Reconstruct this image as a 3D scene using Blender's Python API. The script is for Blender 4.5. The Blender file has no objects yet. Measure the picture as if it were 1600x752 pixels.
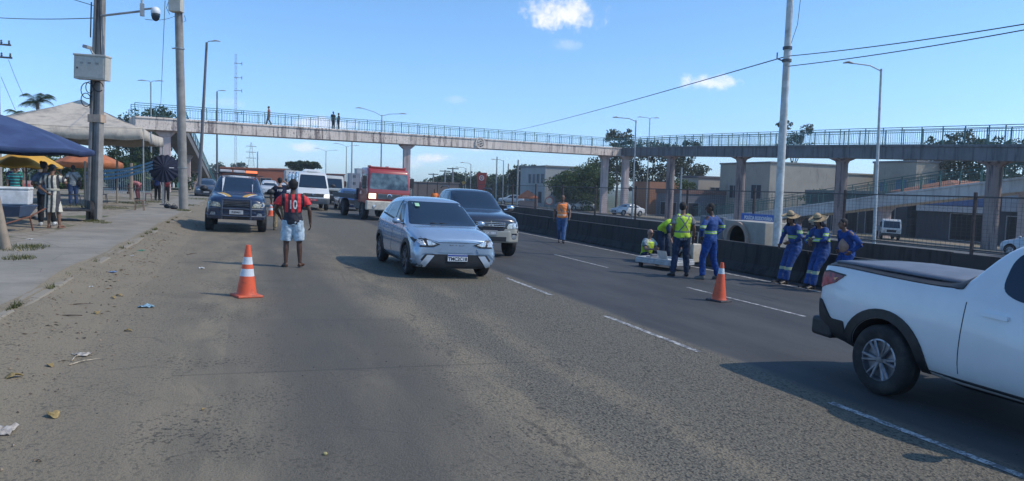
import bpy, bmesh, math, random
from mathutils import Vector, Matrix, noise
from mathutils.bvhtree import BVHTree
from mathutils.geometry import delaunay_2d_cdt
R_ = math.radians
S = bpy.context.scene
COL = S.collection
random.seed(7)

# ------------------------------------------------------------------ camera
FPX, YAW, PITCH, ROLL, CAMH, CROSS = 1150.0, R_(19.8), R_(4.2), R_(1.7), 1.7, 0.032
r0 = Vector((math.cos(YAW), -math.sin(YAW), 0)); f0 = Vector((math.sin(YAW), math.cos(YAW), 0)); u0 = Vector((0, 0, 1))
CF = f0*math.cos(PITCH) - u0*math.sin(PITCH); u1 = u0*math.cos(PITCH) + f0*math.sin(PITCH)
CR = r0*math.cos(ROLL) + u1*math.sin(ROLL); CU = u1*math.cos(ROLL) - r0*math.sin(ROLL)
CC = Vector((0, 0, CAMH))
cam_d = bpy.data.cameras.new('camera'); cam = bpy.data.objects.new('camera', cam_d); COL.objects.link(cam)
m3 = Matrix((CR, CU, -CF)).transposed()
cam.matrix_world = Matrix.Translation(CC) @ m3.to_4x4()
cam_d.sensor_fit = 'HORIZONTAL'; cam_d.sensor_width = 36; cam_d.lens = 36*FPX/1600
cam_d.clip_start = 0.05; cam_d.clip_end = 6000
S.camera = cam
# survey helpers: where a sight line meets the ground, or a vertical plane across / along the road
def ray(px, py): return CF + CR*((px-800)/FPX) - CU*((py-376)/FPX)
def gnd(px, py, off=0.0):
    r = ray(px, py); t = (off - CROSS*CC.x - CC.z)/(r.z + CROSS*r.x); return CC + r*t
def atX(px, py, X): r = ray(px, py); return CC + r*(X/r.x)
def atY(px, py, Y): r = ray(px, py); return CC + r*(Y/r.y)
def proj(p):
    v = Vector(p) - CC; d = v.dot(CF); return 800+FPX*v.dot(CR)/d, 376-FPX*v.dot(CU)/d
def zat(x, y, py):
    lo, hi = -20, 80
    for _ in range(40):
        m = (lo+hi)/2
        if proj((x, y, m))[1] > py: lo = m
        else: hi = m
    return m
def gz(x, y=0):
    if x < -9: return 0.288
    if x > 75: return -2.4
    return -CROSS*x

# ------------------------------------------------------------------ light
SUN_EL = R_(46); SUN_AZ = (0.92, -0.40)
sh = Vector((SUN_AZ[0], SUN_AZ[1], 0)).normalized()
sun_dir = Vector((sh.x*math.cos(SUN_EL), sh.y*math.cos(SUN_EL), math.sin(SUN_EL)))
ld = bpy.data.lights.new('sun', 'SUN'); ld.energy = 3.05; ld.angle = R_(0.53); ld.color = (1.0, 0.90, 0.76)
sun = bpy.data.objects.new('sun', ld); COL.objects.link(sun)
sun.rotation_euler = (-sun_dir).to_track_quat('-Z', 'Y').to_euler()
W = bpy.data.worlds.new('World'); S.world = W; W.use_nodes = True
wt = W.node_tree; wt.nodes.clear()

class V:
    """a socket with arithmetic"""
    def __init__(s, t, k): s.t, s.k = t, k
    def _b(s, op, o=None, c=None):
        n = s.t.nodes.new('ShaderNodeMath'); n.operation = op
        for i, a in enumerate((s, o, c)):
            if a is None: continue
            if isinstance(a, V): s.t.links.new(a.k, n.inputs[i])
            else: n.inputs[i].default_value = a
        return V(s.t, n.outputs[0])
    def __add__(s, o): return s._b('ADD', o)
    __radd__ = __add__
    def __sub__(s, o): return s._b('SUBTRACT', o)
    def __rsub__(s, o): return (s*-1.0)+o
    def __mul__(s, o): return s._b('MULTIPLY', o)
    __rmul__ = __mul__
    def __truediv__(s, o): return s._b('DIVIDE', o)
    def abs(s): return s._b('ABSOLUTE')
    def lt(s, o): return s._b('LESS_THAN', o)
    def gt(s, o): return s._b('GREATER_THAN', o)
    def mod(s, o): return s._b('FLOORED_MODULO', o)
    def mx(s, o): return s._b('MAXIMUM', o)
    def mn(s, o): return s._b('MINIMUM', o)
    def pw(s, o): return s._b('POWER', o)
    def sq(s): return s._b('SQRT')
    def ss(s, a, b, lo=0.0, hi=1.0):
        n = s.t.nodes.new('ShaderNodeMapRange'); n.interpolation_type = 'SMOOTHSTEP'
        s.t.links.new(s.k, n.inputs[0])
        for i, v in enumerate((a, b, lo, hi)): n.inputs[i+1].default_value = v
        return V(s.t, n.outputs[0])
def coord(t, kind='Object'):
    if kind == 'World':
        n = t.nodes.new('ShaderNodeNewGeometry'); return n.outputs['Position']
    n = t.nodes.new('ShaderNodeTexCoord'); return n.outputs[kind]
def xyz(t, sock):
    n = t.nodes.new('ShaderNodeSeparateXYZ'); t.links.new(sock, n.inputs[0]); return [V(t, n.outputs[i]) for i in range(3)]
def vec(t, a, b, c):
    n = t.nodes.new('ShaderNodeCombineXYZ')
    for i, v in enumerate((a, b, c)):
        if isinstance(v, V): t.links.new(v.k, n.inputs[i])
        else: n.inputs[i].default_value = v
    return n.outputs[0]
def nz(t, sock, scale, detail=3, rough=.55, dist=0.0):
    n = t.nodes.new('ShaderNodeTexNoise'); t.links.new(sock, n.inputs['Vector'])
    n.inputs['Scale'].default_value = scale; n.inputs['Detail'].default_value = detail
    n.inputs['Roughness'].default_value = rough; n.inputs['Distortion'].default_value = dist
    return V(t, n.outputs[0])
def vor(t, sock, scale, out='Distance', feat='F1'):
    n = t.nodes.new('ShaderNodeTexVoronoi'); n.feature = feat; t.links.new(sock, n.inputs['Vector']); n.inputs['Scale'].default_value = scale
    return V(t, n.outputs[out])
def sc3(t, sock, a, b, c):
    n = t.nodes.new('ShaderNodeVectorMath'); n.operation = 'MULTIPLY'; t.links.new(sock, n.inputs[0]); n.inputs[1].default_value = (a, b, c); return n.outputs[0]
def c4(c): return (c[0], c[1], c[2], 1)
def mix(t, fac, a, b, blend='MIX'):
    n = t.nodes.new('ShaderNodeMix'); n.data_type = 'RGBA'; n.blend_type = blend; n.clamp_factor = True
    if isinstance(fac, V): t.links.new(fac.k, n.inputs[0])
    else: n.inputs[0].default_value = fac
    for s, i in ((a, 6), (b, 7)):
        if isinstance(s, (tuple, list)): n.inputs[i].default_value = c4(s)
        else: t.links.new(s, n.inputs[i])
    return n.outputs[2]

# sky: Nishita, a cool tint, and a few small sunlit cumulus puffs
sky = wt.nodes.new('ShaderNodeTexSky'); sky.sky_type = 'NISHITA'; sky.sun_disc = False
sky.sun_elevation = SUN_EL; sky.sun_rotation = math.atan2(sun_dir.x, sun_dir.y)
sky.air_density = 1.0; sky.dust_density = 0.6; sky.ozone_density = 2.2; sky.altitude = 0
SKY_STRENGTH, SKY_TINT = 0.15, (0.72, 1.03, 1.26)
tint = mix(wt, 1.0, sky.outputs[0], SKY_TINT, 'MULTIPLY')
dirv = coord(wt, 'Generated')
tint = mix(wt, xyz(wt, dirv)[2].ss(.30, .0), tint, mix(wt, 1.0, tint, (1.08, 1.05, 1.30), 'MULTIPLY'))
def dotc(v):
    n = wt.nodes.new('ShaderNodeVectorMath'); n.operation = 'DOT_PRODUCT'; wt.links.new(dirv, n.inputs[0]); n.inputs[1].default_value = v; return V(wt, n.outputs['Value'])
colr = tint
nzw = nz(wt, dirv, 34, 6, .62); nzw2 = nz(wt, dirv, 110, 4, .6)
for (px, py, hw, hh, st, warm) in ((880, 20, 68, 30, .62, 0), (862, 30, 46, 20, .45, 0), (1110, 129, 52, 15, .6, 0), (885, 70, 24, 11, .16, 0),
                             (475, 229, 30, 9, .42, 1), (672, 248, 38, 9, .5, 1), (500, 193, 62, 11, .5, 1), (742, 228, 36, 10, .4, 1), (640, 256, 30, 8, .2, 1), (716, 156, 26, 8, .16, 1), (350, 160, 40, 8, .12, 1)):
    c = ray(px, py).normalized(); a = c.cross(Vector((0, 0, 1))).normalized(); b = a.cross(c).normalized()
    dc = dotc(c); u = dotc(a)/dc*(FPX/hw); v = dotc(b)/dc*(FPX/hh)
    rr = (u*u+v*v).sq() + (nzw-.5)*1.7 + (nzw2-.5)*.9
    m = rr.ss(1.0, .15)*st*dc.gt(.5)
    colr = mix(wt, m, colr, (9.0, 8.4, 8.6) if not warm else (8.3, 7.6, 8.0))
bg = wt.nodes.new('ShaderNodeBackground'); wt.links.new(colr, bg.inputs[0]); bg.inputs[1].default_value = SKY_STRENGTH
wo = wt.nodes.new('ShaderNodeOutputWorld'); wt.links.new(bg.outputs[0], wo.inputs[0])
S.view_settings.view_transform = 'Standard'; S.view_settings.look = 'None'; S.view_settings.gamma = 1
S.view_settings.use_curve_mapping = False; S.view_settings.exposure = 0.08
S.render.engine = 'CYCLES'
S.cycles.use_denoising = True; S.cycles.max_bounces = 5; S.cycles.diffuse_bounces = 3; S.cycles.glossy_bounces = 3
S.cycles.volume_bounces = 0; S.cycles.caustics_reflective = False; S.cycles.caustics_refractive = False

# ------------------------------------------------------------------ materials
MATS = {}
def newmat(name):
    m = bpy.data.materials.new(name); m.use_nodes = True; t = m.node_tree
    p = t.nodes['Principled BSDF']; MATS[name] = m; return m, t, p
def setcol(t, p, c):
    if isinstance(c, (tuple, list)): p.inputs['Base Color'].default_value = c4(c)
    else: t.links.new(c, p.inputs['Base Color'])
def setv(t, p, name, v):
    if isinstance(v, V): t.links.new(v.k, p.inputs[name])
    else: p.inputs[name].default_value = v
def bump(t, p, h, strength=.3, dist=.01):
    n = t.nodes.new('ShaderNodeBump'); n.inputs['Strength'].default_value = strength; n.inputs['Distance'].default_value = dist
    t.links.new(h.k, n.inputs['Height']); t.links.new(n.outputs[0], p.inputs['Normal'])
def M(name, col=(.5, .5, .5), rough=.6, metal=0., var=.12, ns=6., bs=0., bsc=40., coat=0., spec=None, dirt=None, trans=0., emit=None, kind='Object'):
    """plain procedural material: base colour broken by two noises, optional dirt colour, roughness variation and bump"""
    if name in MATS: return MATS[name]
    m, t, p = newmat(name); cs = coord(t, kind)
    n = nz(t, cs, ns, 5, .6)
    d = tuple(max(0, x*(1-var*1.6)) for x in col); l = tuple(min(1, x*(1+var)) for x in col)
    c = mix(t, n.ss(.3, .7), d, l)
    if dirt: c = mix(t, nz(t, cs, ns*.45, 6, .65).ss(.48, .72)*dirt[1], c, dirt[0])
    setcol(t, p, c); setv(t, p, 'Roughness', n*.15+(rough-.07)); setv(t, p, 'Metallic', metal)
    if coat: setv(t, p, 'Coat Weight', coat); setv(t, p, 'Coat Roughness', .06)
    if spec is not None: setv(t, p, 'Specular IOR Level', spec)
    if bs: bump(t, p, nz(t, cs, bsc, 4, .6), bs, .01)
    if trans: setv(t, p, 'Transmission Weight', trans)
    if emit: p.inputs['Emission Color'].default_value = c4(emit[0]); p.inputs['Emission Strength'].default_value = emit[1]
    return m
def PM(name, fn, kind='Object'):
    """material from a function fn(t, p, coords)"""
    if name in MATS: return MATS[name]
    m, t, p = newmat(name); fn(t, p, coord(t, kind)); return m

# ------------------------------------------------------------------ mesh helpers
class G:
    def __init__(s): s.v, s.f, s.m = [], [], []
    def add(s, vs, fs, mi=0):
        b = len(s.v); s.v += [Vector(v) for v in vs]; s.f += [tuple(i+b for i in f) for f in fs]; s.m += [mi]*len(fs); return s
    def box(s, lo, hi, mi=0, M4=None, taper=0.):
        x0, y0, z0 = lo; x1, y1, z1 = hi; tx = (x1-x0)*taper/2; ty = (y1-y0)*taper/2
        vs = [(x0, y0, z0), (x1, y0, z0), (x1, y1, z0), (x0, y1, z0), (x0+tx, y0+ty, z1), (x1-tx, y0+ty, z1), (x1-tx, y1-ty, z1), (x0+tx, y1-ty, z1)]
        if M4 is not None: vs = [M4 @ Vector(v) for v in vs]
        return s.add(vs, [(3, 2, 1, 0), (4, 5, 6, 7), (0, 1, 5, 4), (1, 2, 6, 5), (2, 3, 7, 6), (3, 0, 4, 7)], mi)
    def tube(s, pts, rad, n=8, mi=0, ref=None, cap=True):
        """tube along pts; rad: number or list of numbers / (side, depth) pairs; ref = direction of the 'side' radius"""
        pts = [Vector(p) for p in pts]; k = len(pts)
        if not isinstance(rad, list): rad = [rad]*k
        ref = Vector(ref) if ref is not None else None
        vs = []; prev = None
        for i, p in enumerate(pts):
            t = (pts[min(i+1, k-1)] - pts[max(i-1, 0)]).normalized()
            if ref is not None: a = ref - t*ref.dot(t)
            elif prev is not None: a = prev - t*prev.dot(t)
            else: a = t.orthogonal()
            if a.length < 1e-4: a = t.orthogonal()
            a.normalize(); b = t.cross(a); prev = a
            r = rad[i]; ra, rb = r if isinstance(r, tuple) else (r, r)
            for j in range(n):
                q = 2*math.pi*j/n; vs.append(p + a*ra*math.cos(q) + b*rb*math.sin(q))
        fs = [(i*n+j, i*n+(j+1) % n, (i+1)*n+(j+1) % n, (i+1)*n+j) for i in range(k-1) for j in range(n)]
        if cap: fs += [tuple(range(n))[::-1], tuple(range((k-1)*n, k*n))]
        return s.add(vs, fs, mi)
    def ell(s, c, r, n=12, m=8, mi=0, M3=None):
        vs = []; c = Vector(c)
        for i in range(1, m):
            th = math.pi*i/m
            for j in range(n):
                q = 2*math.pi*j/n; v = Vector((r[0]*math.sin(th)*math.cos(q), r[1]*math.sin(th)*math.sin(q), r[2]*math.cos(th)))
                vs.append(c + (M3 @ v if M3 else v))
        a = Vector((0, 0, r[2])); b = -a
        vs += [c+(M3 @ a if M3 else a), c+(M3 @ b if M3 else b)]; T = len(vs)-2
        fs = [(i*n+j, (i+1)*n+j, (i+1)*n+(j+1) % n, i*n+(j+1) % n) for i in range(m-2) for j in range(n)]
        fs += [(T, j, (j+1) % n) for j in range(n)] + [(T+1, (m-2)*n+(j+1) % n, (m-2)*n+j) for j in range(n)]
        return s.add(vs, fs, mi)
    def lathe(s, prof, n=20, axis='z', c=(0, 0, 0), mi=0, M4=None, loop=False):
        vs = []
        for r, h in prof:
            for j in range(n):
                q = 2*math.pi*j/n; a, b = r*math.cos(q), r*math.sin(q)
                v = {'z': (a, b, h), 'x': (h, a, b), 'y': (b, h, a)}[axis]
                v = Vector(v)+Vector(c); vs.append(M4 @ v if M4 is not None else v)
        k = len(prof)
        fs = [(i*n+j, i*n+(j+1) % n, (i+1)*n+(j+1) % n, (i+1)*n+j) for i in range(k-1) for j in range(n)]
        if loop: fs += [((k-1)*n+j, (k-1)*n+(j+1) % n, (j+1) % n, j) for j in range(n)]
        if not loop and prof[0][0] > 1e-5: fs.append(tuple(range(n))[::-1])
        if not loop and prof[-1][0] > 1e-5: fs.append(tuple(range((k-1)*n, k*n)))
        return s.add(vs, fs, mi)
    def prism(s, poly, a, b, axis='y', mi=0):
        """extrude a polygon (two coordinates) between a and b along axis"""
        def P(u, v, w): return {'y': (u, w, v), 'x': (w, u, v), 'z': (u, v, w)}[axis]
        n = len(poly); vs = [P(u, v, a) for u, v in poly] + [P(u, v, b) for u, v in poly]
        fs = [tuple(range(n)), tuple(range(n, 2*n))[::-1]] + [(i, i+n, (i+1) % n+n, (i+1) % n) for i in range(n)]
        return s.add(vs, fs, mi)
    def mesh(s, name, mats=(), smooth=False, angle=None):
        me = bpy.data.meshes.new(name); me.from_pydata([tuple(v) for v in s.v], [], s.f)
        for m in (mats if isinstance(mats, (list, tuple)) else [mats]): me.materials.append(m)
        if s.m and max(s.m) > 0: me.polygons.foreach_set('material_index', s.m)
        bm = bmesh.new(); bm.from_mesh(me); bmesh.ops.recalc_face_normals(bm, faces=bm.faces); bm.to_mesh(me); bm.free()
        if smooth:
            me.polygons.foreach_set('use_smooth', [True]*len(me.polygons))
            me.set_sharp_from_angle(angle=R_(angle or 40))
        me.update(); return me
    def build(s, name, mats, parent=None, smooth=False, angle=None, bev=0., loc=None):
        return link(name, s.mesh(name, mats, smooth, angle), parent, bev, loc)
def link(name, me, parent=None, bev=0., loc=None):
    o = bpy.data.objects.new(name, me); COL.objects.link(o)
    if parent is not None: o.parent = parent
    if loc is not None: o.location = loc
    if bev:
        b = o.modifiers.new('bevel', 'BEVEL'); b.width = bev; b.segments = 2; b.limit_method = 'ANGLE'; b.angle_limit = R_(40)
    return o
def tag(o, label=None, cat=None, group=None, kind=None):
    if label: o['label'] = label
    if cat: o['category'] = cat
    if group: o['group'] = group
    if kind: o['kind'] = kind
    return o
def thing(name, label, cat, loc=(0, 0, 0), rz=0., group=None):
    o = bpy.data.objects.new(name, None); COL.objects.link(o); o.location = loc; o.rotation_euler = (0, 0, rz); o.empty_display_size = .2
    return tag(o, label, cat, group)
def copy_tree(o, parent=None):
    c = o.copy(); COL.objects.link(c)
    if parent is not None: c.parent = parent
    for ch in [x for x in S.objects if x.parent is o]: copy_tree(ch, c)
    return c
BENCH = bpy.data.scenes.new('bench')     # small side scene where modifiers are evaluated, emptied and removed at the end
def bench_dg():
    vl = BENCH.view_layers[0]; vl.update(); return vl.depsgraph
def bake(me, mods):
    """run modifiers on a mesh and return the evaluated mesh"""
    o = bpy.data.objects.new('tmp', me); BENCH.collection.objects.link(o)
    for typ, kw in mods:
        if typ == 'BOOLEAN': BENCH.collection.objects.link(kw['object'])
    for typ, kw in mods:
        m = o.modifiers.new('m', typ)
        for k, v in kw.items(): setattr(m, k, v)
    dg = bench_dg()
    out = bpy.data.meshes.new_from_object(o.evaluated_get(dg), preserve_all_data_layers=True, depsgraph=dg)
    bpy.data.objects.remove(o); return out
def rp(pts, r=.03, n=4):
    """round the corners of a polygon"""
    out = []; k = len(pts)
    for i in range(k):
        p = Vector(pts[i]); a = Vector(pts[i-1]); b = Vector(pts[(i+1) % k])
        ra = min(r, (a-p).length*.45); rb = min(r, (b-p).length*.45)
        A = p+(a-p).normalized()*ra; B = p+(b-p).normalized()*rb
        for j in range(n+1):
            t = j/n; q = A*(1-t)**2 + p*2*t*(1-t) + B*t*t; out.append((q.x, q.y))
    return out
def bvh(me): return BVHTree.FromPolygons([v.co for v in me.vertices], [tuple(p.vertices) for p in me.polygons])
def pip(x, y, P):
    c = False; j = len(P)-1
    for i in range(len(P)):
        if (P[i][1] > y) != (P[j][1] > y) and x < (P[j][0]-P[i][0])*(y-P[i][1])/(P[j][1]-P[i][1])+P[i][0]: c = not c
        j = i
    return c
def patch(bv, poly, axis, sgn, name, mat, parent, off=.004, thick=.012, res=.08, wob=None):
    """a thin panel of outline poly laid on a body, seen along axis from the sgn side"""
    xs = [p[0] for p in poly]; ys = [p[1] for p in poly]
    # densify edges
    P = []
    for i in range(len(poly)):
        a = Vector(poly[i]); b = Vector(poly[(i+1) % len(poly)]); k = max(1, int((b-a).length/res))
        for j in range(k): P.append(a+(b-a)*j/k)
    n0 = len(P); pts = list(P); x = min(xs)+res*.5
    while x < max(xs):
        y = min(ys)+res*.5
        while y < max(ys):
            if pip(x, y, poly) and min((Vector((x, y))-q).length for q in P) > res*.35: pts.append(Vector((x, y)))
            y += res
        x += res
    r = delaunay_2d_cdt(pts, [], [list(range(n0))], 1, 1e-5)
    vs2, fs2 = r[0], r[2]
    ax = {'x': 0, 'y': 1, 'z': 2}[axis]; d = Vector((0, 0, 0)); d[ax] = -sgn
    top, bot = [], []
    for q in vs2:
        o = Vector((0, 0, 0))
        if axis == 'x': o.y, o.z = q
        elif axis == 'y': o.x, o.z = q
        else: o.x, o.y = q
        o[ax] = sgn*20
        h, nn, i, dist = bv.ray_cast(o, d)
        if h is None:
            o2 = o.copy(); o2[ax] = sgn*.5 if ax != 1 else sgn*1.5
            h, nn, i, dist = bv.find_nearest(o2)
        if nn.dot(d) > 0: nn = -nn
        top.append(h + nn*off); bot.append(h - nn*thick)
    g = G(); k = len(top); vs = top+bot
    fs = [tuple(f) for f in fs2] + [tuple(j+k for j in f[::-1]) for f in fs2]
    cnt = {}
    for f in fs2:
        for j in range(len(f)):
            e = (f[j], f[(j+1) % len(f)]); cnt[e] = 1
    for (a, b) in list(cnt):
        if (b, a) not in cnt: fs.append((b, a, a+k, b+k))
    g.add(vs, fs)
    return g.build(name, mat, parent, smooth=True, angle=35)
def text_me(s, size, ext=.004, bold=0.):
    cu = bpy.data.curves.new('txt', 'FONT'); cu.body = s; cu.size = size; cu.extrude = ext; cu.align_x = 'CENTER'; cu.align_y = 'CENTER'; cu.offset = bold
    o = bpy.data.objects.new('txt', cu); BENCH.collection.objects.link(o)
    dg = bench_dg()
    me = bpy.data.meshes.new_from_object(o.evaluated_get(dg)); bpy.data.objects.remove(o); return me
def text(name, s, size, mat, parent, loc, rot, ext=.003, bold=0., sx=1.):
    me = text_me(s, size, ext, bold); me.materials.clear(); me.materials.append(mat)
    o = link(name, me, parent, 0, loc); o.rotation_euler = rot; o.scale = (sx, 1, 1); return o
# ------------------------------------------------------------------ vehicle materials
def glass_fn(t, p, cs):
    p.inputs['Base Color'].default_value = (.016, .030, .052, 1); p.inputs['Roughness'].default_value = .04
    p.inputs['Specular IOR Level'].default_value = .55
GLASS = PM('car_glass', glass_fn)
RUBBER = M('tyre_rubber', (.022, .022, .024), .85, ns=12, var=.3, dirt=((.09, .08, .065), .45))
BLACKPL = M('black_plastic', (.02, .021, .024), .55, ns=9, var=.3, dirt=((.06, .055, .05), .3))
DARKWELL = M('wheel_well', (.01, .01, .011), .9)
ALLOY = M('alloy', (.45, .46, .48), .32, .8, var=.2, dirt=((.12, .11, .1), .3))
STEEL = M('dark_steel', (.10, .10, .11), .5, .4, var=.3)
CHROME = M('chrome', (.7, .71, .73), .15, 1.0, var=.05)
HLAMP = M('headlamp_glass', (.55, .58, .6), .08, .3, var=.3, ns=25, coat=1.)
HLON = M('headlamp_lit', (.9, .85, .7), .2, emit=((1.0, .80, .52), 1.6))
RLAMP = M('rear_lamp', (.36, .012, .02), .3, var=.5, ns=14, coat=.3)
ALAMP = M('amber_lamp', (.6, .2, .03), .2, coat=.6)
PLATE = M('plate_white', (.72, .73, .74), .4, var=.05)
PLATEG = M('plate_grey', (.30, .31, .32), .45, var=.08)
INK = M('plate_ink', (.02, .02, .025), .5)
BLUEINK = M('blue_ink', (.02, .06, .3), .5)
def paint(name, col, rough=.32, metal=.0, dirtc=(.22, .19, .15), da=.25, coat=.8):
    def fn(t, p, cs):
        x, y, z = xyz(t, cs)
        n = nz(t, cs, 3, 6, .65)
        c = mix(t, n.ss(.35, .7), tuple(q*.93 for q in col), col)
        d = (z.ss(.75, .2) + n.ss(.5, .8)*.35)*nz(t, cs, 9, 5, .7).ss(.25, .75)*da
        c = mix(t, d, c, dirtc); setcol(t, p, c); setv(t, p, 'Roughness', d*.6+rough); setv(t, p, 'Metallic', metal)
        setv(t, p, 'Coat Weight', coat); setv(t, p, 'Coat Roughness', .08)
    return PM('paint_'+name, fn)

def ring(y, zb, zs, zt, wl, wm, ws, wt, cr=.02):
    h = zs-zb
    half = [(0, zb), (wl-.2, zb), (wl, zb+.035), (wm, zb+.3*h), (wm, zb+.62*h), (ws, zs-.03), (ws-.025, zs+.02),
            ((ws-.02)*.5+(wt+.02)*.5+.008, (zs+zt)*.5-.01), (wt+.015, zt-.055), (wt-.06, zt-.008), (wt*.5, zt+cr*.8), (0, zt+cr)]
    return [Vector((x, y, z)) for x, z in half]
def loft(sts, mats, sub=2, arches=(), box_cut=None):
    """body shell: half rings mirrored, capped, subdivided; wheel arches are cut out as (y, z, radius, depth)"""
    H = [ring(*s) for s in sts]; n = len(H[0]); vs, fs = [], []
    for h in H:
        vs += h + [Vector((-p.x, p.y, p.z)) for p in h[1:-1]]
    k = 2*n-2
    order = list(range(n)) + [n+i for i in range(n-3, -1, -1)]   # around the ring
    for s in range(len(H)-1):
        for j in range(k):
            a, b = order[j], order[(j+1) % k]; fs.append((s*k+a, s*k+b, (s+1)*k+b, (s+1)*k+a))
    L = lambda i: i if i in (0, n-1) else n+i-1
    for s in (0, len(H)-1):
        for i in range(n-1):
            q = [s*k+i, s*k+i+1, s*k+L(i+1), s*k+L(i)]; q2 = []
            for e in q:
                if e not in q2: q2.append(e)
            fs.append(tuple(q2))
    g = G(); g.add(vs, fs); me = g.mesh('shell', mats, True, 180)
    me = bake(me, [('SUBSURF', dict(levels=sub, render_levels=sub))])
    cut = bvh(me)
    if arches:
        c = G()
        for (y, z, r, dep) in arches:
            for sg in (-1, 1):
                x0, x1 = sg*1.3, sg*dep
                c.lathe([(r, min(x0, x1)), (r, max(x0, x1))], 40, 'x', (0, y, z), mi=1)
        cm = c.mesh('cut', mats)
        for pl in cm.polygons: pl.material_index = 1
        co = bpy.data.objects.new('cut', cm)
        me = bake(me, [('BOOLEAN', dict(operation='DIFFERENCE', object=co, solver='EXACT'))])
        bpy.data.objects.remove(co)
    me.polygons.foreach_set('use_smooth', [True]*len(me.polygons)); me.set_sharp_from_angle(angle=R_(38))
    return me, cut
def wheel(par, x, y, r, w, rr, sg, rim=None, spokes=5, width=.05, twin=True):
    rim = rim or ALLOY
    g = G(); g.lathe([(rr*.97, -w*.35), (rr, w*.5-.015), (rr-.02, w*.5-.01), (rr-.03, w*.2)], 36, 'x')
    g.lathe([(.001, -.02), (rr*.98, -.02)], 30, 'x', (w*.08, 0, 0), mi=1)
    for i in range(spokes):
        for dq in ((-.16, .16) if twin else (0,)):
            q = 2*math.pi*i/spokes; 
            a = Vector((w*.36, math.cos(q+dq*.25)*rr*.12, math.sin(q+dq*.25)*rr*.12)); b = Vector((w*.42, math.cos(q+dq)*rr*.97, math.sin(q+dq)*rr*.97))
            g.tube([a, b], [(width*.5, .012), (width*.42, .012)], 6, ref=(0, -math.sin(q), math.cos(q)))
    g.lathe([(.001, w*.43), (rr*.16, w*.42), (rr*.2, w*.34), (rr*.2, 0)], 16, 'x')
    o = g.build('wheel', [rim, BLACKPL], par, True, 35, loc=(x, y, r))
    if sg < 0: o.rotation_euler = (0, 0, math.pi)
    t = G(); hw = w/2
    t.lathe([(rr, -hw+.02), (rr+.02, -hw), ((rr+r)/2, -hw-.008), (r-.025, -hw+.004), (r, -hw+.035), (r-.006, -.02), (r, -.012), (r, .012), (r-.006, .02), (r, hw-.035), (r-.025, hw-.004), ((rr+r)/2, hw+.008), (rr+.02, hw), (rr-.004, hw-.012), (rr-.01, 0), (rr, -hw+.02)], 44, 'x')
    t.build('tyre', RUBBER, o, True, 50)
    return o
def place(o, x, y, rz, z=None, tilt=True):
    zz = gz(x) if z is None else z
    o.matrix_world = Matrix.Translation((x, y, zz+.004)) @ (Matrix.Rotation(CROSS if tilt else 0, 4, 'Y') @ Matrix.Rotation(rz, 4, 'Z'))
    return o
def mirror_part(par, x, y, z, sg, col, s=1.):
    g = G(); g.ell((sg*.10*s, 0, .03*s), (.10*s, .075*s, .075*s), 14, 8); g.tube([(-.06*sg*s, .02, -.02), (sg*.06*s, 0, 0)], .022*s, 6)
    return g.build('wing_mirror', col, par, True, 60, loc=(x, y, z))
def panel_line(par, bv, pts, axis, sg, w=.008):
    """thin dark shut line following the body"""
    for i in range(len(pts)-1):
        a, b = Vector(pts[i]), Vector(pts[i+1]); d = (b-a).normalized(); n = Vector((-d.y, d.x))*w/2
        patch(bv, [tuple(a-n), tuple(b-n), tuple(b+n), tuple(a+n)], axis, sg, 'shut_line', BLACKPL, par, .003, .004, .08)

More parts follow.
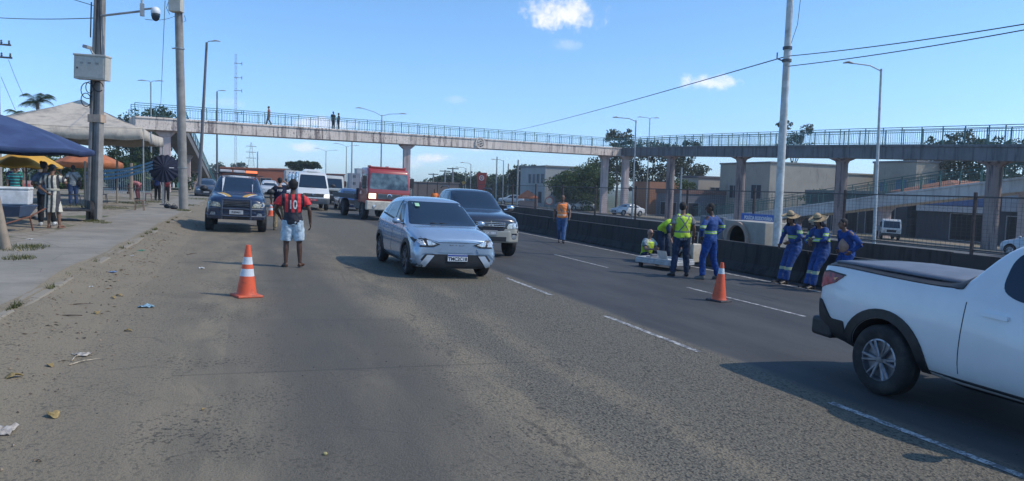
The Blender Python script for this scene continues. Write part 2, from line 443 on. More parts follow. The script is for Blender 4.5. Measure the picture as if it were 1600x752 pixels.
# ------------------------------------------------------------------ compact electric hatchback
def build_ev():
    t = thing('electric_hatchback', 'pale silver-blue compact hatchback driving towards the camera in the centre of the road', 'car')
    P = paint('ev', (.34, .44, .56), .24, .40, da=.03, coat=1.)
    sts = [(1.87, .27, .60, .715, .64, .72, .68, .58), (1.855, .20, .65, .765, .72, .79, .755, .65), (1.68, .18, .74, .86, .77, .84, .81, .69),
           (1.35, .17, .82, .945, .80, .857, .83, .70), (1.02, .17, .86, .965, .80, .85, .82, .74), (.92, .17, .88, 1.0, .79, .845, .81, .735),
           (.47, .17, .90, 1.25, .79, .84, .80, .675), (.08, .17, .915, 1.455, .79, .84, .80, .62), (-.12, .17, .92, 1.495, .79, .84, .80, .605),
           (-.6, .17, .94, 1.52, .79, .845, .80, .59), (-1.15, .17, .97, 1.50, .80, .855, .81, .57), (-1.5, .20, 1.0, 1.44, .80, .855, .81, .55),
           (-1.68, .24, 1.0, 1.36, .78, .85, .80, .57), (-1.83, .28, .95, 1.12, .75, .82, .77, .62), (-1.9, .34, .85, .97, .68, .75, .70, .58)]
    me, bv = loft(sts, [P, DARKWELL], 2, [(1.19, .30, .345, .55), (-1.31, .30, .345, .55)])
    link('body', me, t)
    # windscreen, side and rear glass
    patch(bv, rp([(-.715, .985), (.715, .985), (.575, 1.43), (-.575, 1.43)], .05), 'y', 1, 'windscreen', GLASS, t, .004)
    patch(bv, rp([(-.55, 1.1), (.55, 1.1), (.45, 1.36), (-.45, 1.36)], .06), 'y', -1, 'rear_window', GLASS, t, .004)
    for sg in (-1, 1):
        patch(bv, rp([(.62, .99), (-.10, 1.0), (-.10, 1.42), (.10, 1.41)], .04), 'x', sg, 'side_window', GLASS, t)
        patch(bv, rp([(-.17, 1.0), (-.98, 1.06), (-.92, 1.38), (-.17, 1.43)], .04), 'x', sg, 'side_window', GLASS, t)
        patch(bv, rp([(-1.05, 1.09), (-1.42, 1.18), (-1.22, 1.33), (-1.0, 1.37)], .03), 'x', sg, 'quarter_window', GLASS, t)
        patch(bv, [(-.11, .96), (-.16, .96), (-.16, 1.44), (-.11, 1.44)], 'x', sg, 'door_pillar', BLACKPL, t, .006)
        panel_line(t, bv, [(.70, .30), (.74, .62), (.66, .96)], 'x', sg); panel_line(t, bv, [(-.16, .30), (-.14, .95)], 'x', sg)
        panel_line(t, bv, [(-.95, .96), (-1.0, .80), (-.93, .62), (-.90, .36)], 'x', sg)
        for yy in (-.02, -.82):
            h = patch(bv, rp([(yy, .85), (yy-.2, .87), (yy-.2, .90), (yy, .885)], .012), 'x', sg, 'door_handle', P, t, .022, .02)
        patch(bv, rp([(.80, .17), (-.94, .17), (-.94, .33), (-.3, .29), (.80, .29)], .02), 'x', sg, 'skirt_and_reflection', BLACKPL, t, .008)  # black skirt, drawn taller to paint in the dark reflection low on the flank
        # black arch lips
        for yc in (1.19, -1.31):
            outer = [(yc+.425*math.cos(q), .30+.425*math.sin(q)) for q in [math.pi*i/16 for i in range(17)]]
            inner = [(yc+.352*math.cos(q), .30+.352*math.sin(q)) for q in [math.pi*i/16 for i in range(16, -1, -1)]]
            patch(bv, outer+inner, 'x', sg, 'wheel_arch_trim', BLACKPL, t, .012, .02, .06)
        # headlamp: black housing, bright bars
        H = rp([(sg*.33, .665), (sg*.46, .61), (sg*.72, .60), (sg*.81, .69), (sg*.82, .765), (sg*.60, .755)], .015)
        hl = patch(bv, H, 'y', 1, 'headlamp', BLACKPL, t, .008)
        patch(bv, rp([(sg*.40, .662), (sg*.50, .635), (sg*.57, .64), (sg*.60, .73), (sg*.54, .73)], .012), 'y', 1, 'lamp_lens', HLAMP, hl, .011)
        patch(bv, rp([(sg*.61, .638), (sg*.70, .638), (sg*.77, .70), (sg*.75, .735), (sg*.66, .735)], .012), 'y', 1, 'lamp_lens', HLAMP, hl, .011)
        # silver blades either side of the grille
        patch(bv, rp([(sg*.46, .47), (sg*.62, .475), (sg*.77, .27), (sg*.745, .225), (sg*.70, .225)], .015), 'y', 1, 'intake_surround', BLACKPL, t, .006)
    patch(bv, rp([(-.50, .475), (.50, .475), (.68, .225), (-.68, .225)], .03), 'y', 1, 'lower_grille', M('grille_mesh', (.012, .013, .016), .6, bs=.8, bsc=90), t, .009)
    for sg in (-1, 1):
        patch(bv, rp([(sg*.44, .452), (sg*.58, .458), (sg*.745, .235), (sg*.61, .235)], .012), 'y', 1, 'grille_blade', paint('blade', (.55, .62, .7), .3, .3, da=.1), t, .017, .02)
        patch(bv, rp([(sg*.35, 1.0), (sg*.75, 1.0), (sg*.75, .88), (sg*.35, .9)], .02), 'y', -1, 'rear_lamp', RLAMP, t, .006)
    for sg in (-1, 1):
        patch(bv, rp([(sg*.40, .585), (sg*.80, .60), (sg*.83, .34), (sg*.66, .49), (sg*.44, .50)], .012), 'y', 1, 'bumper_facet', P, t, .014, .01, .05)
        patch(bv, rp([(sg*.78, .60), (sg*.83, .60), (sg*.83, .25), (sg*.79, .25)], .01), 'y', 1, 'bumper_corner', P, t, .008, .01, .05)
    patch(bv, rp([(-.30, .60), (.30, .60), (.36, .51), (-.36, .51)], .015), 'y', 1, 'nose_panel', P, t, .008, .01, .05)
    patch(bv, rp([(-.76, .22), (.76, .22), (.72, .175), (-.72, .175)], .01), 'y', 1, 'lower_lip', BLACKPL, t, .012)
    panel_line(t, bv, [(-.70, .785), (-.35, .70), (.35, .70), (.70, .785)], 'y', 1, .007)
    x0 = text('brand_letters', 'BYD', .075, STEEL, t, (0, 1.865, .665), (R_(82), 0, math.pi), .004, sx=2.2)
    pl = G(); pl.box((-.20, -.008, -.065), (.20, .008, .065)); po = pl.build('number_plate', PLATE, t, bev=.006, loc=(-.02, 1.895, .41))
    b = G(); b.box((-.198, .009, .035), (.198, .011, .063)); b.build('plate_band', BLUEINK, po)
    text('plate_text', 'TMC2C18', .088, INK, po, (0, .0095, -.018), (R_(90), 0, math.pi), .001, .003, 1.)
    stk = G(); stk.box((-.045, -.004, -.06), (.045, .004, .06)); so = stk.build('inspection_sticker', M('sticker_green', (.35, .62, .40), .5), t, loc=(.43, .335, 1.365)); so.rotation_euler = (R_(60), 0, 0)
    for sg in (-1, 1):
        mirror_part(t, sg*.83, .60, 1.00, sg, P, .85)
        patch(bv, [(.66, .955), (-1.42, 1.10), (-1.42, 1.135), (.66, .985)], 'x', sg, 'belt_moulding', BLACKPL, t, .007)
    for sg in (-1, 1):
        w = G(); w.tube([(sg*.1-.12, 0, 0), (sg*.1+.42, .0, .045)], .009, 5); o = w.build('wiper', BLACKPL, t, loc=(-.22, .955, .985))
    g = G(); g.tube([(0, 0, 0), (0, -.10, .05)], .006, 5); g.build('aerial', BLACKPL, t, loc=(0, -1.2, 1.5))
    for yy in (1.19, -1.31):
        for sg in (-1, 1): wheel(t, sg*.755, yy, .30, .185, .215, sg, spokes=5, width=.06, rim=M('dark_alloy', (.10, .10, .11), .35, .6))
    return t
fr = gnd(632, 428); ev = build_ev(); ev.scale = (1.03, 1.03, 1.0); place(ev, 3.70, 15.50, math.pi+R_(2.0))

# ------------------------------------------------------------------ double-cab pickups seen from the front
def build_cab_pickup(name, label, col, police=False):
    t = thing(name, label, 'pickup truck')
    if police: P = paint('police', (.008, .022, .065), .3, da=.25, coat=.5)
    else: P = paint('dark_pickup', (.022, .026, .042), .25, da=.12)
    LOW = paint('champagne', (.42, .40, .34), .4, .2, da=.3) if not police else P
    w = .04 if police else 0
    sts = [(2.50, .55, .84, .97, .55, .64, .62, .54), (2.42, .42, .93, 1.06, .74, .80, .76, .66), (2.2, .38, 1.0, 1.13, .80, .87, .83, .72),
           (1.65, .38, 1.05, 1.18, .82, .90, .86, .74), (1.15, .38, 1.08, 1.21, .84, .90, .86, .73), (1.0, .38, 1.09, 1.245, .84, .90, .86, .72),
           (.55, .38, 1.10, 1.52, .84, .90, .86, .655), (.2, .38, 1.11, 1.715, .84, .90, .86, .62), (-.05, .38, 1.11, 1.76, .84, .90, .86, .61),
           (-.75, .38, 1.12, 1.77, .84, .90, .86, .61), (-1.2, .38, 1.12, 1.73, .84, .90, .86, .61), (-1.34, .38, 1.12, 1.55, .84, .90, .86, .64),
           (-1.46, .38, 1.12, 1.20, .84, .90, .86, .76), (-1.6, .38, 1.12, 1.18, .84, .90, .86, .78), (-2.5, .42, 1.12, 1.18, .82, .89, .85, .77), (-2.6, .5, 1.08, 1.14, .78, .85, .82, .74)]
    me, bv = loft(sts, [P, DARKWELL], 2, [(1.62, .37, .46, .55), (-1.4, .37, .46, .55)])
    link('body', me, t)
    patch(bv, rp([(-.73, 1.25), (.73, 1.25), (.60, 1.70), (-.60, 1.70)], .06), 'y', 1, 'windscreen', GLASS, t)
    for sg in (-1, 1):
        patch(bv, rp([(.62, 1.18), (-.30, 1.18), (-.30, 1.67), (.12, 1.66)], .05), 'x', sg, 'side_window', GLASS, t)
        patch(bv, rp([(-.38, 1.18), (-1.20, 1.18), (-1.15, 1.64), (-.38, 1.67)], .05), 'x', sg, 'side_window', GLASS, t)
        panel_line(t, bv, [(.78, .5), (.72, 1.1)], 'x', sg); panel_line(t, bv, [(-.34, .45), (-.34, 1.14)], 'x', sg)
        for yy in (-.1, -1.0): patch(bv, rp([(yy, 1.0), (yy-.2, 1.0), (yy-.2, 1.04), (yy, 1.04)], .01), 'x', sg, 'door_handle', CHROME if not police else P, t, .02, .02)
        hl = patch(bv, rp([(sg*.44, .78), (sg*.80, .80), (sg*.84, .90), (sg*.80, .97), (sg*.50, .91)], .04), 'y', 1, 'headlamp', M('lamp_yellowed', (.42, .36, .26), .15, .2, ns=20, var=.4, coat=.8) if police else HLAMP, t, .008)
        mirror_part(t, sg*.92, .72, 1.26, sg, BLACKPL if police else CHROME, 1.25)
        patch(bv, rp([(sg*.60, .50), (sg*.75, .50), (sg*.75, .62), (sg*.60, .62)], .05), 'y', 1, 'fog_lamp', HLAMP, t, .012)
    g = G(); g.prism([(.84, 2.33), (.86, 2.1), (-.86, 2.1), (-.84, 2.33), (-.55, 2.50), (.55, 2.50)], .40, .74 if not police else .66, 'z')
    bm_ = g.mesh('b', [LOW]); bm_ = bake(bm_, [('BEVEL', dict(width=.05, segments=3))]); bumper = link('bumper', bm_, t)
    g = G()
    g.box((-.45, 2.495, .44), (.45, 2.507, .56)); g.build('lower_intake', BLACKPL, bumper)
    g = G()
    if police:
        g.box((-.42, 2.44, .80), (.42, 2.53, .985))
        gr = g.build('radiator_grille', BLACKPL, t, bev=.02); g = G()
        for z in (.84, .89, .94): g.box((-.40, 2.53, z-.012), (.40, 2.545, z+.012))
        g.build('grille_bar', STEEL, gr)
        g = G()
        for sg in (-1, 1): g.tube([(sg*.42, 2.62, .42), (sg*.42, 2.66, .7), (sg*.40, 2.62, 1.03)], .032, 8)
        for z in (.52, .74, 1.03): g.tube([(-.42 if z < 1 else -.40, 2.64, z), (.42 if z < 1 else .40, 2.64, z)], .026, 8)
        for sg in (-1, 1): g.tube([(sg*.42, 2.64, .52), (sg*.80, 2.52, .52), (sg*.86, 2.36, .55)], .026, 8); g.tube([(sg*.42, 2.64, .74), (sg*.78, 2.50, .74)], .026, 8)
        g.build('bull_bar', M('bar_grey', (.07, .085, .12), .4, .4), t, True)
        gold = M('gold_stripe', (.62, .36, .06), .4)
        for sg in (-1, 1):
            S1 = [(sg*.16, 2.32), (sg*.25, 1.95), (sg*.42, 1.45), (sg*.56, 1.45), (sg*.40, 1.95), (sg*.27, 2.32)]
            patch(bv, S1, 'z', 1, 'gold_stripe', gold, t, .004, .003, .1)
            patch(bv, [(sg*.29, 2.30), (sg*.42, 1.95), (sg*.58, 1.47), (sg*.62, 1.5), (sg*.47, 1.95), (sg*.33, 2.30)], 'z', 1, 'white_stripe', PLATE, t, .004, .003, .1)
        patch(bv, [(-.50, 1.715), (.50, 1.715), (.50, 1.76), (-.50, 1.76)], 'y', 1, 'roof_front', M('roof_white', (.6, .62, .64), .4), t, .006)
        o = text('hood_text', 'POLÍCIA', .12, PLATE, t, (0, 1.72, 1.208), (R_(-4), 0, math.pi), .001)
        g = G(); g.box((-.62, -.15, 0), (.62, .13, .05)); lb = g.build('light_bar', BLACKPL, t, bev=.015, loc=(0, -.15, 1.83))
        for x0, mt in ((-.60, HLAMP), (-.20, HLAMP), (.22, HLAMP)):
            g = G(); g.box((x0, -.14, .045), (x0+.38, .12, .13)); g.build('beacon_lens', M('beacon_red', (.6, .10, .05), .2, emit=((1., .22, .08), 1.2)) if x0 == -.60 else M('beacon_white', (.55, .5, .5), .2, coat=.5), lb, bev=.02)
        g = G()
        for sg in (-1, 1): g.tube([(sg*.55, -.15, 1.74), (sg*.55, -.15, 1.84)], .02, 6)
        g.tube([(-.80, -.15, 1.80), (.80, -.15, 1.80)], .018, 6); g.build('roof_rack', STEEL, t, True)
    else:
        g.box((-.40, 2.42, .80), (.40, 2.52, .96))
        gr = g.build('radiator_grille', BLACKPL, t, bev=.03); g = G()
        for z in (.835, .88, .925): g.box((-.40, 2.52, z-.013), (.40, 2.538, z+.013))
        g.build('grille_bar', CHROME, gr, bev=.006)
        g = G()
        for a in (90, 210, 330):
            q = R_(a); d = Vector((math.cos(q), 0, math.sin(q))); n = Vector((-d.z, 0, d.x))
            c = Vector((0, 2.545, .885)); vs = [c+d*.008, c+d*.05+n*.028, c+d*.095, c+d*.05-n*.028]
            g.add([v for v in vs]+[v+Vector((0, .012, 0)) for v in vs], [(0, 1, 2, 3), (7, 6, 5, 4), (0, 4, 5, 1), (1, 5, 6, 2), (2, 6, 7, 3), (3, 7, 4, 0)])
        g.build('emblem', CHROME, gr)
        g = G()
        for sg in (-1, 1): g = G(); g.tube([(sg*.66, -1.1, 1.77), (sg*.64, -.9, 1.83), (sg*.64, -.1, 1.83), (sg*.66, .05, 1.77)], .018, 6); g.build('roof_rail', STEEL, t, True)
        # lower front corners of the wings share the champagne two-tone
        for sg in (-1, 1): patch(bv, rp([(2.4, .45), (1.2, .45), (1.2, .58), (2.1, .58), (2.12, .66), (2.42, .68)], .03), 'x', sg, 'lower_trim', LOW, t, .008)
        for sg in (-1, 1): patch(bv, rp([(.35*sg, .66), (.86*sg, .66), (.86*sg, .78), (.40*sg, .77)], .02), 'y', 1, 'wing_trim', LOW, t, .008)
    pl = G(); pl.box((-.20, -.006, -.065), (.20, .006, .065)); po = pl.build('number_plate', PLATEG if not police else M('plate_dim', (.4, .41, .42), .5), t, bev=.006, loc=(0, 2.52 if not police else 2.665, .66 if not police else .64))
    text('plate_text', 'JQK·3884' if not police else 'PLE9A61', .08, INK if police else PLATE, po, (0, .0075, -.005), (R_(90), 0, math.pi), .001, .002, .9)
    for yy in (1.62, -1.4):
        for sg in (-1, 1): wheel(t, sg*.79, yy, .37, .25, .215, sg, spokes=6, width=.06, twin=False)
    return t
po = build_cab_pickup('police_pickup', 'navy police pickup with gold hood stripes, bull bar and lit roof beacon at the kerb', None, True)
place(po, -.36, 26.85, math.pi)
lo = build_cab_pickup('two_tone_pickup', 'dark blue double-cab pickup with champagne bumper right behind the silver-blue hatchback', None)
place(lo, 6.1, 20.85, math.pi+R_(-3))

# ------------------------------------------------------------------ white compact pickup at the right edge
def build_white_pickup():
    t = thing('white_pickup', 'white compact pickup with black arch cladding cut off by the right edge of the photo', 'pickup truck')
    P = paint('white', (.70, .72, .74), .28, da=.10)
    sts = [(2.22, .34, .62, .78, .58, .66, .62, .54), (2.14, .26, .74, .90, .70, .79, .75, .64), (1.9, .24, .84, 1.0, .77, .845, .80, .68),
           (1.45, .24, .92, 1.05, .79, .86, .82, .70), (1.0, .26, .96, 1.09, .80, .862, .825, .70), (.95, .26, .97, 1.12, .80, .862, .825, .69),
           (.65, .26, .98, 1.36, .80, .862, .825, .63), (.4, .26, .99, 1.53, .80, .862, .825, .59), (.05, .26, 1.0, 1.59, .80, .862, .825, .58),
           (-.16, .26, 1.02, 1.585, .80, .862, .83, .59), (-.33, .26, 1.05, 1.52, .80, .862, .83, .62), (-.48, .26, 1.07, 1.33, .80, .862, .83, .70), (-.60, .26, 1.08, 1.17, .80, .862, .83, .755),
           (-.85, .28, 1.09, 1.155, .80, .863, .832, .77),
           (-1.3, .30, 1.10, 1.165, .80, .865, .835, .775), (-2.0, .36, 1.135, 1.20, .80, .86, .825, .765), (-2.18, .44, 1.13, 1.20, .76, .82, .79, .735), (-2.25, .55, 1.08, 1.16, .70, .76, .74, .69)]
    me, bv = loft(sts, [P, DARKWELL], 3, [(1.42, .33, .40, .5), (-1.32, .33, .40, .5)])
    link('body', me, t)
    patch(bv, rp([(-.72, 1.12), (.72, 1.12), (.56, 1.52), (-.56, 1.52)], .06), 'y', 1, 'windscreen', GLASS, t)
    for sg in (-1, 1):
        patch(bv, rp([(.72, 1.06), (.12, 1.07), (.12, 1.51), (.35, 1.46)], .05), 'x', sg, 'side_window', GLASS, t)
        patch(bv, rp([(.06, 1.07), (-.12, 1.09), (-.25, 1.16), (-.24, 1.42), (-.12, 1.515), (.06, 1.51)], .09), 'x', sg, 'quarter_window', GLASS, t, .003)
        for yc in (1.42, -1.32):
            k = 20
            outer = [(yc+.50*math.cos(q), .33+.49*math.sin(q)) for q in [math.pi*i/k for i in range(k+1)]]
            inner = [(yc+.402*math.cos(q), .33+.402*math.sin(q)) for q in [math.pi*i/k for i in range(k, -1, -1)]]
            patch(bv, outer+inner, 'x', sg, 'wheel_arch_trim', BLACKPL, t, .016, .02, .06)
        patch(bv, rp([(.97, .24), (-.88, .24), (-.86, .36), (.94, .34)], .02), 'x', sg, 'side_sill', BLACKPL, t, .014)
        patch(bv, rp([(-1.76, .34), (-1.80, .62), (-1.98, .62), (-2.08, .74), (-2.14, .80), (-2.26, .80), (-2.26, .34)], .03), 'x', sg, 'bumper_side', BLACKPL, t, .018, .02, .06)
        # wrap-around rear lamp
        rl = patch(bv, rp([(-2.26, 1.06), (-2.08, 1.09), (-1.86, 1.07), (-1.97, .99), (-2.15, .93), (-2.26, .86)], .02), 'x', sg, 'rear_lamp', RLAMP, t, .012, .02, .05)
        patch(bv, rp([(-2.26, 1.075), (-2.08, 1.105), (-1.84, 1.085), (-1.86, 1.07), (-2.08, 1.09), (-2.26, 1.06)], .01), 'x', sg, 'lamp_frame', BLACKPL, rl, .013, .02, .05)
        patch(bv, rp([(-2.0, 1.035), (-1.93, 1.05), (-1.97, 1.01)], .01), 'x', sg, 'lamp_reflector', ALAMP, rl, .016, .01, .05)
        panel_line(t, bv, [(-.52, .4), (-.50, 1.02)], 'x', sg, .007); panel_line(t, bv, [(.95, .38), (.95, 1.0)], 'x', sg, .007)
        patch(bv, rp([(-.12, .92), (-.34, .93), (-.34, .965), (-.12, .955)], .01), 'x', sg, 'door_handle', P, t, .025, .02)
        mirror_part(t, sg*.88, .6, 1.12, sg, BLACKPL, 1.2)
        patch(bv, rp([(sg*.35, .70), (sg*.76, .70), (sg*.78, .84), (sg*.5, .80)], .03), 'y', 1, 'headlamp', HLAMP, t, .008)
    patch(bv, rp([(-.45, .40), (.45, .40), (.35, .74), (-.35, .74)], .03), 'y', 1, 'front_grille', BLACKPL, t, .009)
    patch(bv, rp([(-.60, .8), (.60, .8), (.60, 1.10), (-.60, 1.10)], .03), 'y', -1, 'tailgate', P, t, .006)
    # black bed rail and taut grey tonneau cover
    patch(bv, rp([(-.80, -.55), (.80, -.55), (.755, -2.19), (-.755, -2.19)], .03), 'z', 1, 'bed_rail', BLACKPL, t, .012, .02, .1)
    g = G(); n = 10; vs = []; 
    for i in range(n+1):
        for j in range(n+1):
            u, v = i/n, j/n; x = (u-.5)*1.38; y = -.64-1.48*v; vs.append((x, y, 1.172+.034*v+.045*max(0, math.sin(math.pi*u))**.8*(.3+.7*max(0, math.sin(math.pi*v))**.7)))
    g.add(vs, [(i*(n+1)+j, (i+1)*(n+1)+j, (i+1)*(n+1)+j+1, i*(n+1)+j+1) for i in range(n) for j in range(n)])
    me2 = bake(g.mesh('c', [M('tonneau_vinyl', (.13, .145, .18), .55, bs=.2)], True, 180), [('SOLIDIFY', dict(thickness=.02, offset=-1))]); link('tonneau_cover', me2, t)
    g = G(); g.prism([(-.84, -1.98), (-.80, -2.30), (-.60, -2.36), (.60, -2.36), (.80, -2.30), (.84, -1.98)], .40, .60, 'z')
    link('rear_bumper', bake(g.mesh('b', [BLACKPL]), [('BEVEL', dict(width=.04, segments=3))]), t)
    g = G(); g.box((-.45, -1.9, .28), (-.38, 1.6, .36)); g.box((.38, -1.9, .28), (.45, 1.6, .36)); g.tube([(.5, -1.9, .3), (.5, .5, .28)], .03, 8); g.build('chassis', STEEL, t)
    for yy in (1.42, -1.32):
        for sg in (-1, 1): wheel(t, sg*.77, yy, .335, .205, .205, sg, M('machined_alloy', (.27, .28, .31), .4, .7, var=.3), 6, .034)
    return t
wp = build_white_pickup(); place(wp, 6.50, 3.99, math.pi)
# ------------------------------------------------------------------ panel van, lorries, far cars
def prism_body(prof, hw, mats, bevel=.06, top_in=0.):
    g = G(); g.prism(prof, -hw, hw, 'x')
    if top_in:
        zs = [p[1] for p in prof]; z0, z1 = min(zs), max(zs)
        for v in g.v: v.x *= 1-top_in*max(0, (v.z-z0)/(z1-z0)-.4)/.6
    me = bake(g.mesh('b', mats), [('BEVEL', dict(width=bevel, segments=3, limit_method='ANGLE', angle_limit=R_(15)))])
    me.polygons.foreach_set('use_smooth', [True]*len(me.polygons)); me.set_sharp_from_angle(angle=R_(30))
    return me, bvh(me)
def build_van():
    t = thing('passenger_van', 'white passenger van with one lit headlamp and roof air conditioner ahead of the red truck', 'van')
    P = paint('van_white', (.66, .67, .66), .35, da=.25)
    me, bv = prism_body([(2.75, .42), (2.80, .80), (2.72, 1.05), (2.15, 1.32), (1.45, 2.22), (1.1, 2.34), (-2.8, 2.36), (-2.85, .42)], .97, [P], .08, .14)
    link('body', me, t)
    patch(bv, rp([(-.86, 1.36), (.86, 1.36), (.74, 2.16), (-.74, 2.16)], .07), 'y', 1, 'windscreen', GLASS, t, .004, .012, .15)
    for sg in (-1, 1):
        patch(bv, rp([(1.95, 1.30), (1.0, 1.30), (1.0, 2.0), (1.48, 2.0)], .05), 'x', sg, 'side_window', GLASS, t)
        patch(bv, rp([(.85, 1.30), (-.9, 1.30), (-.9, 2.0), (.85, 2.0)], .05), 'x', sg, 'side_window', GLASS, t, res=.3)
        patch(bv, rp([(-1.0, 1.30), (-2.6, 1.30), (-2.6, 2.0), (-1.0, 2.0)], .05), 'x', sg, 'side_window', GLASS, t, res=.3)
        patch(bv, rp([(sg*.62, .80), (sg*.92, .80), (sg*.92, 1.02), (sg*.66, .98)], .04), 'y', 1, 'headlamp', HLON if sg < 0 else HLAMP, t, .01)
        mirror_part(t, sg*1.05, 2.0, 1.5, sg, BLACKPL, 1.6)
    patch(bv, rp([(-.58, .82), (.58, .82), (.62, 1.02), (-.62, 1.02)], .03), 'y', 1, 'radiator_grille', BLACKPL, t, .01)
    g = G(); g.lathe([(.09, -.01), (.09, .01), (.075, .012), (.075, -.012)], 20, 'y', (0, 2.80, .94), loop=True)
    for a in (90, 210, 330): g.tube([(0, 2.81, .94), (.085*math.cos(R_(a)), 2.81, .94+.085*math.sin(R_(a)))], [.014, .005], 5)
    g.build('emblem', CHROME, t)
    patch(bv, rp([(-.95, .44), (.95, .44), (.95, .74), (-.95, .74)], .03), 'y', 1, 'bumper', M('van_bumper', (.16, .17, .18), .6), t, .04, .02, .2)
    g = G(); g.box((-.24, 2.83, .58), (.24, 2.85, .70)); pl = g.build('number_plate', M('plate_red', (.5, .05, .05), .5), t)
    text('plate_text', 'JRT 2947', .09, PLATE, pl, (0, 2.852, .64), (R_(90), 0, math.pi), .001)
    g = G(); g.box((-.55, -.3, 2.35), (.55, .9, 2.52), taper=.2); g.box((-.3, 1.0, 2.33), (.3, 1.2, 2.44)); g.build('roof_unit', P, t, bev=.04)
    g = G(); g.tube([(-.2, 2.25, 1.38), (.55, 2.12, 1.50)], .012, 5); g.build('wiper', BLACKPL, t)
    for yy in (1.85, -1.7):
        for sg in (-1, 1): wheel(t, sg*.86, yy, .34, .22, .2, sg, STEEL, 5, .06, False)
    return t
v = build_van(); place(v, 3.74, 49.2, math.pi)

def build_flatbed():
    t = thing('red_flatbed_truck', 'red flatbed lorry with white bumper and lit headlamps coming on behind the hatchback', 'truck')
    P = paint('truck_red', (.34, .03, .028), .4, da=.35)
    me, bv = prism_body([(1.0, .80), (1.05, 1.45), (.82, 2.48), (.55, 2.62), (-.75, 2.62), (-.8, .80)], 1.13, [P], .13, .08)
    link('cab', me, t)
    patch(bv, rp([(-1.0, 1.56), (1.0, 1.56), (.94, 2.34), (-.94, 2.34)], .08), 'y', 1, 'windscreen', M('lighter_glass', (.10, .14, .15), .06, ns=2.2, var=.5, coat=.8), t, .005, .012, .2)
    for sg in (-1, 1):
        patch(bv, rp([(.75, 1.55), (-.15, 1.55), (-.15, 2.28), (.6, 2.28)], .05), 'x', sg, 'side_window', GLASS, t)
        patch(bv, rp([(sg*.68, 1.08), (sg*1.04, 1.08), (sg*1.04, 1.34), (sg*.68, 1.34)], .03), 'y', 1, 'headlamp', HLON if sg > 0 else HLAMP, t, .012)
        g = G(); g.box((sg*1.22-.09, .75, 1.70), (sg*1.22+.09, .85, 2.18)); g.tube([(sg*1.08, .7, 2.25), (sg*1.22, .8, 2.2), (sg*1.22, .8, 1.65), (sg*1.08, .75, 1.6)], .015, 5); g.build('wing_mirror', BLACKPL, t, bev=.02)
        for z in (1.05, 1.55): pass
    gr = patch(bv, rp([(-.60, 1.08), (.60, 1.08), (.60, 1.34), (-.60, 1.34)], .03), 'y', 1, 'radiator_grille', M('grille_grey', (.35, .33, .32), .5), t, .01)
    g = G()
    for z in (1.13, 1.19, 1.25, 1.31): g.box((-.58, 1.045, z-.008), (.58, 1.065, z+.008))
    g.build('grille_bar', BLACKPL, gr)
    g = G(); g.lathe([(.13, -.012), (.13, .012), (.108, .014), (.108, -.014)], 24, 'y', (0, 1.075, 1.21), loop=True)
    for a, b in (((-.09, .09), (0, .0)), ((.09, .09), (0, .0)), ((-.1, .04), (-.045, -.1)), ((-.045, -.1), (0, -.01)), ((.0, -.01), (.045, -.1)), ((.045, -.1), (.1, .04))):
        g.tube([(a[0], 1.08, 1.21+a[1]), (b[0], 1.08, 1.21+b[1])], .012, 5)
    g.build('emblem', CHROME, t)
    g = G(); g.box((-1.16, .85, .52), (1.16, 1.12, .98), 0); bo = g.build('bumper', M('truck_bumper', (.55, .50, .42), .5, dirt=((.2, .17, .13), .5)), t, bev=.05)
    for sg in (-1, 1):
        g = G(); g.lathe([(.001, .03), (.08, .025), (.09, 0)], 16, 'y', (sg*.78, 1.12, .70)); g.build('fog_lamp', HLON if sg < 0 else HLAMP, bo)
    g = G(); g.tube([(-.6, .98, 1.60), (.1, .95, 1.66)], .014, 5); g.tube([(.2, .98, 1.60), (.85, .95, 1.66)], .014, 5); g.build('wiper', BLACKPL, t)
    g = G()
    for x in (-.9, 0, .9): g.box((x-.07, .3, 2.62), (x+.07, .5, 2.72))
    g.box((-.9, .5, 2.6), (.9, .62, 2.68)); g.build('roof_marker', P, t, bev=.02)
    g = G(); g.box((-.45, -5.6, .62), (-.33, -.6, .82)); g.box((.33, -5.6, .62), (.45, -.6, .82)); g.box((-.9, -2.2, .5), (-.5, -1.1, .95)); g.box((.5, -2.2, .5), (.9, -1.1, .95)); g.build('chassis', STEEL, t)
    g = G(); g.box((-1.2, -5.8, .98), (1.2, -.95, 1.10))
    for sg in (-1, 1): g.box((sg*1.2-.03, -5.8, 1.10), (sg*1.2+.03, -.95, 1.24))
    g.box((-1.15, -1.0, 1.1), (1.15, -.9, 1.55)); g.build('flatbed', M('bed_dark', (.05, .06, .08), .6, .2, dirt=((.14, .10, .07), .4)), t, bev=.01)
    for yy, xx in ((.05, .98), (-3.9, .98)):
        for sg in (-1, 1): wheel(t, sg*xx, yy, .48, .28, .28, sg, STEEL, 6, .07, False)
    return t
ft = build_flatbed(); place(ft, 6.45, 37.6, math.pi+R_(7))

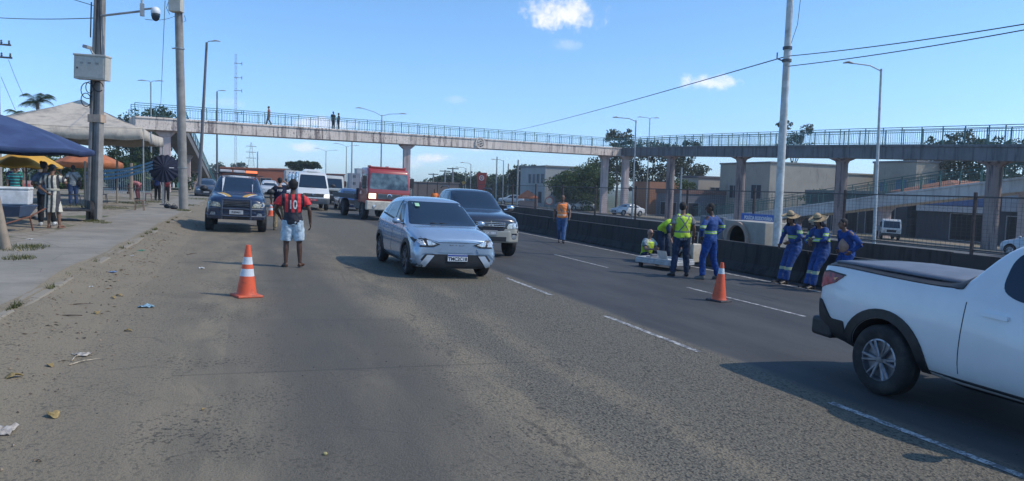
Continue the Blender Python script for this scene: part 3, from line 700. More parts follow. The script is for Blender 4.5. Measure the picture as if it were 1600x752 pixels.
def simple_car(name, label, col, kind='hatch', cat='car', group=None, lit=False):
    t = thing(name, label, cat, group=group); P = paint(label[:24], col, .35, da=.2)
    if kind == 'sedan':
        sts = [(2.1, .3, .6, .7, .6, .66, .63, .55), (2.0, .24, .7, .8, .72, .8, .76, .65), (1.3, .2, .82, .93, .78, .85, .81, .7), (.95, .2, .88, 1.0, .78, .85, .81, .68),
               (.2, .2, .9, 1.4, .78, .85, .81, .56), (-.5, .2, .92, 1.45, .78, .85, .81, .56), (-1.1, .2, .94, 1.32, .78, .85, .81, .57), (-1.55, .2, .95, 1.05, .78, .85, .81, .66), (-2.1, .26, .9, 1.0, .74, .82, .78, .66), (-2.2, .4, .8, .88, .66, .74, .7, .6)]
        top = 1.38; wb = (1.3, -1.3)
    elif kind == 'suv':
        sts = [(2.1, .4, .75, .88, .6, .68, .65, .57), (2.0, .32, .85, .98, .74, .83, .79, .68), (1.3, .3, .95, 1.08, .8, .88, .84, .72), (1.0, .3, 1.0, 1.14, .8, .88, .84, .7),
               (.3, .3, 1.02, 1.6, .8, .88, .84, .6), (-.5, .3, 1.04, 1.66, .8, .88, .84, .6), (-1.6, .3, 1.05, 1.6, .8, .88, .84, .6), (-1.95, .34, 1.02, 1.3, .78, .86, .82, .66), (-2.1, .42, .9, 1.0, .7, .8, .76, .65)]
        top = 1.56; wb = (1.3, -1.35)
    else:
        sts = [(1.9, .3, .62, .72, .6, .66, .63, .55), (1.82, .22, .7, .82, .7, .78, .75, .65), (1.2, .19, .86, .97, .76, .83, .8, .68), (.9, .19, .9, 1.03, .76, .83, .8, .67),
               (.15, .19, .92, 1.43, .76, .83, .8, .56), (-.5, .19, .94, 1.49, .76, .83, .8, .56), (-1.3, .19, .96, 1.42, .76, .83, .8, .55), (-1.7, .25, .94, 1.1, .74, .81, .78, .62), (-1.8, .36, .8, .92, .66, .74, .7, .6)]
        top = 1.41; wb = (1.2, -1.25)
    me, bv = loft(sts, [P, DARKWELL], 2, [(wb[0], .32, .38, .5), (wb[1], .32, .38, .5)]); link('body', me, t)
    zs = sts[4][2]; y1 = sts[3][0]; y2 = sts[6][0]
    patch(bv, rp([(-.68, zs+.13), (.68, zs+.13), (.54, top), (-.54, top)], .05), 'y', 1, 'windscreen', GLASS, t, res=.15)
    patch(bv, rp([(-.6, zs+.16), (.6, zs+.16), (.48, top-.06), (-.48, top-.06)], .05), 'y', -1, 'rear_window', GLASS, t, res=.15)
    for sg in (-1, 1):
        patch(bv, rp([(y1-.35, zs+.07), (-.3, zs+.07), (-.3, top), (.12, top)], .04), 'x', sg, 'side_window', GLASS, t, res=.15)
        patch(bv, rp([(-.37, zs+.07), (y2-.15, zs+.09), (y2+.12, top-.03), (-.37, top)], .04), 'x', sg, 'side_window', GLASS, t, res=.15)
        z0 = sts[1][2]
        patch(bv, rp([(sg*.42, z0-.09), (sg*.72, z0-.08), (sg*.72, z0+.03), (sg*.45, z0-.01)], .03), 'y', 1, 'headlamp', HLON if lit else HLAMP, t, .008)
        patch(bv, rp([(sg*.45, z0), (sg*.7, z0), (sg*.7, z0+.16), (sg*.45, z0+.14)], .03), 'y', -1, 'rear_lamp', RLAMP, t, .008)
        mirror_part(t, sg*.84, .65, zs+.12, sg, P)
        for yy in wb: wheel(t, sg*.74, yy, .32, .19, .21, sg, spokes=5, width=.06, twin=False)
    patch(bv, rp([(-.42, .36), (.42, .36), (.38, .58), (-.38, .58)], .03), 'y', 1, 'front_grille', BLACKPL, t, .009)
    g = G(); b = sts[0][0]+.02; g.box((-.2, b, .42), (.2, b+.015, .53)); g.build('number_plate', PLATEG, t)
    return t
def cpl(t, px, py, rz, off=0.): p = gnd(px, py, off); return place(t, p.x, p.y, rz)
cpl(simple_car('sedan_car', 'dark blue saloon in the gap between the white van and the red truck', (.02, .05, .16), 'sedan'), 545, 328, math.pi)
cpl(simple_car('white_car', 'white hatchback queueing behind the police pickup, nearer the officer', (.6, .62, .64), 'hatch', lit=False), 443, 310, math.pi)
cpl(simple_car('white_car', 'white off-roader behind the police pickup, left of the other queueing white car', (.6, .62, .64), 'suv'), 420, 309, math.pi)
cpl(simple_car('grey_car', 'grey car half hidden behind the flatbed of the red truck', (.10, .13, .18), 'hatch'), 527, 318, math.pi)
cpl(simple_car('parked_car', 'dark car parked at the far left kerb beyond the slanted utility pole', (.03, .05, .09), 'hatch'), 322, 309, math.pi+.05)
c = simple_car('white_saloon', 'white saloon on the opposite carriageway behind the pink pillars', (.62, .63, .64), 'sedan'); place(c, 42, 77, .25+math.pi/2)
c = simple_car('pale_blue_car', 'pale blue car parked beside the orange kiosk roof', (.42, .50, .55), 'suv'); place(c, 40, 112, 1.2)
c = simple_car('white_hatchback', 'white hatchback parked in front of the brown block wall', (.6, .6, .6), 'hatch'); place(c, 44, 94, 1.3)
c = simple_car('silver_car', 'silver car low behind the barrier beside the thick striped pillar', (.5, .53, .56), 'hatch'); p = atX(1488, 400, 34); place(c, 38, 25.9, 0.0)
c = simple_car('black_suv', 'black off-roader behind the barrier above the white pickup cab', (.015, .015, .02), 'suv'); place(c, 37, 23.4, 0.0)

def box_lorry(name, label, loc, rz, colr=(.6, .6, .58), kind='box'):
    t = thing(name, label, 'truck'); P = paint(label[:22], colr, .4, da=.35)
    me, bv = prism_body([(1.0, .6), (1.05, 1.3), (.8, 2.2), (.5, 2.35), (-.7, 2.35), (-.75, .6)], 1.0, [P], .07, .06); link('cab', me, t)
    patch(bv, rp([(-.86, 1.35), (.86, 1.35), (.8, 2.1), (-.8, 2.1)], .06), 'y', 1, 'windscreen', GLASS, t, res=.3)
    for sg in (-1, 1):
        patch(bv, rp([(.75, 1.35), (-.2, 1.35), (-.2, 2.05), (.6, 2.05)], .05), 'x', sg, 'side_window', GLASS, t, res=.3)
        patch(bv, rp([(sg*.6, .85), (sg*.9, .85), (sg*.9, 1.05), (sg*.6, 1.05)], .03), 'y', 1, 'headlamp', HLAMP, t, .01)
        g = G(); g.box((sg*1.12-.07, .7, 1.5), (sg*1.12+.07, .78, 1.95)); g.build('wing_mirror', BLACKPL, t)
    patch(bv, rp([(-.5, .85), (.5, .85), (.5, 1.15), (-.5, 1.15)], .03), 'y', 1, 'radiator_grille', BLACKPL, t, .01)
    g = G(); g.box((-1, .8, .45), (1, 1.1, .75)); g.build('bumper', BLACKPL, t, bev=.03)
    if kind == 'box': g = G(); g.box((-1.1, -5.2, .95), (1.1, -.85, 2.9)); g.build('cargo_box', M('cargo_white', (.6, .6, .6), .5, dirt=((.25, .22, .18), .4)), t, bev=.03)
    elif kind == 'mixer':
        g = G(); g.lathe([(.4, -5.3), (.75, -4.9), (1.15, -3.4), (1.15, -2.4), (.55, -1.2)], 28, 'y', (0, 0, 2.0)); o = g.build('mixing_drum', PM('drum_paint', lambda t_, p_, cs: setcol(t_, p_, mix(t_, (xyz(t_, cs)[1]*1.4+nz(t_, cs, 1.5, 2)*1.2).mod(1.0).lt(.35), (.62, .62, .6), (.05, .06, .09)))), t, True)
        g = G(); g.box((-.4, -5.3, .6), (.4, -.8, .95)); g.build('chassis', STEEL, t)
    else: g = G(); g.box((-1.05, -4.6, .9), (1.05, -.85, 1.5)); g.box((-.4, -4.6, .6), (.4, -.8, .9)); g.build('cargo_bed', M('tipper_grey', (.2, .22, .25), .6), t, bev=.02)
    for yy in (.1, -3.6):
        for sg in (-1, 1): wheel(t, sg*.88, yy, .45, .26, .26, sg, STEEL, 6, .07, False)
    place(t, loc[0], loc[1], rz); return t
box_lorry('box_truck', 'white box lorry far back in the queue left of the passenger van', (5.0, 86), math.pi)
box_lorry('box_truck', 'light lorry with roof rack showing just behind the right side of the white van', (6.3, 62), math.pi, (.5, .5, .46), 'bed')
c = box_lorry('white_truck', 'white lorry cab under the lower ramp on the opposite carriageway', (45.5, 42.5), math.pi*.5+.9, (.62, .62, .6), 'bed')
c2 = box_lorry('concrete_mixer', 'concrete mixer seen from its drum end beyond the straw-hatted men', (52.3, 57.5), -R_(42), (.6, .6, .58), 'mixer')
for o, k in ((c, .66), (c2, .8)): o.scale = (k, k, k)
# ------------------------------------------------------------------ ground, roads, verge
def asphalt_fn(t, p, cs):
    x, y, z = xyz(t, cs)
    big = nz(t, sc3(t, cs, .55, .10, 1), 1.0, 5, .6); mid = nz(t, sc3(t, cs, 1.6, .45, 1), 1.0, 6, .65)
    fine = nz(t, cs, 26, 5, .7); grit = nz(t, cs, 75, 3, .7); stones = vor(t, cs, 42)
    edge = nz(t, sc3(t, cs, 1, .25, 1), .8, 3)*.7
    smooth = (x+edge*.5).ss(5.15, 5.45)                  # newer, darker lanes on the right
    coarse = (x+edge*2).ss(1.8, 3.4)*(1-smooth)
    pits = nz(t, sc3(t, cs, 1, .8, 1), 36, 2, .5).ss(.46, .38); pit2 = nz(t, cs, 90, 2, .5).ss(.42, .36)
    track = ((x+edge*.8-1.15).abs().ss(1.0, .35)+(x+edge*.6+.9).abs().ss(.55, .2)*.6)*big.ss(.30, .52)
    left = mix(t, mid.ss(.32, .68), (.17, .157, .13), (.28, .25, .20)); left = mix(t, track*(mid.ss(.3, .6)*.35+.55), left, (.108, .107, .102)); left = mix(t, pit2*.35, left, (.06, .06, .056))
    left = mix(t, pits*nz(t, cs, 1.3, 3).ss(.4, .6)*(1.0-track*.7)*.9, left, (.06, .058, .052))
    crs = mix(t, (grit*.5+fine*.6).ss(.38, .66), (.115, .112, .10), (.225, .213, .18)); crs = mix(t, (pits*.8).mx(pit2*.6), crs, (.044, .045, .043))
    c = mix(t, coarse, left, crs)
    rightc = mix(t, (mid*.6+big*.4).ss(.35, .7), (.050, .055, .066), (.085, .090, .100))
    c = mix(t, smooth, c, rightc)
    # sand blown against the kerb and in bands along the wheel tracks
    sand = ((x*-1.0)+big*3.4+mid*1.8).ss(2.0, 4.4)*.85
    band = ((x+edge*1.0-2.45).abs().ss(.55, .05)+(x+edge*1.2-3.5).abs().ss(.35, .05)*.7+(x+edge*1.2+.1).abs().ss(.5, .1)*.8)*mid.ss(.40, .60)*(y.ss(30, 9))*.75
    m = sand.mx(band)*(fine*.6+.6)*(1-smooth*.95)*(1-pits*.6)
    c = mix(t, m, c, (.30, .262, .20))
    # cracks, stains, a straight patch seam
    cr = vor(t, mix(t, .25, cs, mix(t, 1.0, cs, (1, 1, 1), 'MULTIPLY')), .55, 'Distance', 'DISTANCE_TO_EDGE')
    c = mix(t, cr.ss(.010, .002)*mid.ss(.5, .6)*.3, c, (.05, .05, .05))
    seam = (y-(x*.06)-6.75).abs().ss(.03, .008)*x.gt(-.6)*x.lt(3.2)*.35
    c = mix(t, seam, c, (.04, .04, .04))
    fz = nz(t, cs, 5, 4)*.16; s2 = (x+fz*2.2-2.2).abs().ss(.05, .008)*y.lt(20)*nz(t, cs, .9, 4).ss(.45, .6)*.55
    c = mix(t, s2*mid.ss(.35, .5), c, (.045, .045, .043))
    pat = (x.gt(-.2)*x.lt(1.9)*y.gt(6.75+0)*y.lt(9.4))*.28
    c = mix(t, pat*mid.ss(.3, .6), c, (.09, .088, .09))
    oil = nz(t, cs, .6, 2).ss(.62, .75)*.3
    c = mix(t, oil, c, (.05, .05, .052))
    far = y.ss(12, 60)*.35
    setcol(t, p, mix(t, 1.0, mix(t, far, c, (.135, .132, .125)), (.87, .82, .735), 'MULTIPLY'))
    setv(t, p, 'Roughness', fine*.2+.72); setv(t, p, 'Specular IOR Level', .3)
    h = grit*(1.0)+stones*(coarse*.9+.25)+fine*.6
    bump(t, p, h*(1-smooth*.55), .75, .016)
ASPH = PM('asphalt', asphalt_fn, 'World')
def dirt_fn(t, p, cs):
    x, y, z = xyz(t, cs)
    a = nz(t, cs, .35, 6, .65); b = nz(t, cs, 3.5, 6, .7); g_ = nz(t, cs, 50, 3, .7)
    c = mix(t, b.ss(.35, .68), (.19, .165, .13), (.33, .29, .235))
    c = mix(t, a.ss(.52, .62)*.8*(x.lt(-4.6).mx(x.gt(13))), c, (.065, .085, .032))
    c = mix(t, y.ss(70, 170)*.8, c, (.06, .085, .045)); c = mix(t, g_.ss(.55, .75)*.3, c, (.12, .10, .08))
    setcol(t, p, c); setv(t, p, 'Roughness', .95); setv(t, p, 'Specular IOR Level', .15); bump(t, p, b+g_*.4, .6, .03)
DIRT = PM('dry_earth', dirt_fn, 'World')
def slab_fn(t, p, cs):
    x, y, z = xyz(t, cs)
    a = nz(t, cs, 1.1, 6, .65); b = nz(t, cs, 14, 5, .7); g_ = nz(t, cs, 70, 2, .6)
    c = mix(t, a.ss(.3, .7), (.215, .198, .168), (.30, .272, .225)); c = mix(t, b.ss(.5, .8)*.4, c, (.13, .125, .115))
    c = mix(t, (x+2.45-a*.7).ss(-.75, -.15)*.9, c, (.27, .235, .18)); c = mix(t, (x+4.35+a*.6).ss(.5, .0)*.7, c, (.25, .215, .165))
    j = ((y+.3).mod(2.6)-1.3).abs().ss(.02, .006)*.6
    c = mix(t, j, c, (.08, .075, .065)); cr = vor(t, cs, .7, 'Distance', 'DISTANCE_TO_EDGE').ss(.006, .001)*.5
    c = mix(t, cr, c, (.08, .075, .07))
    setcol(t, p, c); setv(t, p, 'Roughness', .9); setv(t, p, 'Specular IOR Level', .2); bump(t, p, b*.6+g_*.5-j, .45, .012)
SLAB = PM('pavement_concrete', slab_fn, 'World')
def sheet(name, xs, ys, off, mat, fn=None):
    g = G(); n = len(ys)
    g.add([(x, y, gz(x)+off+(fn(x, y) if fn else 0)) for x in xs for y in ys], [(i*n+j, (i+1)*n+j, (i+1)*n+j+1, i*n+j+1) for i in range(len(xs)-1) for j in range(n-1)])
    return tag(g.build(name, mat, None, True), kind='structure')
def lin(a, b, k): return [a+(b-a)*i/k for i in range(k+1)]
sheet('ground', [-3000, -300, -9.001, -9, 0, 20, 45, 75, 75.001, 300, 3000], [-80, 0, 60, 200, 600, 4500], -.03, DIRT)
sheet('verge', [-60, -9.001, -9, -4.42], lin(-20, 300, 40), .095, DIRT)
sheet('road', lin(-2.36, 12.46, 12), lin(-25, 600, 60), 0, ASPH)
sheet('opposite_road', lin(20.2, 40, 6), lin(-25, 600, 40), .004, M('far_asphalt', (.10, .105, .11), .85, ns=.8, kind='World'))
sheet('median', [13.0, 19.2], lin(-25, 400, 10), .02, DIRT)
ys = lin(-6, 130, 300)
g = G(); g.box((-4.42, -20, 0), (-2.50, 200, .125)); 
for v in g.v: v.z += gz(v.x)
tag(g.build('pavement', SLAB), kind='structure')
def kerb_mesh():
    g = G(); random.seed(3); y = -4.0
    while y < 120:
        L = .95; o = random.uniform(-.02, .02); h = random.uniform(.10, .135)
        g.box((-2.50+o*.4, y, -.05), (-2.36+o, y+L-random.uniform(.01, .05), h+.0)); y += L
    for v in g.v: v.z += gz(v.x)
    return g
tag(kerb_mesh().build('kerb', SLAB, bev=.02), kind='structure')
def bankz(x, y):
    u = (x+2.58)/1.25; n = noise.noise((x*1.3, y*.5, 0)); n2 = noise.noise((x*6, y*4, 3))
    return max(-.02, (.150+.03*n)*max(0,1-u)**1.6*(1.0+.5*noise.noise((0, y*.35, 9))) + .010*n2*(1-u)+.002 - .012*max(0, u-.8)*5)
sheet('sand_bank', lin(-2.58, -1.25, 18), lin(-2, 60, 500), 0, ASPH, bankz)
WHITE = PM('road_paint', lambda t, p, cs: (setcol(t, p, mix(t, (nz(t, cs, 9, 5, .75)*.7+nz(t, cs, 60, 3)*.4).ss(.46, .60), (.50, .50, .48), (.12, .12, .125))), setv(t, p, 'Roughness', .8)), 'World')
def strip(x, y0, y1, w=.085):
    g = G(); n = max(1, int(abs(y1-y0)/2)); ys = lin(y0, y1, n)
    g.add([(xx, yy, gz(xx)+.004) for xx in (x-w/2, x+w/2) for yy in ys], [(j, n+1+j, n+2+j, j+1) for j in range(n)])
    return g
g = G()
for k in range(-1, 12):
    for X, y0, L, per in ((4.95, 7.2, 2.4, 4.45), (8.55, 9.55, 3.45, 7.0)):
        y = y0 + k*per
        if X < 5 and 13 < y < 48: continue
        s = strip(X, y, y+L); g.add(s.v, s.f)
s = strip(11.62, -20, 300, .13); g.add(s.v, s.f)
tag(g.build('road_markings', WHITE), kind='structure')

# ------------------------------------------------------------------ thin humid air
g = G(); g.box((-260, -30, -4.2), (420, 560, 60)); hz_m = bpy.data.materials.new('haze_air'); hz_m.use_nodes = True; ht = hz_m.node_tree; ht.nodes.clear()
hv = ht.nodes.new('ShaderNodeVolumePrincipled'); hv.inputs['Color'].default_value = (.80, .90, 1, 1); hv.inputs['Density'].default_value = .00055; hv.inputs['Anisotropy'].default_value = .2
ho = ht.nodes.new('ShaderNodeOutputMaterial'); ht.links.new(hv.outputs[0], ho.inputs['Volume'])
tag(g.build('haze', hz_m), kind='stuff')
# ------------------------------------------------------------------ concrete barriers
def conc_fn(base, dark, streak=1.0, moss=0.):
    def fn(t, p, cs):
        a = nz(t, cs, .8, 6, .65); b = nz(t, sc3(t, cs, 2.2, 2.2, .16), 1.6, 5, .7); c_ = nz(t, cs, 20, 4, .6)
        c = mix(t, a.ss(.3, .7), base, tuple(q*.8 for q in base))
        c = mix(t, b.ss(.47, .66)*streak, c, dark); c = mix(t, c_.ss(.55, .8)*.3, c, dark)
        setcol(t, p, c); setv(t, p, 'Roughness', .9); setv(t, p, 'Specular IOR Level', .2); bump(t, p, c_+a, .3, .02)
    return fn
SOOT = PM('sooty_concrete', conc_fn((.055, .055, .055), (.022, .022, .024), .9), 'World')
RAMPC = PM('ramp_concrete', conc_fn((.20, .20, .205), (.085, .085, .09), .8), 'World')
def girder_fn(t, p, cs):
    a = nz(t, cs, .5, 6, .65); b = nz(t, sc3(t, cs, 1.6, 1.6, .12), 1.4, 5, .75); c_ = nz(t, cs, 7, 5, .65); z = xyz(t, cs)[2]
    c = mix(t, a.ss(.3, .7), (.76, .66, .58), (.62, .53, .46))
    m = (b.ss(.50, .59)*.8+c_.ss(.55, .64)*.6)*nz(t, cs, .22, 3).ss(.35, .6, .30, 1)
    c = mix(t, m, c, (.10, .075, .08)); setcol(t, p, c); setv(t, p, 'Roughness', .9); bump(t, p, c_, .3, .03)
GIRD = PM('girder_concrete', girder_fn, 'World')
PILL = PM('pillar_concrete', conc_fn((.56, .46, .44), (.20, .16, .16), .6), 'World')
TEAL = M('railing_teal', (.03, .13, .13), .5, dirt=((.09, .05, .03), .5))
def barrier(name, label, X, y0, y1, h, half, sag=.0, mat=SOOT, seg=4.0):
    t = thing(name, label, 'barrier', (X, 0, 0)); y = y0; g = G(); random.seed(int(X))
    prof = [(-half, 0), (-half, .08), (-half*.55, .30), (-half*.36, h), (half*.36, h), (half*.55, .30), (half, .08), (half, 0)]
    while y < y1:
        s = G(); s.prism(prof, y, y+seg-.02, 'y'); dx, dz = random.uniform(-.02, .02), random.uniform(-.02, .015)
        for v in s.v: v.x += dx; v.z += gz(X+v.x)-.03+(dz if v.z > .2 else 0)
        g.add(s.v, s.f); y += seg
    g.build('concrete_wall', mat, t, bev=.015); return t
barrier('concrete_barrier', 'long sooty concrete crash barrier beside the three lanes, in front of the seated crew', 12.62, 6, 260, .82, .30)
b2 = barrier('fenced_barrier', 'second concrete barrier across the median carrying the tall wire fence', 19.6, 8, 200, .80, .20)
for k in range(26):
    y = 10.5+k*4.9; g = G(); dx = random.uniform(-.03, .03)
    g.tube([(0, y, gz(19.6)+.7), (dx, y+dx, gz(19.6)+2.55)], .055, 6)
    g.build('fence_post', M('rusty_post', (.07, .05, .045), .7, var=.4), b2)
g = G()
for z in [0.85+.11*i for i in range(15)]: g.tube([(0, 10.5, gz(19.6)+z), (0, 132, gz(19.6)+z)], .0035 if z > .9 else .02, 4)
y = 10.5
while y < 90: g.tube([(0, y, gz(19.6)+.85), (0, y, gz(19.6)+2.4)], .004, 3); y += .16
for z in (.9, 2.42): g.tube([(0, 10.5, gz(19.6)+z), (0, 132, gz(19.6)+z)], .02, 5)
g.build('wire_mesh', M('fence_wire', (.09, .09, .09), .6, .3), b2)

# ------------------------------------------------------------------ footbridge
br = thing('footbridge', 'long stained concrete footbridge with teal railings and ramps spanning the whole road', 'footbridge')
L0 = Vector((-8.95, 69.5, 0)); R0_ = Vector((45.0, 84.5, 0))
zl = zat(L0.x, L0.y, 181); zr = zat(R0_.x, R0_.y, 231)
def railing(pts, h=1.1, post=2.0, pick=.2, name='railing', rows=(1.1, .93, .12)):
    g = G(); pts = [Vector(p) for p in pts]
    for a, b in zip(pts, pts[1:]):
        L = (b-a).length
        for r in rows: g.tube([a+Vector((0, 0, r)), b+Vector((0, 0, r))], .034 if r > .99 else .024, 4, cap=False)
        for i in range(int(L/post)+1):
            q = a+(b-a)*min(1, i*post/L); g.tube([q, q+Vector((0, 0, h))], .038, 4, cap=False)
        for i in range(int(L/pick)):
            q = a+(b-a)*(i*pick/L); g.tube([q+Vector((0, 0, rows[-1])), q+Vector((0, 0, rows[1]))], .011, 3, cap=False)
    return g.build(name, TEAL, br)
def deck(pts, w, th, mat, name='deck'):
    """beam following pts (centre line, z = top), with a slightly projecting slab edge"""
    g = G()
    for (w_, t0, t1) in ((w, 0, .16), (w-.16, .16, th)):
        vs = []; 
        for i, p in enumerate(pts):
            p = Vector(p); d = (Vector(pts[min(i+1, len(pts)-1)])-Vector(pts[max(i-1, 0)])); d.z = 0; d.normalize(); n = Vector((-d.y, d.x, 0))*w_/2
            vs += [p+n-Vector((0, 0, t0)), p-n-Vector((0, 0, t0)), p-n-Vector((0, 0, t1)), p+n-Vector((0, 0, t1))]
        k = len(pts); fs = [(0, 1, 2, 3), (4*k-1, 4*k-2, 4*k-3, 4*k-4)]
        for i in range(k-1):
            for j in range(4): fs.append((i*4+j, (i+1)*4+j, (i+1)*4+(j+1) % 4, i*4+(j+1) % 4))
        g.add(vs, fs)
    return g.build(name, mat, br, bev=.02)
dv = (R0_-L0); dv.z = 0; dn = Vector((-dv.y, dv.x, 0)).normalized()
def main_pt(u, side=0.): p = L0+(R0_-L0)*u; return Vector((p.x, p.y, zl+(zr-zl)*u))+dn*side
W_ = 2.2
deck([main_pt(i/8)+dn*W_/2 for i in range(9)], W_, 1.08, GIRD, 'main_girder')
railing([main_pt(i/8, .08) for i in range(9)], post=1.9, pick=.24); railing([main_pt(i/8, W_-.08) for i in range(9)], post=1.9, pick=.3)
# emblem plate
u_e = .615; e = main_pt(u_e, -.05)-Vector((0, 0, .5)); 
g = G(); g.lathe([(.62, -.03), (.62, .03), (.48, .03), (.48, -.03)], 28, 'y', loop=True); g.tube([(-.35, 0, .12), (0, 0, .3), (.35, 0, .1), (0, 0, 0), (-.3, 0, -.14), (.05, 0, -.3), (.36, 0, -.12)], .06, 6)
o = g.build('round_emblem', M('emblem_paint', (.62, .56, .5), .8), br, True, loc=e); o.rotation_euler = (0, 0, math.atan2(dv.y, dv.x))
def pillar(x, y, ztop, w=.8, d=.55, capw=1.6, mat=PILL, name='pillar'):
    g = G(); z0 = gz(x)-.1
    g.box((-w/2, -d/2, z0), (w/2, d/2, ztop-.5)); 
    g.add([(-w/2, -d/2, ztop-.5), (w/2, -d/2, ztop-.5), (w/2, d/2, ztop-.5), (-w/2, d/2, ztop-.5), (-capw/2, -d/2-.1, ztop-.12), (capw/2, -d/2-.1, ztop-.12), (capw/2, d/2+.1, ztop-.12), (-capw/2, d/2+.1, ztop-.12)],
          [(3, 2, 1, 0), (4, 5, 6, 7), (0, 1, 5, 4), (1, 2, 6, 5), (2, 3, 7, 6), (3, 0, 4, 7)])
    g.box((-capw/2, -d/2-.1, ztop-.12), (capw/2, d/2+.1, ztop+.0)); return g.build(name, mat, br, bev=.03, loc=(x, y, 0))
for px, w, u in ((258, .85, .045), (636, .72, None), (946, .85, None), (968, .85, None)):
    if px == 968: x, y, zt = 45.6, 84.5, zr-1.05
    else:
        # where the sight line through px crosses the bridge axis
        a = ray(px, 250); lo, hi = 0., 1.
        for _ in range(40):
            m = (lo+hi)/2; q = main_pt(m, W_/2); 
            if proj(q)[0] < px: lo = m
            else: hi = m
        q = main_pt(m, W_/2); x, y, zt = q.x, q.y, q.z-1.08
    pillar(x, y, zt, w, .6)
# ramp one, towards the camera on the far side of the opposite road
ramp_in = [(83.5, 226+5, 1.0), (72, 229, 1.05), (59.5, 228, 1.05), (46.7, 226.5, 1.02), (33.7, 226, 1.0)]
RX = 45.0; rp1 = []
for y, py, _ in ramp_in: rp1.append(Vector((RX, y, zat(RX, y, py))))
sl = (rp1[-1]-rp1[-2])/(rp1[-1].y-rp1[-2].y)
rp1.append(rp1[-1]+sl*(-7.5))
rp1 = [Vector((RX, 85.8, zr))] + rp1
cen = [p+Vector((1.1, 0, 0)) for p in rp1]
deck(cen, 2.2, 1.05, RAMPC, 'upper_ramp')
railing([p+Vector((.08, 0, 0)) for p in rp1], 1.25, 1.7, .17, rows=(1.25, 1.02, .12)); railing([p+Vector((2.12, 0, 0)) for p in rp1], 1.25, 1.7, .2, rows=(1.25, 1.02, .12))
for y in (73.6, 60.8, 47.7, 34.6): 
    z = [a.z+(b.z-a.z)*(y-a.y)/(b.y-a.y) for a, b in zip(rp1, rp1[1:]) if b.y <= y <= a.y][0]
    x = RX+.55; zt = z-1.05; g = G(); z0 = gz(x)-.1
    g.lathe([(.46, z0), (.46, zt-.45), (.55, zt-.25), (1.0, zt-.05), (1.0, zt)], 24); g.build('round_pillar' if y < 50 else 'pillar', PM('pillar_peel', conc_fn((.34, .27, .25), (.07, .065, .08), 1.0), 'World'), br, True, 50, loc=(x, y, 0))
# landing and ramp two, dropping away from the camera
zL = rp1[-1].z; RX2 = 49.0; g = G(); g.box((RX, 23.4, zL-1.05), (RX2+2.2, rp1[-1].y, zL)); g.build('landing', RAMPC, br)
rp2 = [Vector((RX2, rp1[-1].y, zL-.0))]
for y, py in ((34.8, 275), (45.0, 300), (54, 318), (62.5, 331)): rp2.append(Vector((RX2, y, zat(RX2, y, py))))
rp2.append(Vector((RX2, 74, gz(RX2)+.3)))
deck([p+Vector((1.1, 0, 0)) for p in rp2], 2.2, 1.0, PM('ramp_light', conc_fn((.68, .68, .67), (.34, .34, .35), .55), 'World'), 'lower_ramp')
railing([p+Vector((.08, 0, 0)) for p in rp2], 1.2, 1.7, .17, rows=(1.2, 1.0, .12)); railing([p+Vector((2.12, 0, 0)) for p in rp2], 1.2, 1.7, .2, rows=(1.2, 1.0, .12))
for y in (35.5, 47.5, 58): 
    z = [a.z+(b.z-a.z)*(y-a.y)/(b.y-a.y) for a, b in zip(rp2, rp2[1:]) if a.y <= y <= b.y][0]
    pillar(RX2+1.1, y, z-.85, 1.0, .6, 1.8)
# left ramp running away beside the pavement
zL2 = zl; lp = [Vector((-6.4, 71.5, zL2-.01)), Vector((-6.4, 73, zL2-.01)), Vector((-6.4, 138, .3))]
deck([p+Vector((0, 0, 0)) for p in lp], 2.2, .9, RAMPC, 'left_ramp'); railing([p+Vector((1.0, 0, 0)) for p in lp], post=3, pick=.6)
g = G(); g.box((-9.6, 71.2, zL2-1.06), (-5.2, 73.4, zL2+.003)); g.build('landing', GIRD, br)
for y in (90, 106, 122): pillar(-6.4, y, zL2-.9-(y-73)*(zL2-.3)/65, .7, .5, 1.2)

# ------------------------------------------------------------------ poles
CPOLE = M('concrete_pole', (.27, .255, .235), .85, ns=3, bs=.3, dirt=((.12, .10, .09), .6))
GALV = M('galvanised', (.36, .37, .37), .5, .5, dirt=((.15, .13, .11), .4))
WHITEP = M('pole_white', (.55, .56, .54), .55, dirt=((.25, .2, .15), .5))
def lean_pts(bx, by, z0, top_px, z1):
    """pole axis between its foot and its top: the lean across the view is read from the top pixel"""
    lo, hi = -3., 3.
    for _ in range(40):
        m = (lo+hi)/2
        if proj((bx+m*CR.x, by+m*CR.y, z1))[0] < top_px: lo = m
        else: hi = m
    return Vector((bx, by, z0)), Vector((bx+m*CR.x, by+m*CR.y, z1))
def street_lamp(label, x, y, top_py, arms, r=.07, top_px=None, mat=None, wires=None, gname='street lamps along the road', name='street_lamp'):
    z1 = zat(x, y, top_py); z0 = gz(x); t = thing(name, label, 'street lamp', (x, y, z0), 0, gname)
    if top_px: a, b = lean_pts(x, y, z0, top_px, z1); b = b-a
    else: b = Vector((0, 0, z1-z0))
    g = G(); g.tube([(0, 0, 0), b*.5, b], [r, r*.82, r*.6], 10); g.lathe([(r*1.8, 0), (r*1.8, .04), (r*1.1, .3)], 10); g.build('pole', mat or GALV, t, True)
    for (ax, az, L) in arms:
        e = b+Vector((CR.x*ax, CR.y*ax, az)); u = Vector((CR.x, CR.y, 0))*(1 if ax > 0 else -1)
        g = G(); g.tube([b-Vector((0, 0, .1)), b+(e-b)*.4+Vector((0, 0, .05)), e], .028, 6); ar = g.build('lamp_arm', mat or GALV, t, True)
        g = G(); g.tube([e, e+u*L*.5+Vector((0, 0, .05)), e+u*L], [(.06, .04), (.14, .06), (.06, .03)], 8, ref=(CR.y, -CR.x, 0)); g.build('lamp_head', M('lamp_head', (.4, .41, .42), .5), ar, True)
    return t
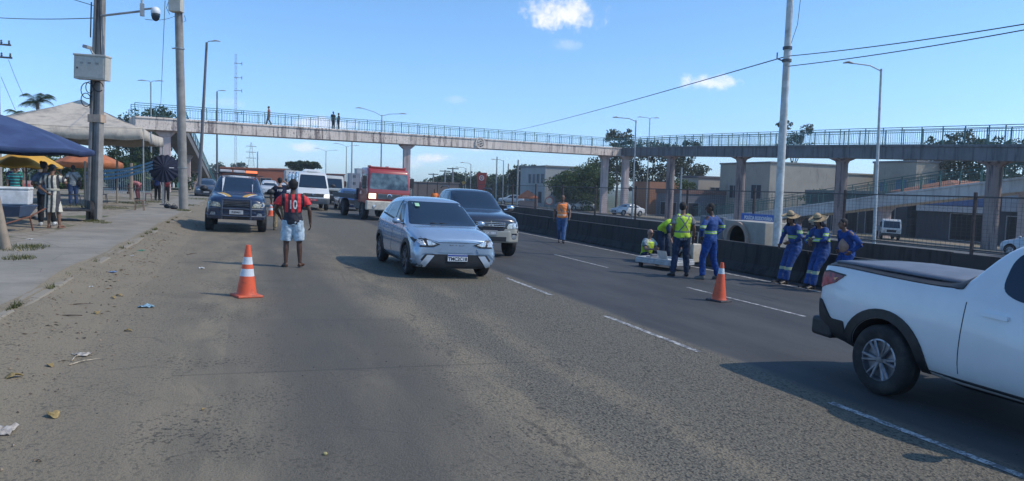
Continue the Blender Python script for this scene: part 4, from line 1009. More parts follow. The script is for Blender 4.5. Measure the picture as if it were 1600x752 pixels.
street_lamp('tall dark street lamp at the kerb just right of the slanted utility pole', -3.6, 62, 66, [(.35, .1, .7)], .14, 323, M('dark_pole', (.12, .12, .13), .6))
street_lamp('shorter street lamp farther along the left kerb, beyond the tall dark one', -3.6, 98, 143, [(.35, .1, .8)], .13, None, M('dark_pole', (.12, .12, .13), .6))
street_lamp('twin-headed street lamp standing behind the beige market tent', -9.8, 88, 128, [(-.5, .1, .9), (.5, .1, .9)], .10)
street_lamp('twin-armed median street lamp rising behind the bridge above the red truck', 14.2, 84, 180, [(-2.2, .7, .8), (2.0, .2, .8)], .10)
street_lamp('thin twin-armed median lamp left of the pink bridge pillar, in the far distance', 17.2, 140, 229, [(-1.6, .5, .8), (1.6, .2, .8)], .11)
street_lamp('faint twin-armed lamp behind the flatbed, leftmost of the distant median lamps', 16.4, 170, 236, [(-1.8, .5, .8), (1.8, .2, .8)], .11)
street_lamp('single-arm street lamp beside the blue-shaded end of the ramp, over the round bush', 28, 50.5, 188, [(-1.3, .15, .5)], .075)
street_lamp('single-arm street lamp in front of the upper ramp between two round pillars', 28.2, 27.2, 108, [(-1.35, .22, .45)], .085, 1377, WHITEP)
street_lamp('street lamp with two flat heads above the eucalyptus crown', 48, 83, 185, [(-.9, .1, .7), (.5, .05, .7)], .08)
street_lamp('distant single-arm lamp left of the red totem sign', 33, 96, 251, [(-1.2, .1, .5)], .09)
street_lamp('more distant single-arm lamp left of the pink pillar of the bridge median', 34, 118, 263, [(-1.2, .1, .6)], .09)
street_lamp('low single-arm lamp farthest from the camera near the treeline', 31, 105, 256, [(-1., .1, .6)], .08)
mp = thing('lamp_column', 'thick white lamp column with a lean, behind the barrier by the straw-hatted men', 'lamp column', (14.4, 17.4, gz(14.4)))
zt = zat(14.4, 17.4, -60); a, b = lean_pts(14.4, 17.4, gz(14.4), 1238, zt); ax_ = b-a
g = G(); g.tube([(0, 0, 0), ax_*.5, ax_], [.12, .105, .085], 14); g.build('pole', WHITEP, mp, True)
def on_col(f): return a+ax_*f
def fr_py(py):
    lo, hi = 0., 1.
    for _ in range(30):
        m = (lo+hi)/2
        if proj(on_col(m))[1] > py: lo = m
        else: hi = m
    return m
g = G(); h = ax_*fr_py(95); 
for dz in (0, .35): g.tube([h+Vector((0, 0, dz-.04)), h+Vector((0, 0, dz+.04))], .13, 12)
g.tube([h+Vector((-.12, .05, 0)), h+Vector((-.26, .1, .05)), h+Vector((-.26, .1, .22))], .02, 6); g.build('wire_bracket', STEEL, mp, True)
# ------------------------------------------------------------------ overhead wires
WIRE = M('wire_black', (.015, .015, .018), .6)
def wire(label, pts, r=.012, sag=0., name='overhead_wire', n=14):
    P = []
    for a_, b_ in zip(pts, pts[1:]):
        a_, b_ = Vector(a_), Vector(b_)
        for i in range(n): u = i/n; P.append(a_+(b_-a_)*u-Vector((0, 0, sag*4*u*(1-u))))
    P.append(Vector(pts[-1])); g = G(); g.tube(P, r, 5)
    return tag(g.build(name, WIRE, None, True), label, 'wire', 'overhead wires')
cpt = on_col(fr_py(88))
wire('overhead wire running from the white lamp column down-left across the bridge', [cpt, atY(800, 205, 84)], .016, .15)
wire('upper overhead wire leaving the white lamp column for the top right corner', [cpt, atX(1600, 38, 14)+Vector((0, 0, 0)), atX(1700, 22, 14)], .012, .05)
wire('lower overhead wire leaving the white lamp column for the right edge', [on_col(fr_py(104)), atX(1600, 47, 14.2), atX(1700, 30, 14.2)], .012, .05)
wire('thin loose wire hanging beside the top of the white lamp column', [cpt, cpt+Vector((.22, -.1, .9)), atX(1254, -30, 14.6)], .008, .0)

# left utility poles
def utility_pole(name, label, bx, by, top_px, r0_, r1_, kind):
    z0 = gz(bx)+.1; z1 = zat(bx, by, -70); t = thing(name, label, 'utility pole', (bx, by, z0)); a, b = lean_pts(bx, by, z0, top_px, z1); ax = b-a
    g = G()
    if kind == 'H':
        u = Vector((CR.x, CR.y, 0)).normalized(); w = Vector((-u.y, u.x, 0))
        for (o, wd, dp) in ((-1, .09, .26), (1, .09, .26), (0, .12, .10)):
            vs = []
            for f, s in ((0, 1.15), (1, .75)):
                c = ax*f+u*o*.115*s
                for (i, j) in ((-1, -1), (1, -1), (1, 1), (-1, 1)): vs.append(c+u*i*wd/2*s+w*j*dp/2*s)
            g.add(vs, [(3, 2, 1, 0), (4, 5, 6, 7), (0, 1, 5, 4), (1, 2, 6, 5), (2, 3, 7, 6), (3, 0, 4, 7)])
    else: g.tube([(0, 0, 0), ax*.5, ax], [r0_, (r0_+r1_)/2, r1_], 18)
    g.build('post', CPOLE, t, kind != 'H', bev=.012 if kind == 'H' else 0)
    def at(py, dx=0, dw=0, t=t, a=a, ax=ax):
        lo, hi = 0., 1.
        for _ in range(30):
            m = (lo+hi)/2
            if proj(a+ax*m)[1] > py: lo = m
            else: hi = m
        return ax*m+Vector((CR.x*dx-CR.y*0, CR.y*dx, 0))+Vector((-f0.x*dw, -f0.y*dw, 0))
    return t, at
pA = gnd(147, 345, .1); t1, at1 = utility_pole('utility_pole', 'concrete H-section pole carrying a beige cabinet and a dome camera, on the left', pA.x, pA.y, 158, .2, .15, 'H')
rz_ = math.atan2(CR.y, CR.x)
BEIGE = M('cabinet_beige', (.50, .47, .40), .5, var=.08, dirt=((.25, .2, .14), .35))
g = G(); g.box((-.48, -.16, -.36), (.48, .16, .36)); g.box((-.50, -.19, .33), (.50, .18, .39)); cb = g.build('control_cabinet', BEIGE, t1, bev=.015, loc=at1(109, 0, .3)); cb.rotation_euler = (0, R_(2), rz_)
g = G(); g.box((-.43, -.175, -.31), (.43, -.162, .30)); g.build('cabinet_door', BEIGE, cb, bev=.006)
g = G()
for x in (-.28, -.05, .18):
    for z in (.10, .13): g.box((x, -.18, z), (x+.10, -.176, z+.012))
g.box((-.385, -.19, -.06), (-.34, -.176, -.01)); g.build('vent_slot', STEEL, cb)
g = G(); g.box((-.2, -.15, -.11), (.2, .17, .13)); o = g.build('metal_clamp', M('clamp_tan', (.45, .33, .24), .7), t1, loc=at1(186)); o.rotation_euler = (0, 0, rz_)
g = G(); c0 = at1(112, -.12, .2)
for (dx, R1, R2, dz) in ((-.08, .17, .24, -.62), (-.02, .10, .17, -.52), (.22, .13, .15, -.48), (-.12, .13, .2, -.9)):
    g.tube([c0+Vector((dx+R1*math.cos(q), -.05, dz+R2*math.sin(q))) for q in [2*math.pi*i/18 for i in range(17)]], .014, 5)
g.tube([c0+Vector((.25, -.02, 2.3)), c0+Vector((.28, -.02, 1.2)), c0+Vector((.3, -.02, .35))], .014, 5); g.tube([at1(170, -.13, .15), at1(120, -.12, .15)], .02, 5); g.tube([at1(60, -.2, .1), at1(5, -.2, .1)], .02, 5); g.build('cable_loop', WIRE, t1, True)
e1 = at1(26, .1, .1); e2 = e1+Vector((CR.x*1.25, CR.y*1.25, .18)); g = G(); g.tube([e1, e2], .035, 8); g.tube([e2+Vector((0, 0, -.05)), e2+Vector((0, 0, .5))], .03, 8); g.box(tuple(e2+Vector((-.05, -.05, -.15))), tuple(e2+Vector((.07, .05, .22)))); g.tube([e2+Vector((0, 0, .05)), e2+Vector((CR.x*.4, CR.y*.4, .10))], .03, 6); arm = g.build('camera_arm', GALV, t1, True, 35)
dc = e2+Vector((CR.x*.42, CR.y*.42, -.02))
g = G(); g.lathe([(.03, .16), (.10, .13), (.135, .05), (.135, -.04), (.12, -.06)], 20, c=dc); dm = g.build('dome_camera', PLATE, t1, True, 60)
g = G(); g.lathe([(.13, -.04), (.128, -.12), (.10, -.21), (.05, -.26), (.001, -.275)], 20, c=dc); g.build('camera_dome', GLASS, dm, True, 60)
g = G(); g.box((-.09, -.22, -.04), (.06, .05, .06)); o = g.build('bullet_camera', PLATEG, t1, bev=.01, loc=at1(77, -.2, .15)); o.rotation_euler = (0, .2, rz_)
g = G(); g.tube([at1(77, -.2, .1), at1(84, -.12, .12), at1(90, 0, .1)], .03, 6); g.build('camera_bracket', GALV, t1, True)
pB = gnd(287, 328, .1); t2, at2 = utility_pole('utility_pole', 'round concrete pole beside the kerb leaning left, with a meter box at its head', pB.x, pB.y, 277, .20, .16, 'R')
g = G(); g.box((-.27, -.2, -.42), (.27, .2, .40)); o = g.build('meter_box', BEIGE, t2, bev=.02, loc=at2(6, 0, .22)); o.rotation_euler = (0, 0, rz_)
g = G(); g.lathe([(.21, -.03), (.21, .03)], 16, c=at2(76)); g.lathe([(.215, -.03), (.215, .03)], 16, c=at2(262)); g.tube([at2(76, -.2), at2(76, -.34)], .03, 6); g.build('steel_band', GALV, t2, True, 40)
g = G(); g.tube([at2(25, .3, .1), at2(33, .36, .1), at2(36, .2, .1), at2(20, .16, .1)], .012, 5); g.tube([at2(0, -.36, .1), at2(14, -.5, .1), at2(24, -.36, .1)], .012, 5); g.build('cable_loop', WIRE, t2, True)
PW1 = Vector((pA.x, pA.y, gz(pA.x)+.1)); PW2 = Vector((pB.x, pB.y, gz(pB.x)+.1))
wire('black wire from the left edge to the H-section pole, nearly level', [atY(-60, 23, 38), PW1+at1(28)], .014, .1)
wire('short slanting wire entering the H-section pole from the top edge', [atY(100, -5, 30), PW1+at1(12)], .012, 0)
wire('wire sagging between the camera arm and the meter box pole', [PW1+at1(28, 1.4), PW2+at2(22)], .010, .12)
wire('cable dropping from the meter box pole behind the bridge railing', [PW2+at2(2, -.6), atY(251, 170, 60)], .014, 0)
lw = PD = None
def PDf(px, d):
    r = ray(px, 376); r = Vector((r.x, r.y, 0)); f = Vector((f0.x, f0.y, 0)); k = d/r.dot(f); return Vector((r.x*k, r.y*k, 0))
p = PDf(1, 45); tp = thing('crossarm_pole', 'power pole with two crossarms at the left edge behind the umbrellas', 'utility pole', (p.x, p.y, gz(p.x)))
z1 = zat(p.x, p.y, 28)-gz(p.x); g = G(); g.tube([(0, 0, 0), (0, 0, z1)], [.16, .11], 10); g.build('post', CPOLE, tp, True)
for py, w in ((69, .75), (89, .8)):
    z = zat(p.x, p.y, py)-gz(p.x); g = G(); g.box((-w, -.06, z-.05), (w, .06, z+.05)); ca = g.build('crossarm', STEEL, tp)
    for x in (-w+.1, 0.25, w-.1): g = G(); g.lathe([(.03, z+.05), (.07, z+.12), (.04, z+.18), (.06, z+.24), (.02, z+.28)], 8, c=(x, 0, 0)); g.build('insulator', STEEL, ca, True)
wire('wire descending from the crossarm pole to the palm, upper one', [Vector((p.x+.6, p.y, zat(p.x, p.y, 92))), atY(38, 152, 60)], .012, .1)
wire('wire descending from the crossarm pole, lower and steeper one', [Vector((p.x+.2, p.y, zat(p.x, p.y, 120))), atY(24, 172, 56)], .012, 0)
# distant masts
def lattice(name, label, px, top_py, d, w0, w1, step, cat='mast'):
    p = PDf(px, d); z0 = gz(p.x); H = zat(p.x, p.y, top_py)-z0; t = thing(name, label, cat, (p.x, p.y, z0)); g = G()
    def c(i, z): w = w0+(w1-w0)*z/H; return Vector((((-1, 1, 1, -1)[i % 4])*w, ((-1, -1, 1, 1)[i % 4])*w, z))
    z = 0; k = 0
    while z < H-.1:
        z2 = min(H, z+step)
        for i in range(4):
            g.tube([c(i, z), c(i, z2)], max(.04, w0*.05), 4); g.tube([c(i, z), c(i+1, z2)], .03, 3); g.tube([c(i, z2), c(i+1, z2)], .03, 3)
        z = z2
    return t, g, H
t_, g, H_ = lattice('radio_mast', 'slim guyed radio mast standing above the left street lamps', 368, 85, 240, .35, .3, 1.6)
for z in (H_*.55, H_*.72, H_*.82, H_*.93): g.box((-.6, -.1, z), (1.9, .1, z+.15)); g.box((1.7, -.1, z-.5), (1.9, .1, z+.6))
g.build('lattice', M('mast_red', (.25, .22, .24), .6), t_)
t_, g, H_ = lattice('transmission_tower', 'pyramidal lattice transmission tower far off above the police pickup', 392, 223, 430, 2.6, .25, 2.4, 'tower')
for z in (H_*.6, H_*.75, H_*.9): g.box((-2.8, -.15, z), (2.8, .15, z+.3))
g.build('lattice', M('tower_grey', (.2, .22, .25), .6), t_)
for px, py, d, lab in ((402, 237, 260, 'plain distant pole to the right of the transmission tower'), (548, 222, 150, 'thin distant pole left of the twin-armed median lamps'), (773, 245, 150, 'bare distant pole right of the red totem sign'), (791, 256, 150, 'shorter bare pole next to the treeline'), (806, 250, 85, 'thin white pole beside the orange kiosk roof'), (1060, 262, 58, 'thin dark pole under the upper ramp near the beige building')):
    p = PDf(px, d); z0 = gz(p.x); H_ = zat(p.x, p.y, py)-z0; g = G(); g.tube([(0, 0, 0), (0, 0, H_)], [.09*d/100+.03, .06*d/100+.03], 6)
    tag(g.build('thin_pole', GALV, None, True, loc=(p.x, p.y, z0)), lab, 'pole')
for px, py, d, lab in ((675, 271, 160, 'wooden power pole with crossarm, leftmost of the three beyond the red truck'), (693, 266, 150, 'wooden power pole with crossarm, middle of the three beyond the red truck'), (705, 262, 140, 'wooden power pole with crossarm, rightmost of the three beyond the red truck')):
    p = PDf(px, d); z0 = gz(p.x); H_ = zat(p.x, p.y, py)-z0; t_ = thing('power_pole', lab, 'utility pole', (p.x, p.y, z0), rz_, 'power poles beyond the red truck')
    g = G(); g.tube([(0, 0, 0), (0, 0, H_)], .16, 6); g.build('post', CPOLE, t_); g = G(); g.box((-1.1, -.08, H_-.3), (1.1, .08, H_-.12)); g.box((-.8, -.08, H_-1.2), (.8, .08, H_-1.05)); g.build('crossarm', STEEL, t_)
p = PDf(1392, 62); z0 = gz(p.x)
# ------------------------------------------------------------------ buildings across the road
def plaster(name, base, stain=(.14, .13, .12), brick=None):
    def fn(t, p, cs):
        a = nz(t, cs, .35, 6, .65); b = nz(t, sc3(t, cs, 1, 1, .2), 1.2, 5, .7); x, y, z = xyz(t, cs)
        c = mix(t, a.ss(.3, .7), base, tuple(q*.82 for q in base)); c = mix(t, b.ss(.55, .75)*.7, c, stain)
        if brick:
            row = (z/.2).mod(1.0).lt(.1); u = ((x+y)/.4+(z/.2)._b('FLOOR')*.5).mod(1.0).lt(.05)
            c = mix(t, row.mx(u)*.6, c, brick)
        setcol(t, p, c); setv(t, p, 'Roughness', .9); bump(t, p, a+b, .2, .03)
    return PM('plaster_'+name, fn, 'World')
WIN = PM('window_glass', lambda t, p, cs: (setcol(t, p, (.018, .026, .04)), setv(t, p, 'Roughness', .35), setv(t, p, 'Specular IOR Level', .3)))
VOID = M('dark_opening', (.02, .021, .024), .9)
ROOFT = PM('clay_tiles', lambda t, p, cs: (setcol(t, p, mix(t, (xyz(t, cs)[0]/.25).mod(1.0).ss(.2, .8)*.5+nz(t, cs, 1.5, 5)*.5, (.22, .085, .05), (.42, .19, .11))), setv(t, p, 'Roughness', .9)), 'World')
def building(name, label, x0, y0, x1, y1, h, mat, wins=(), cap=.25, capmat=None, cat='building', z0=None, roof=None, winmat=None, frame=None):
    z0 = gz(x0)-.3 if z0 is None else z0; t = thing(name, label, cat, (x0, y0, z0)); h += .3; g = G(); g.box((0, 0, 0), (x1-x0, y1-y0, h)); g.build('wall', mat, t)
    if cap: g = G(); g.box((-.12, -.12, h-.002), (x1-x0+.12, y1-y0+.12, h+cap)); g.build('parapet', capmat or mat, t, bev=.02)
    if roof:
        g = G(); W2, D2, o = x1-x0, y1-y0, .5; g.add([(-o, -o, h), (W2+o, -o, h), (W2+o, D2+o, h), (-o, D2+o, h), (W2*.3, D2/2, h+roof), (W2*.7, D2/2, h+roof)], [(0, 1, 5, 4), (1, 2, 5), (2, 3, 4, 5), (3, 0, 4), (3, 2, 1, 0)]); g.build('roof', ROOFT, t)
    fm = frame or M('window_frame', (.30, .31, .32), .6)
    for (ax, u, z, w, hh, *k) in wins:
        g = G(); q = G(); e = .07
        def R4(G_, u0, u1, za, zb, d0, d1):
            if ax == 'x': G_.box((-d1, u0, za), (-d0, u1, zb))
            else: G_.box((u0, -d1, za), (u1, -d0, zb))
        for (ua, ub, za, zb) in ((u-w/2-e, u+w/2+e, z-e, z), (u-w/2-e, u+w/2+e, z+hh, z+hh+e), (u-w/2-e, u-w/2, z, z+hh), (u+w/2, u+w/2+e, z, z+hh)): R4(g, ua, ub, za, zb, -.01, .07)
        nm = k[0] if k else 'window'
        f = g.build(nm, fm, t); R4(q, u-w/2+.001, u+w/2-.001, z+.001, z+hh-.001, -.005, .012); q.build('pane' if nm == 'window' else 'opening', (winmat or WIN) if nm == 'window' else VOID, f)
        if nm == 'window': q = G(); R4(q, u-.03, u+.03, z+.001, z+hh-.001, .0125, .04); q.build('mullion', fm, f)
    return t
building('grey_warehouse', 'big grey windowless-looking block building with a beige concrete flank behind the upper ramp', 60, 74.4, 71.5, 84.5, 7.4, plaster('warehouse', (.40, .36, .30)),
         [('x', 2.4, 3.3, 1.9, 1.7), ('x', 7.0, 3.3, 1.6, 1.6), ('y', 3, 3.2, .01, .01)][:2], .2, M('cap_grey', (.2, .2, .2), .9))
building('concrete_building', 'lower beige concrete wing joined to the right of the big grey block building', 71.6, 74.8, 84, 84, 6.8, plaster('wing', (.38, .35, .29)), [('y', 6, 3.6, 1.6, 1.2), ('y', 10, 3.6, 1.6, 1.2)], .2)
building('beige_house', 'beige house with blue-paned windows above the orange tiled roof', 75, 66.8, 79.8, 73.2, 8.4, plaster('house', (.36, .33, .27)), [('y', 2.6, 5.2, 1.0, 1.5), ('x', 2, 5.0, 1.6, 1.6), ('x', 4.8, 5.0, .9, 1.3)], .25, M('cap_grey', (.2, .2, .2), .9), winmat=M('blue_pane', (.10, .2, .32), .15))
building('tiled_house', 'low house with a long orange clay-tile roof seen over the lower ramp', 62, 49, 74, 60, 3.9, plaster('tiled', (.30, .27, .24)), [('x', 3, 1, 1.2, 1.2)], 0, roof=1.7)
building('patchy_house', 'two-storey patchy plaster house with dark windows left of the big grey building', 60, 89.5, 66.5, 94.5, 5.6, plaster('patchy', (.44, .40, .33), (.12, .11, .11)), [('x', 2.5, 3.6, 1.1, 1.1), ('y', 2.8, 3.5, 1.4, 1.1), ('y', 5, 3.5, .9, 1.1)], .3, M('cap_dark', (.12, .12, .13), .9))
building('brick_house', 'raw orange brick house between the two pink pillars', 56, 96, 62.5, 101, 4.8, plaster('brick', (.42, .19, .10), (.18, .09, .06), (.25, .2, .17)), [('y', 3, 2.6, 1, 1)], 0)
building('grey_shed', 'long low grey shed with three dark bays behind the white saloon', 53, 83, 64, 89, 3.1, plaster('shed', (.17, .17, .19)), [('x', 1.6, .5, 1.5, 1.7, 'door'), ('x', 4, .5, 1.5, 1.7, 'door'), ('y', 2, .5, 1.6, 1.7, 'door'), ('y', 5, .5, 1.6, 1.7, 'door'), ('y', 8, .5, 1.6, 1.7, 'door')], .5, M('cap_brown', (.20, .11, .09), .9))
bb = PDf(838, 122); building('two_storey_building', 'pale blue-shaded two-storey building with a row of upper windows beside the round bush', bb.x, bb.y-3, bb.x+6.0, bb.y+8.5, 6.4, plaster('twostorey', (.40, .40, .38)), [('x', 1.1+1.9*i, 4.1, 1.1, 1.5) for i in range(4)]+[('x', 2, .9, 1.5, 1.8, 'door'), ('x', 6, 1.2, 1.5, 1.4), ('y', 2.6, 3.8, 1.6, 1.8)], .3, M('cap_grey', (.2, .2, .2), .9))
building('block_wall', 'brown block wall along the far roadside under the round bush', 47, 96, 48, 122, 2.9, plaster('blockwall', (.17, .13, .11), (.09, .07, .06), (.1, .08, .07)), [], .1, cat='wall')
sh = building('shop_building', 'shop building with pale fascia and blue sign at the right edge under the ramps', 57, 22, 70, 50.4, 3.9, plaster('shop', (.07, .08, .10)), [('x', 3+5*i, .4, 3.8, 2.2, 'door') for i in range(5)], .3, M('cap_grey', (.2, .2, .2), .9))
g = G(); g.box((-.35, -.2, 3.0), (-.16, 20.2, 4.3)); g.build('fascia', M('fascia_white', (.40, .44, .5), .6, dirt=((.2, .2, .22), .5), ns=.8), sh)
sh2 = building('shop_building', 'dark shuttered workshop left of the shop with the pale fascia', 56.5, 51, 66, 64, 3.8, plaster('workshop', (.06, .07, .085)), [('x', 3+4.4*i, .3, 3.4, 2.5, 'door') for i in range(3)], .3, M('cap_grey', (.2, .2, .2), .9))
g = G(); g.box((-.35, 21, 3.3), (-.16, 28.2, 4.2)); sg_ = g.build('shop_sign', M('sign_blue', (.10, .17, .36), .5), sh)
g = G(); g.box((-.32, 21, 2.75), (-.18, 28.2, 3.25)); g.build('white_band', M('band_white', (.5, .52, .55), .5), sg_)
# far left roadside buildings beyond the parked car
for (px, py, d, w, h, col, lab) in ((395, 262, 110, 9, 3.0, (.35, .12, .07), 'low red-roofed roadside shop behind the queueing cars'), (448, 262, 130, 6, 3.6, (.5, .48, .44), 'small white roadside shop behind the officer'), (510, 270, 150, 7, 3.4, (.30, .13, .10), 'dark red roadside shop right of the small white one')):
    p = PDf(px, d); building('roadside_shop', lab, p.x-w/2, p.y, p.x+w/2, p.y+5, h, plaster(lab[:8], col), [('y', w*.3, .5, 1.8, 1.8, 'door'), ('y', w*.7, .8, 1.5, 1.2)], .2)
p = PDf(590, 250); 
for i, (px, d, h) in enumerate(((556, 330, 9), (568, 340, 6), (575, 310, 8), (545, 320, 6.5))):
    p = PDf(px, d); building('distant_block', ('tall pale', 'low pale', 'mid-height grey', 'small grey')[i]+' block of flats on the horizon left of the red truck', p.x, p.y, p.x+7, p.y+8, h, plaster('far%d' % i, (.42-.04*i, .42-.04*i, .43-.03*i)), [('y', 2+3*j, 2+3*k, 1.2, 1.2) for j in range(2) for k in range(2)], .2)
p = PDf(650, 120); building('roadside_wall', 'grey-brown boundary wall right of the red truck cab', p.x-.6, p.y, p.x+7, p.y+1, 2.7, plaster('rwall', (.20, .16, .14)), [], .15, cat='wall')
# concrete culvert pieces behind the barrier
CUL = M('culvert_concrete', (.36, .34, .30), .85, ns=2, dirt=((.2, .17, .14), .5), bs=.3)
def culvert(label, px0, px1, py, X, d, hole=None):
    a = atX(px0, py, X); b = atX(px1, py, X); z0 = gz(X); h = zat(X, (a.y+b.y)/2, py)-z0
    return a, b, z0, h
a, b, z0, h = culvert('', 1094, 1130, 338, 14.3, 0)
g = G(); g.box((0, 0, 0), (.15, a.y-b.y, h*.99)); tag(g.build('concrete_slab', M('panel_blue', (.17, .19, .22), .8, ns=2), None, bev=.02, loc=(14.3, b.y, z0)), 'flat grey concrete slab standing left of the pipe block behind the barrier', 'concrete slab')
a, b, z0, h = culvert('', 1132, 1196, 346, 14.2, 0)
cyl_c = (a.y-b.y)*.62
t = thing('culvert_block', 'pale concrete culvert block with a round pipe opening behind the barrier', 'concrete block', (14.2, b.y, z0))
g = G(); g.box((0, 0, 0), (.9, a.y-b.y, h)); bm_ = g.mesh('b', [CUL, DARKWELL]); c = G(); c.lathe([(h*.33, -.5), (h*.33, .75)], 32, 'x', (0, cyl_c, h*.56), mi=1); cm = c.mesh('c', [CUL, DARKWELL]); co = bpy.data.objects.new('c', cm)
bm_ = bake(bm_, [('BOOLEAN', dict(operation='DIFFERENCE', object=co, solver='EXACT')), ('BEVEL', dict(width=.02, segments=2, limit_method='ANGLE'))]); bpy.data.objects.remove(co); link('block', bm_, t)
g = G(); g.lathe([(h*.42, 0), (h*.42, -.10), (h*.34, -.10), (h*.33, .2)], 32, 'x', (0, cyl_c, h*.56), loop=True); g.build('pipe_ring', M('ring_tan', (.40, .30, .24), .8, ns=3), t, True, 40)
# blue road sign
a = atX(1159, 333, 17.6); b = atX(1214, 333, 17.6); z1 = a.z; zb = atX(1185, 352, 17.6).z-.25; w = a.y-b.y
t = thing('blue_sign', 'blue police sign board with white lettering behind the culvert block', 'sign', (17.6, (a.y+b.y)/2, gz(17.6)))
g = G(); g.box((-.03, -w/2, zb-gz(17.6)), (.03, w/2, z1-gz(17.6))); g.build('board', M('sign_blue_paint', (.03, .12, .42), .4), t, bev=.01)
hh = z1-zb
text('lettering', 'POLÍCIA RODOVIÁRIA', hh*.27, PLATE, t, (-.034, -.02, z1-gz(17.6)-hh*.24), (R_(90), 0, R_(-90)), .002, .006, w/(hh*.27*11.4)*.92)
text('lettering', 'FEDERAL', hh*.27, PLATE, t, (-.034, -w*.18, z1-gz(17.6)-hh*.66), (R_(90), 0, R_(-90)), .002, .006, .9)
g = G(); 
for s in (-.35, .35): g.tube([(.06, w*s, 0), (.06, w*s, z1-gz(17.6)-.05)], .04, 8)
g.build('sign_post', GALV, t)
# red totem and round sign, orange kiosk
p = PDf(750, 105); z0 = gz(p.x); zt_ = zat(p.x, p.y, 270); zm = zat(p.x, p.y, 300)
t = thing('red_totem', 'red flared totem sign with a round white mark beside the petrol-station trees', 'sign', (p.x, p.y, z0), rz_)
g = G(); g.add([(-.75, -.2, zt_-z0), (.75, -.2, zt_-z0), (.32, -.2, zm-z0-1), (-.32, -.2, zm-z0-1), (-.75, .2, zt_-z0), (.75, .2, zt_-z0), (.32, .2, zm-z0-1), (-.32, .2, zm-z0-1)], [(0, 1, 2, 3), (7, 6, 5, 4), (0, 4, 5, 1), (1, 5, 6, 2), (2, 6, 7, 3), (3, 7, 4, 0)]); g.box((-.3, -.18, 0), (.3, .18, zm-z0-1)); g.build('board', M('totem_red', (.42, .05, .03), .5), t)
g = G(); g.lathe([(.36, -.23), (.36, -.21), (.26, -.21), (.26, -.23)], 20, 'y', (0, 0, (zt_-z0)-.75), loop=True); g.tube([(-.15, -.22, zt_-z0-.75), (.15, -.22, zt_-z0-.75)], .06, 5); g.build('round_mark', PLATE, t)
for px, py, d, r, lab in ((856, 314, 80, .45, 'round pale sign with a red rim behind the orange-vested walker'), (722, 286, 95, .4, 'small diamond-like yellow road sign under the red totem')):
    p = PDf(px, d); z0 = gz(p.x); zc = zat(p.x, p.y, py); t = thing('round_sign', lab, 'sign', (p.x, p.y, z0), rz_)
    g = G(); g.lathe([(.001, -.02), (r, -.02), (r, .02), (.001, .02)], 24 if r > .42 else 4, 'y', (0, 0, zc-z0)); pl = g.build('plate', M('sign_cream' if r > .42 else 'sign_yellow', (.5, .45, .38) if r > .42 else (.5, .3, .05), .5), t)
    g = G(); g.lathe([(r*.8, -.03), (r*1.0, -.03), (r*1.0, -.021), (r*.8, -.021)], 24 if r > .42 else 4, 'y', (0, 0, zc-z0), loop=True); g.build('rim', M('sign_red', (.4, .1, .07), .5) if r > .42 else BLACKPL, pl); g = G(); g.tube([(0, .05, 0), (0, .05, zc-z0)], .04, 6); g.build('sign_post', GALV, t)
p = PDf(822, 92); z0 = gz(p.x); ze = zat(p.x, p.y, 308)-z0; za = zat(p.x, p.y, 298)-z0
t = thing('orange_kiosk', 'small kiosk with a pointed orange canopy across the road', 'kiosk', (p.x, p.y, z0), rz_)
g = G(); g.add([(-1.3, -1.3, ze), (1.3, -1.3, ze), (1.3, 1.3, ze), (-1.3, 1.3, ze), (0, 0, za+.1), (-1.3, -1.3, ze-.2), (1.3, -1.3, ze-.2), (1.3, 1.3, ze-.2), (-1.3, 1.3, ze-.2)], [(0, 1, 4), (1, 2, 4), (2, 3, 4), (3, 0, 4), (0, 5, 6, 1), (1, 6, 7, 2), (2, 7, 8, 3), (3, 8, 5, 0)]); g.build('canopy', M('canopy_orange', (.55, .16, .06), .7), t)
g = G(); 
for sx in (-1.2, 1.2):
    for sy in (-1.2, 1.2): g.tube([(sx, sy, 0), (sx, sy, ze)], .05, 6)
g.box((-1.0, -1.0, 0), (1.0, .9, 1.0)); g.build('counter', M('counter_pink', (.40, .25, .2), .7), t)

# ------------------------------------------------------------------ trees
def leafmat(name, dark, light):
    def fn(t, p, cs):
        n = t.nodes.new('ShaderNodeNewGeometry'); rnd = V(t, n.outputs['Random Per Island']); a = nz(t, coord(t, 'World'), .5, 3)
        c = mix(t, (rnd*.7+a*.5).ss(.2, .95), dark, light); setcol(t, p, c); setv(t, p, 'Roughness', .6); setv(t, p, 'Specular IOR Level', .3)
        tr = t.nodes.new('ShaderNodeBsdfTranslucent'); t.links.new(c, tr.inputs[0]); mx = t.nodes.new('ShaderNodeMixShader'); mx.inputs[0].default_value = .3
        t.links.new(p.outputs[0], mx.inputs[1]); t.links.new(tr.outputs[0], mx.inputs[2]); t.links.new(mx.outputs[0], t.nodes['Material Output'].inputs[0])
    return PM(name, fn)
L_DARK = leafmat('leaf_dark', (.012, .028, .012), (.06, .095, .03)); L_MID = leafmat('leaf_mid', (.025, .055, .015), (.10, .15, .04)); L_EUC = leafmat('leaf_euc', (.03, .042, .025), (.105, .12, .06))
BARK = M('bark', (.16, .13, .10), .9, ns=3, bs=.4)
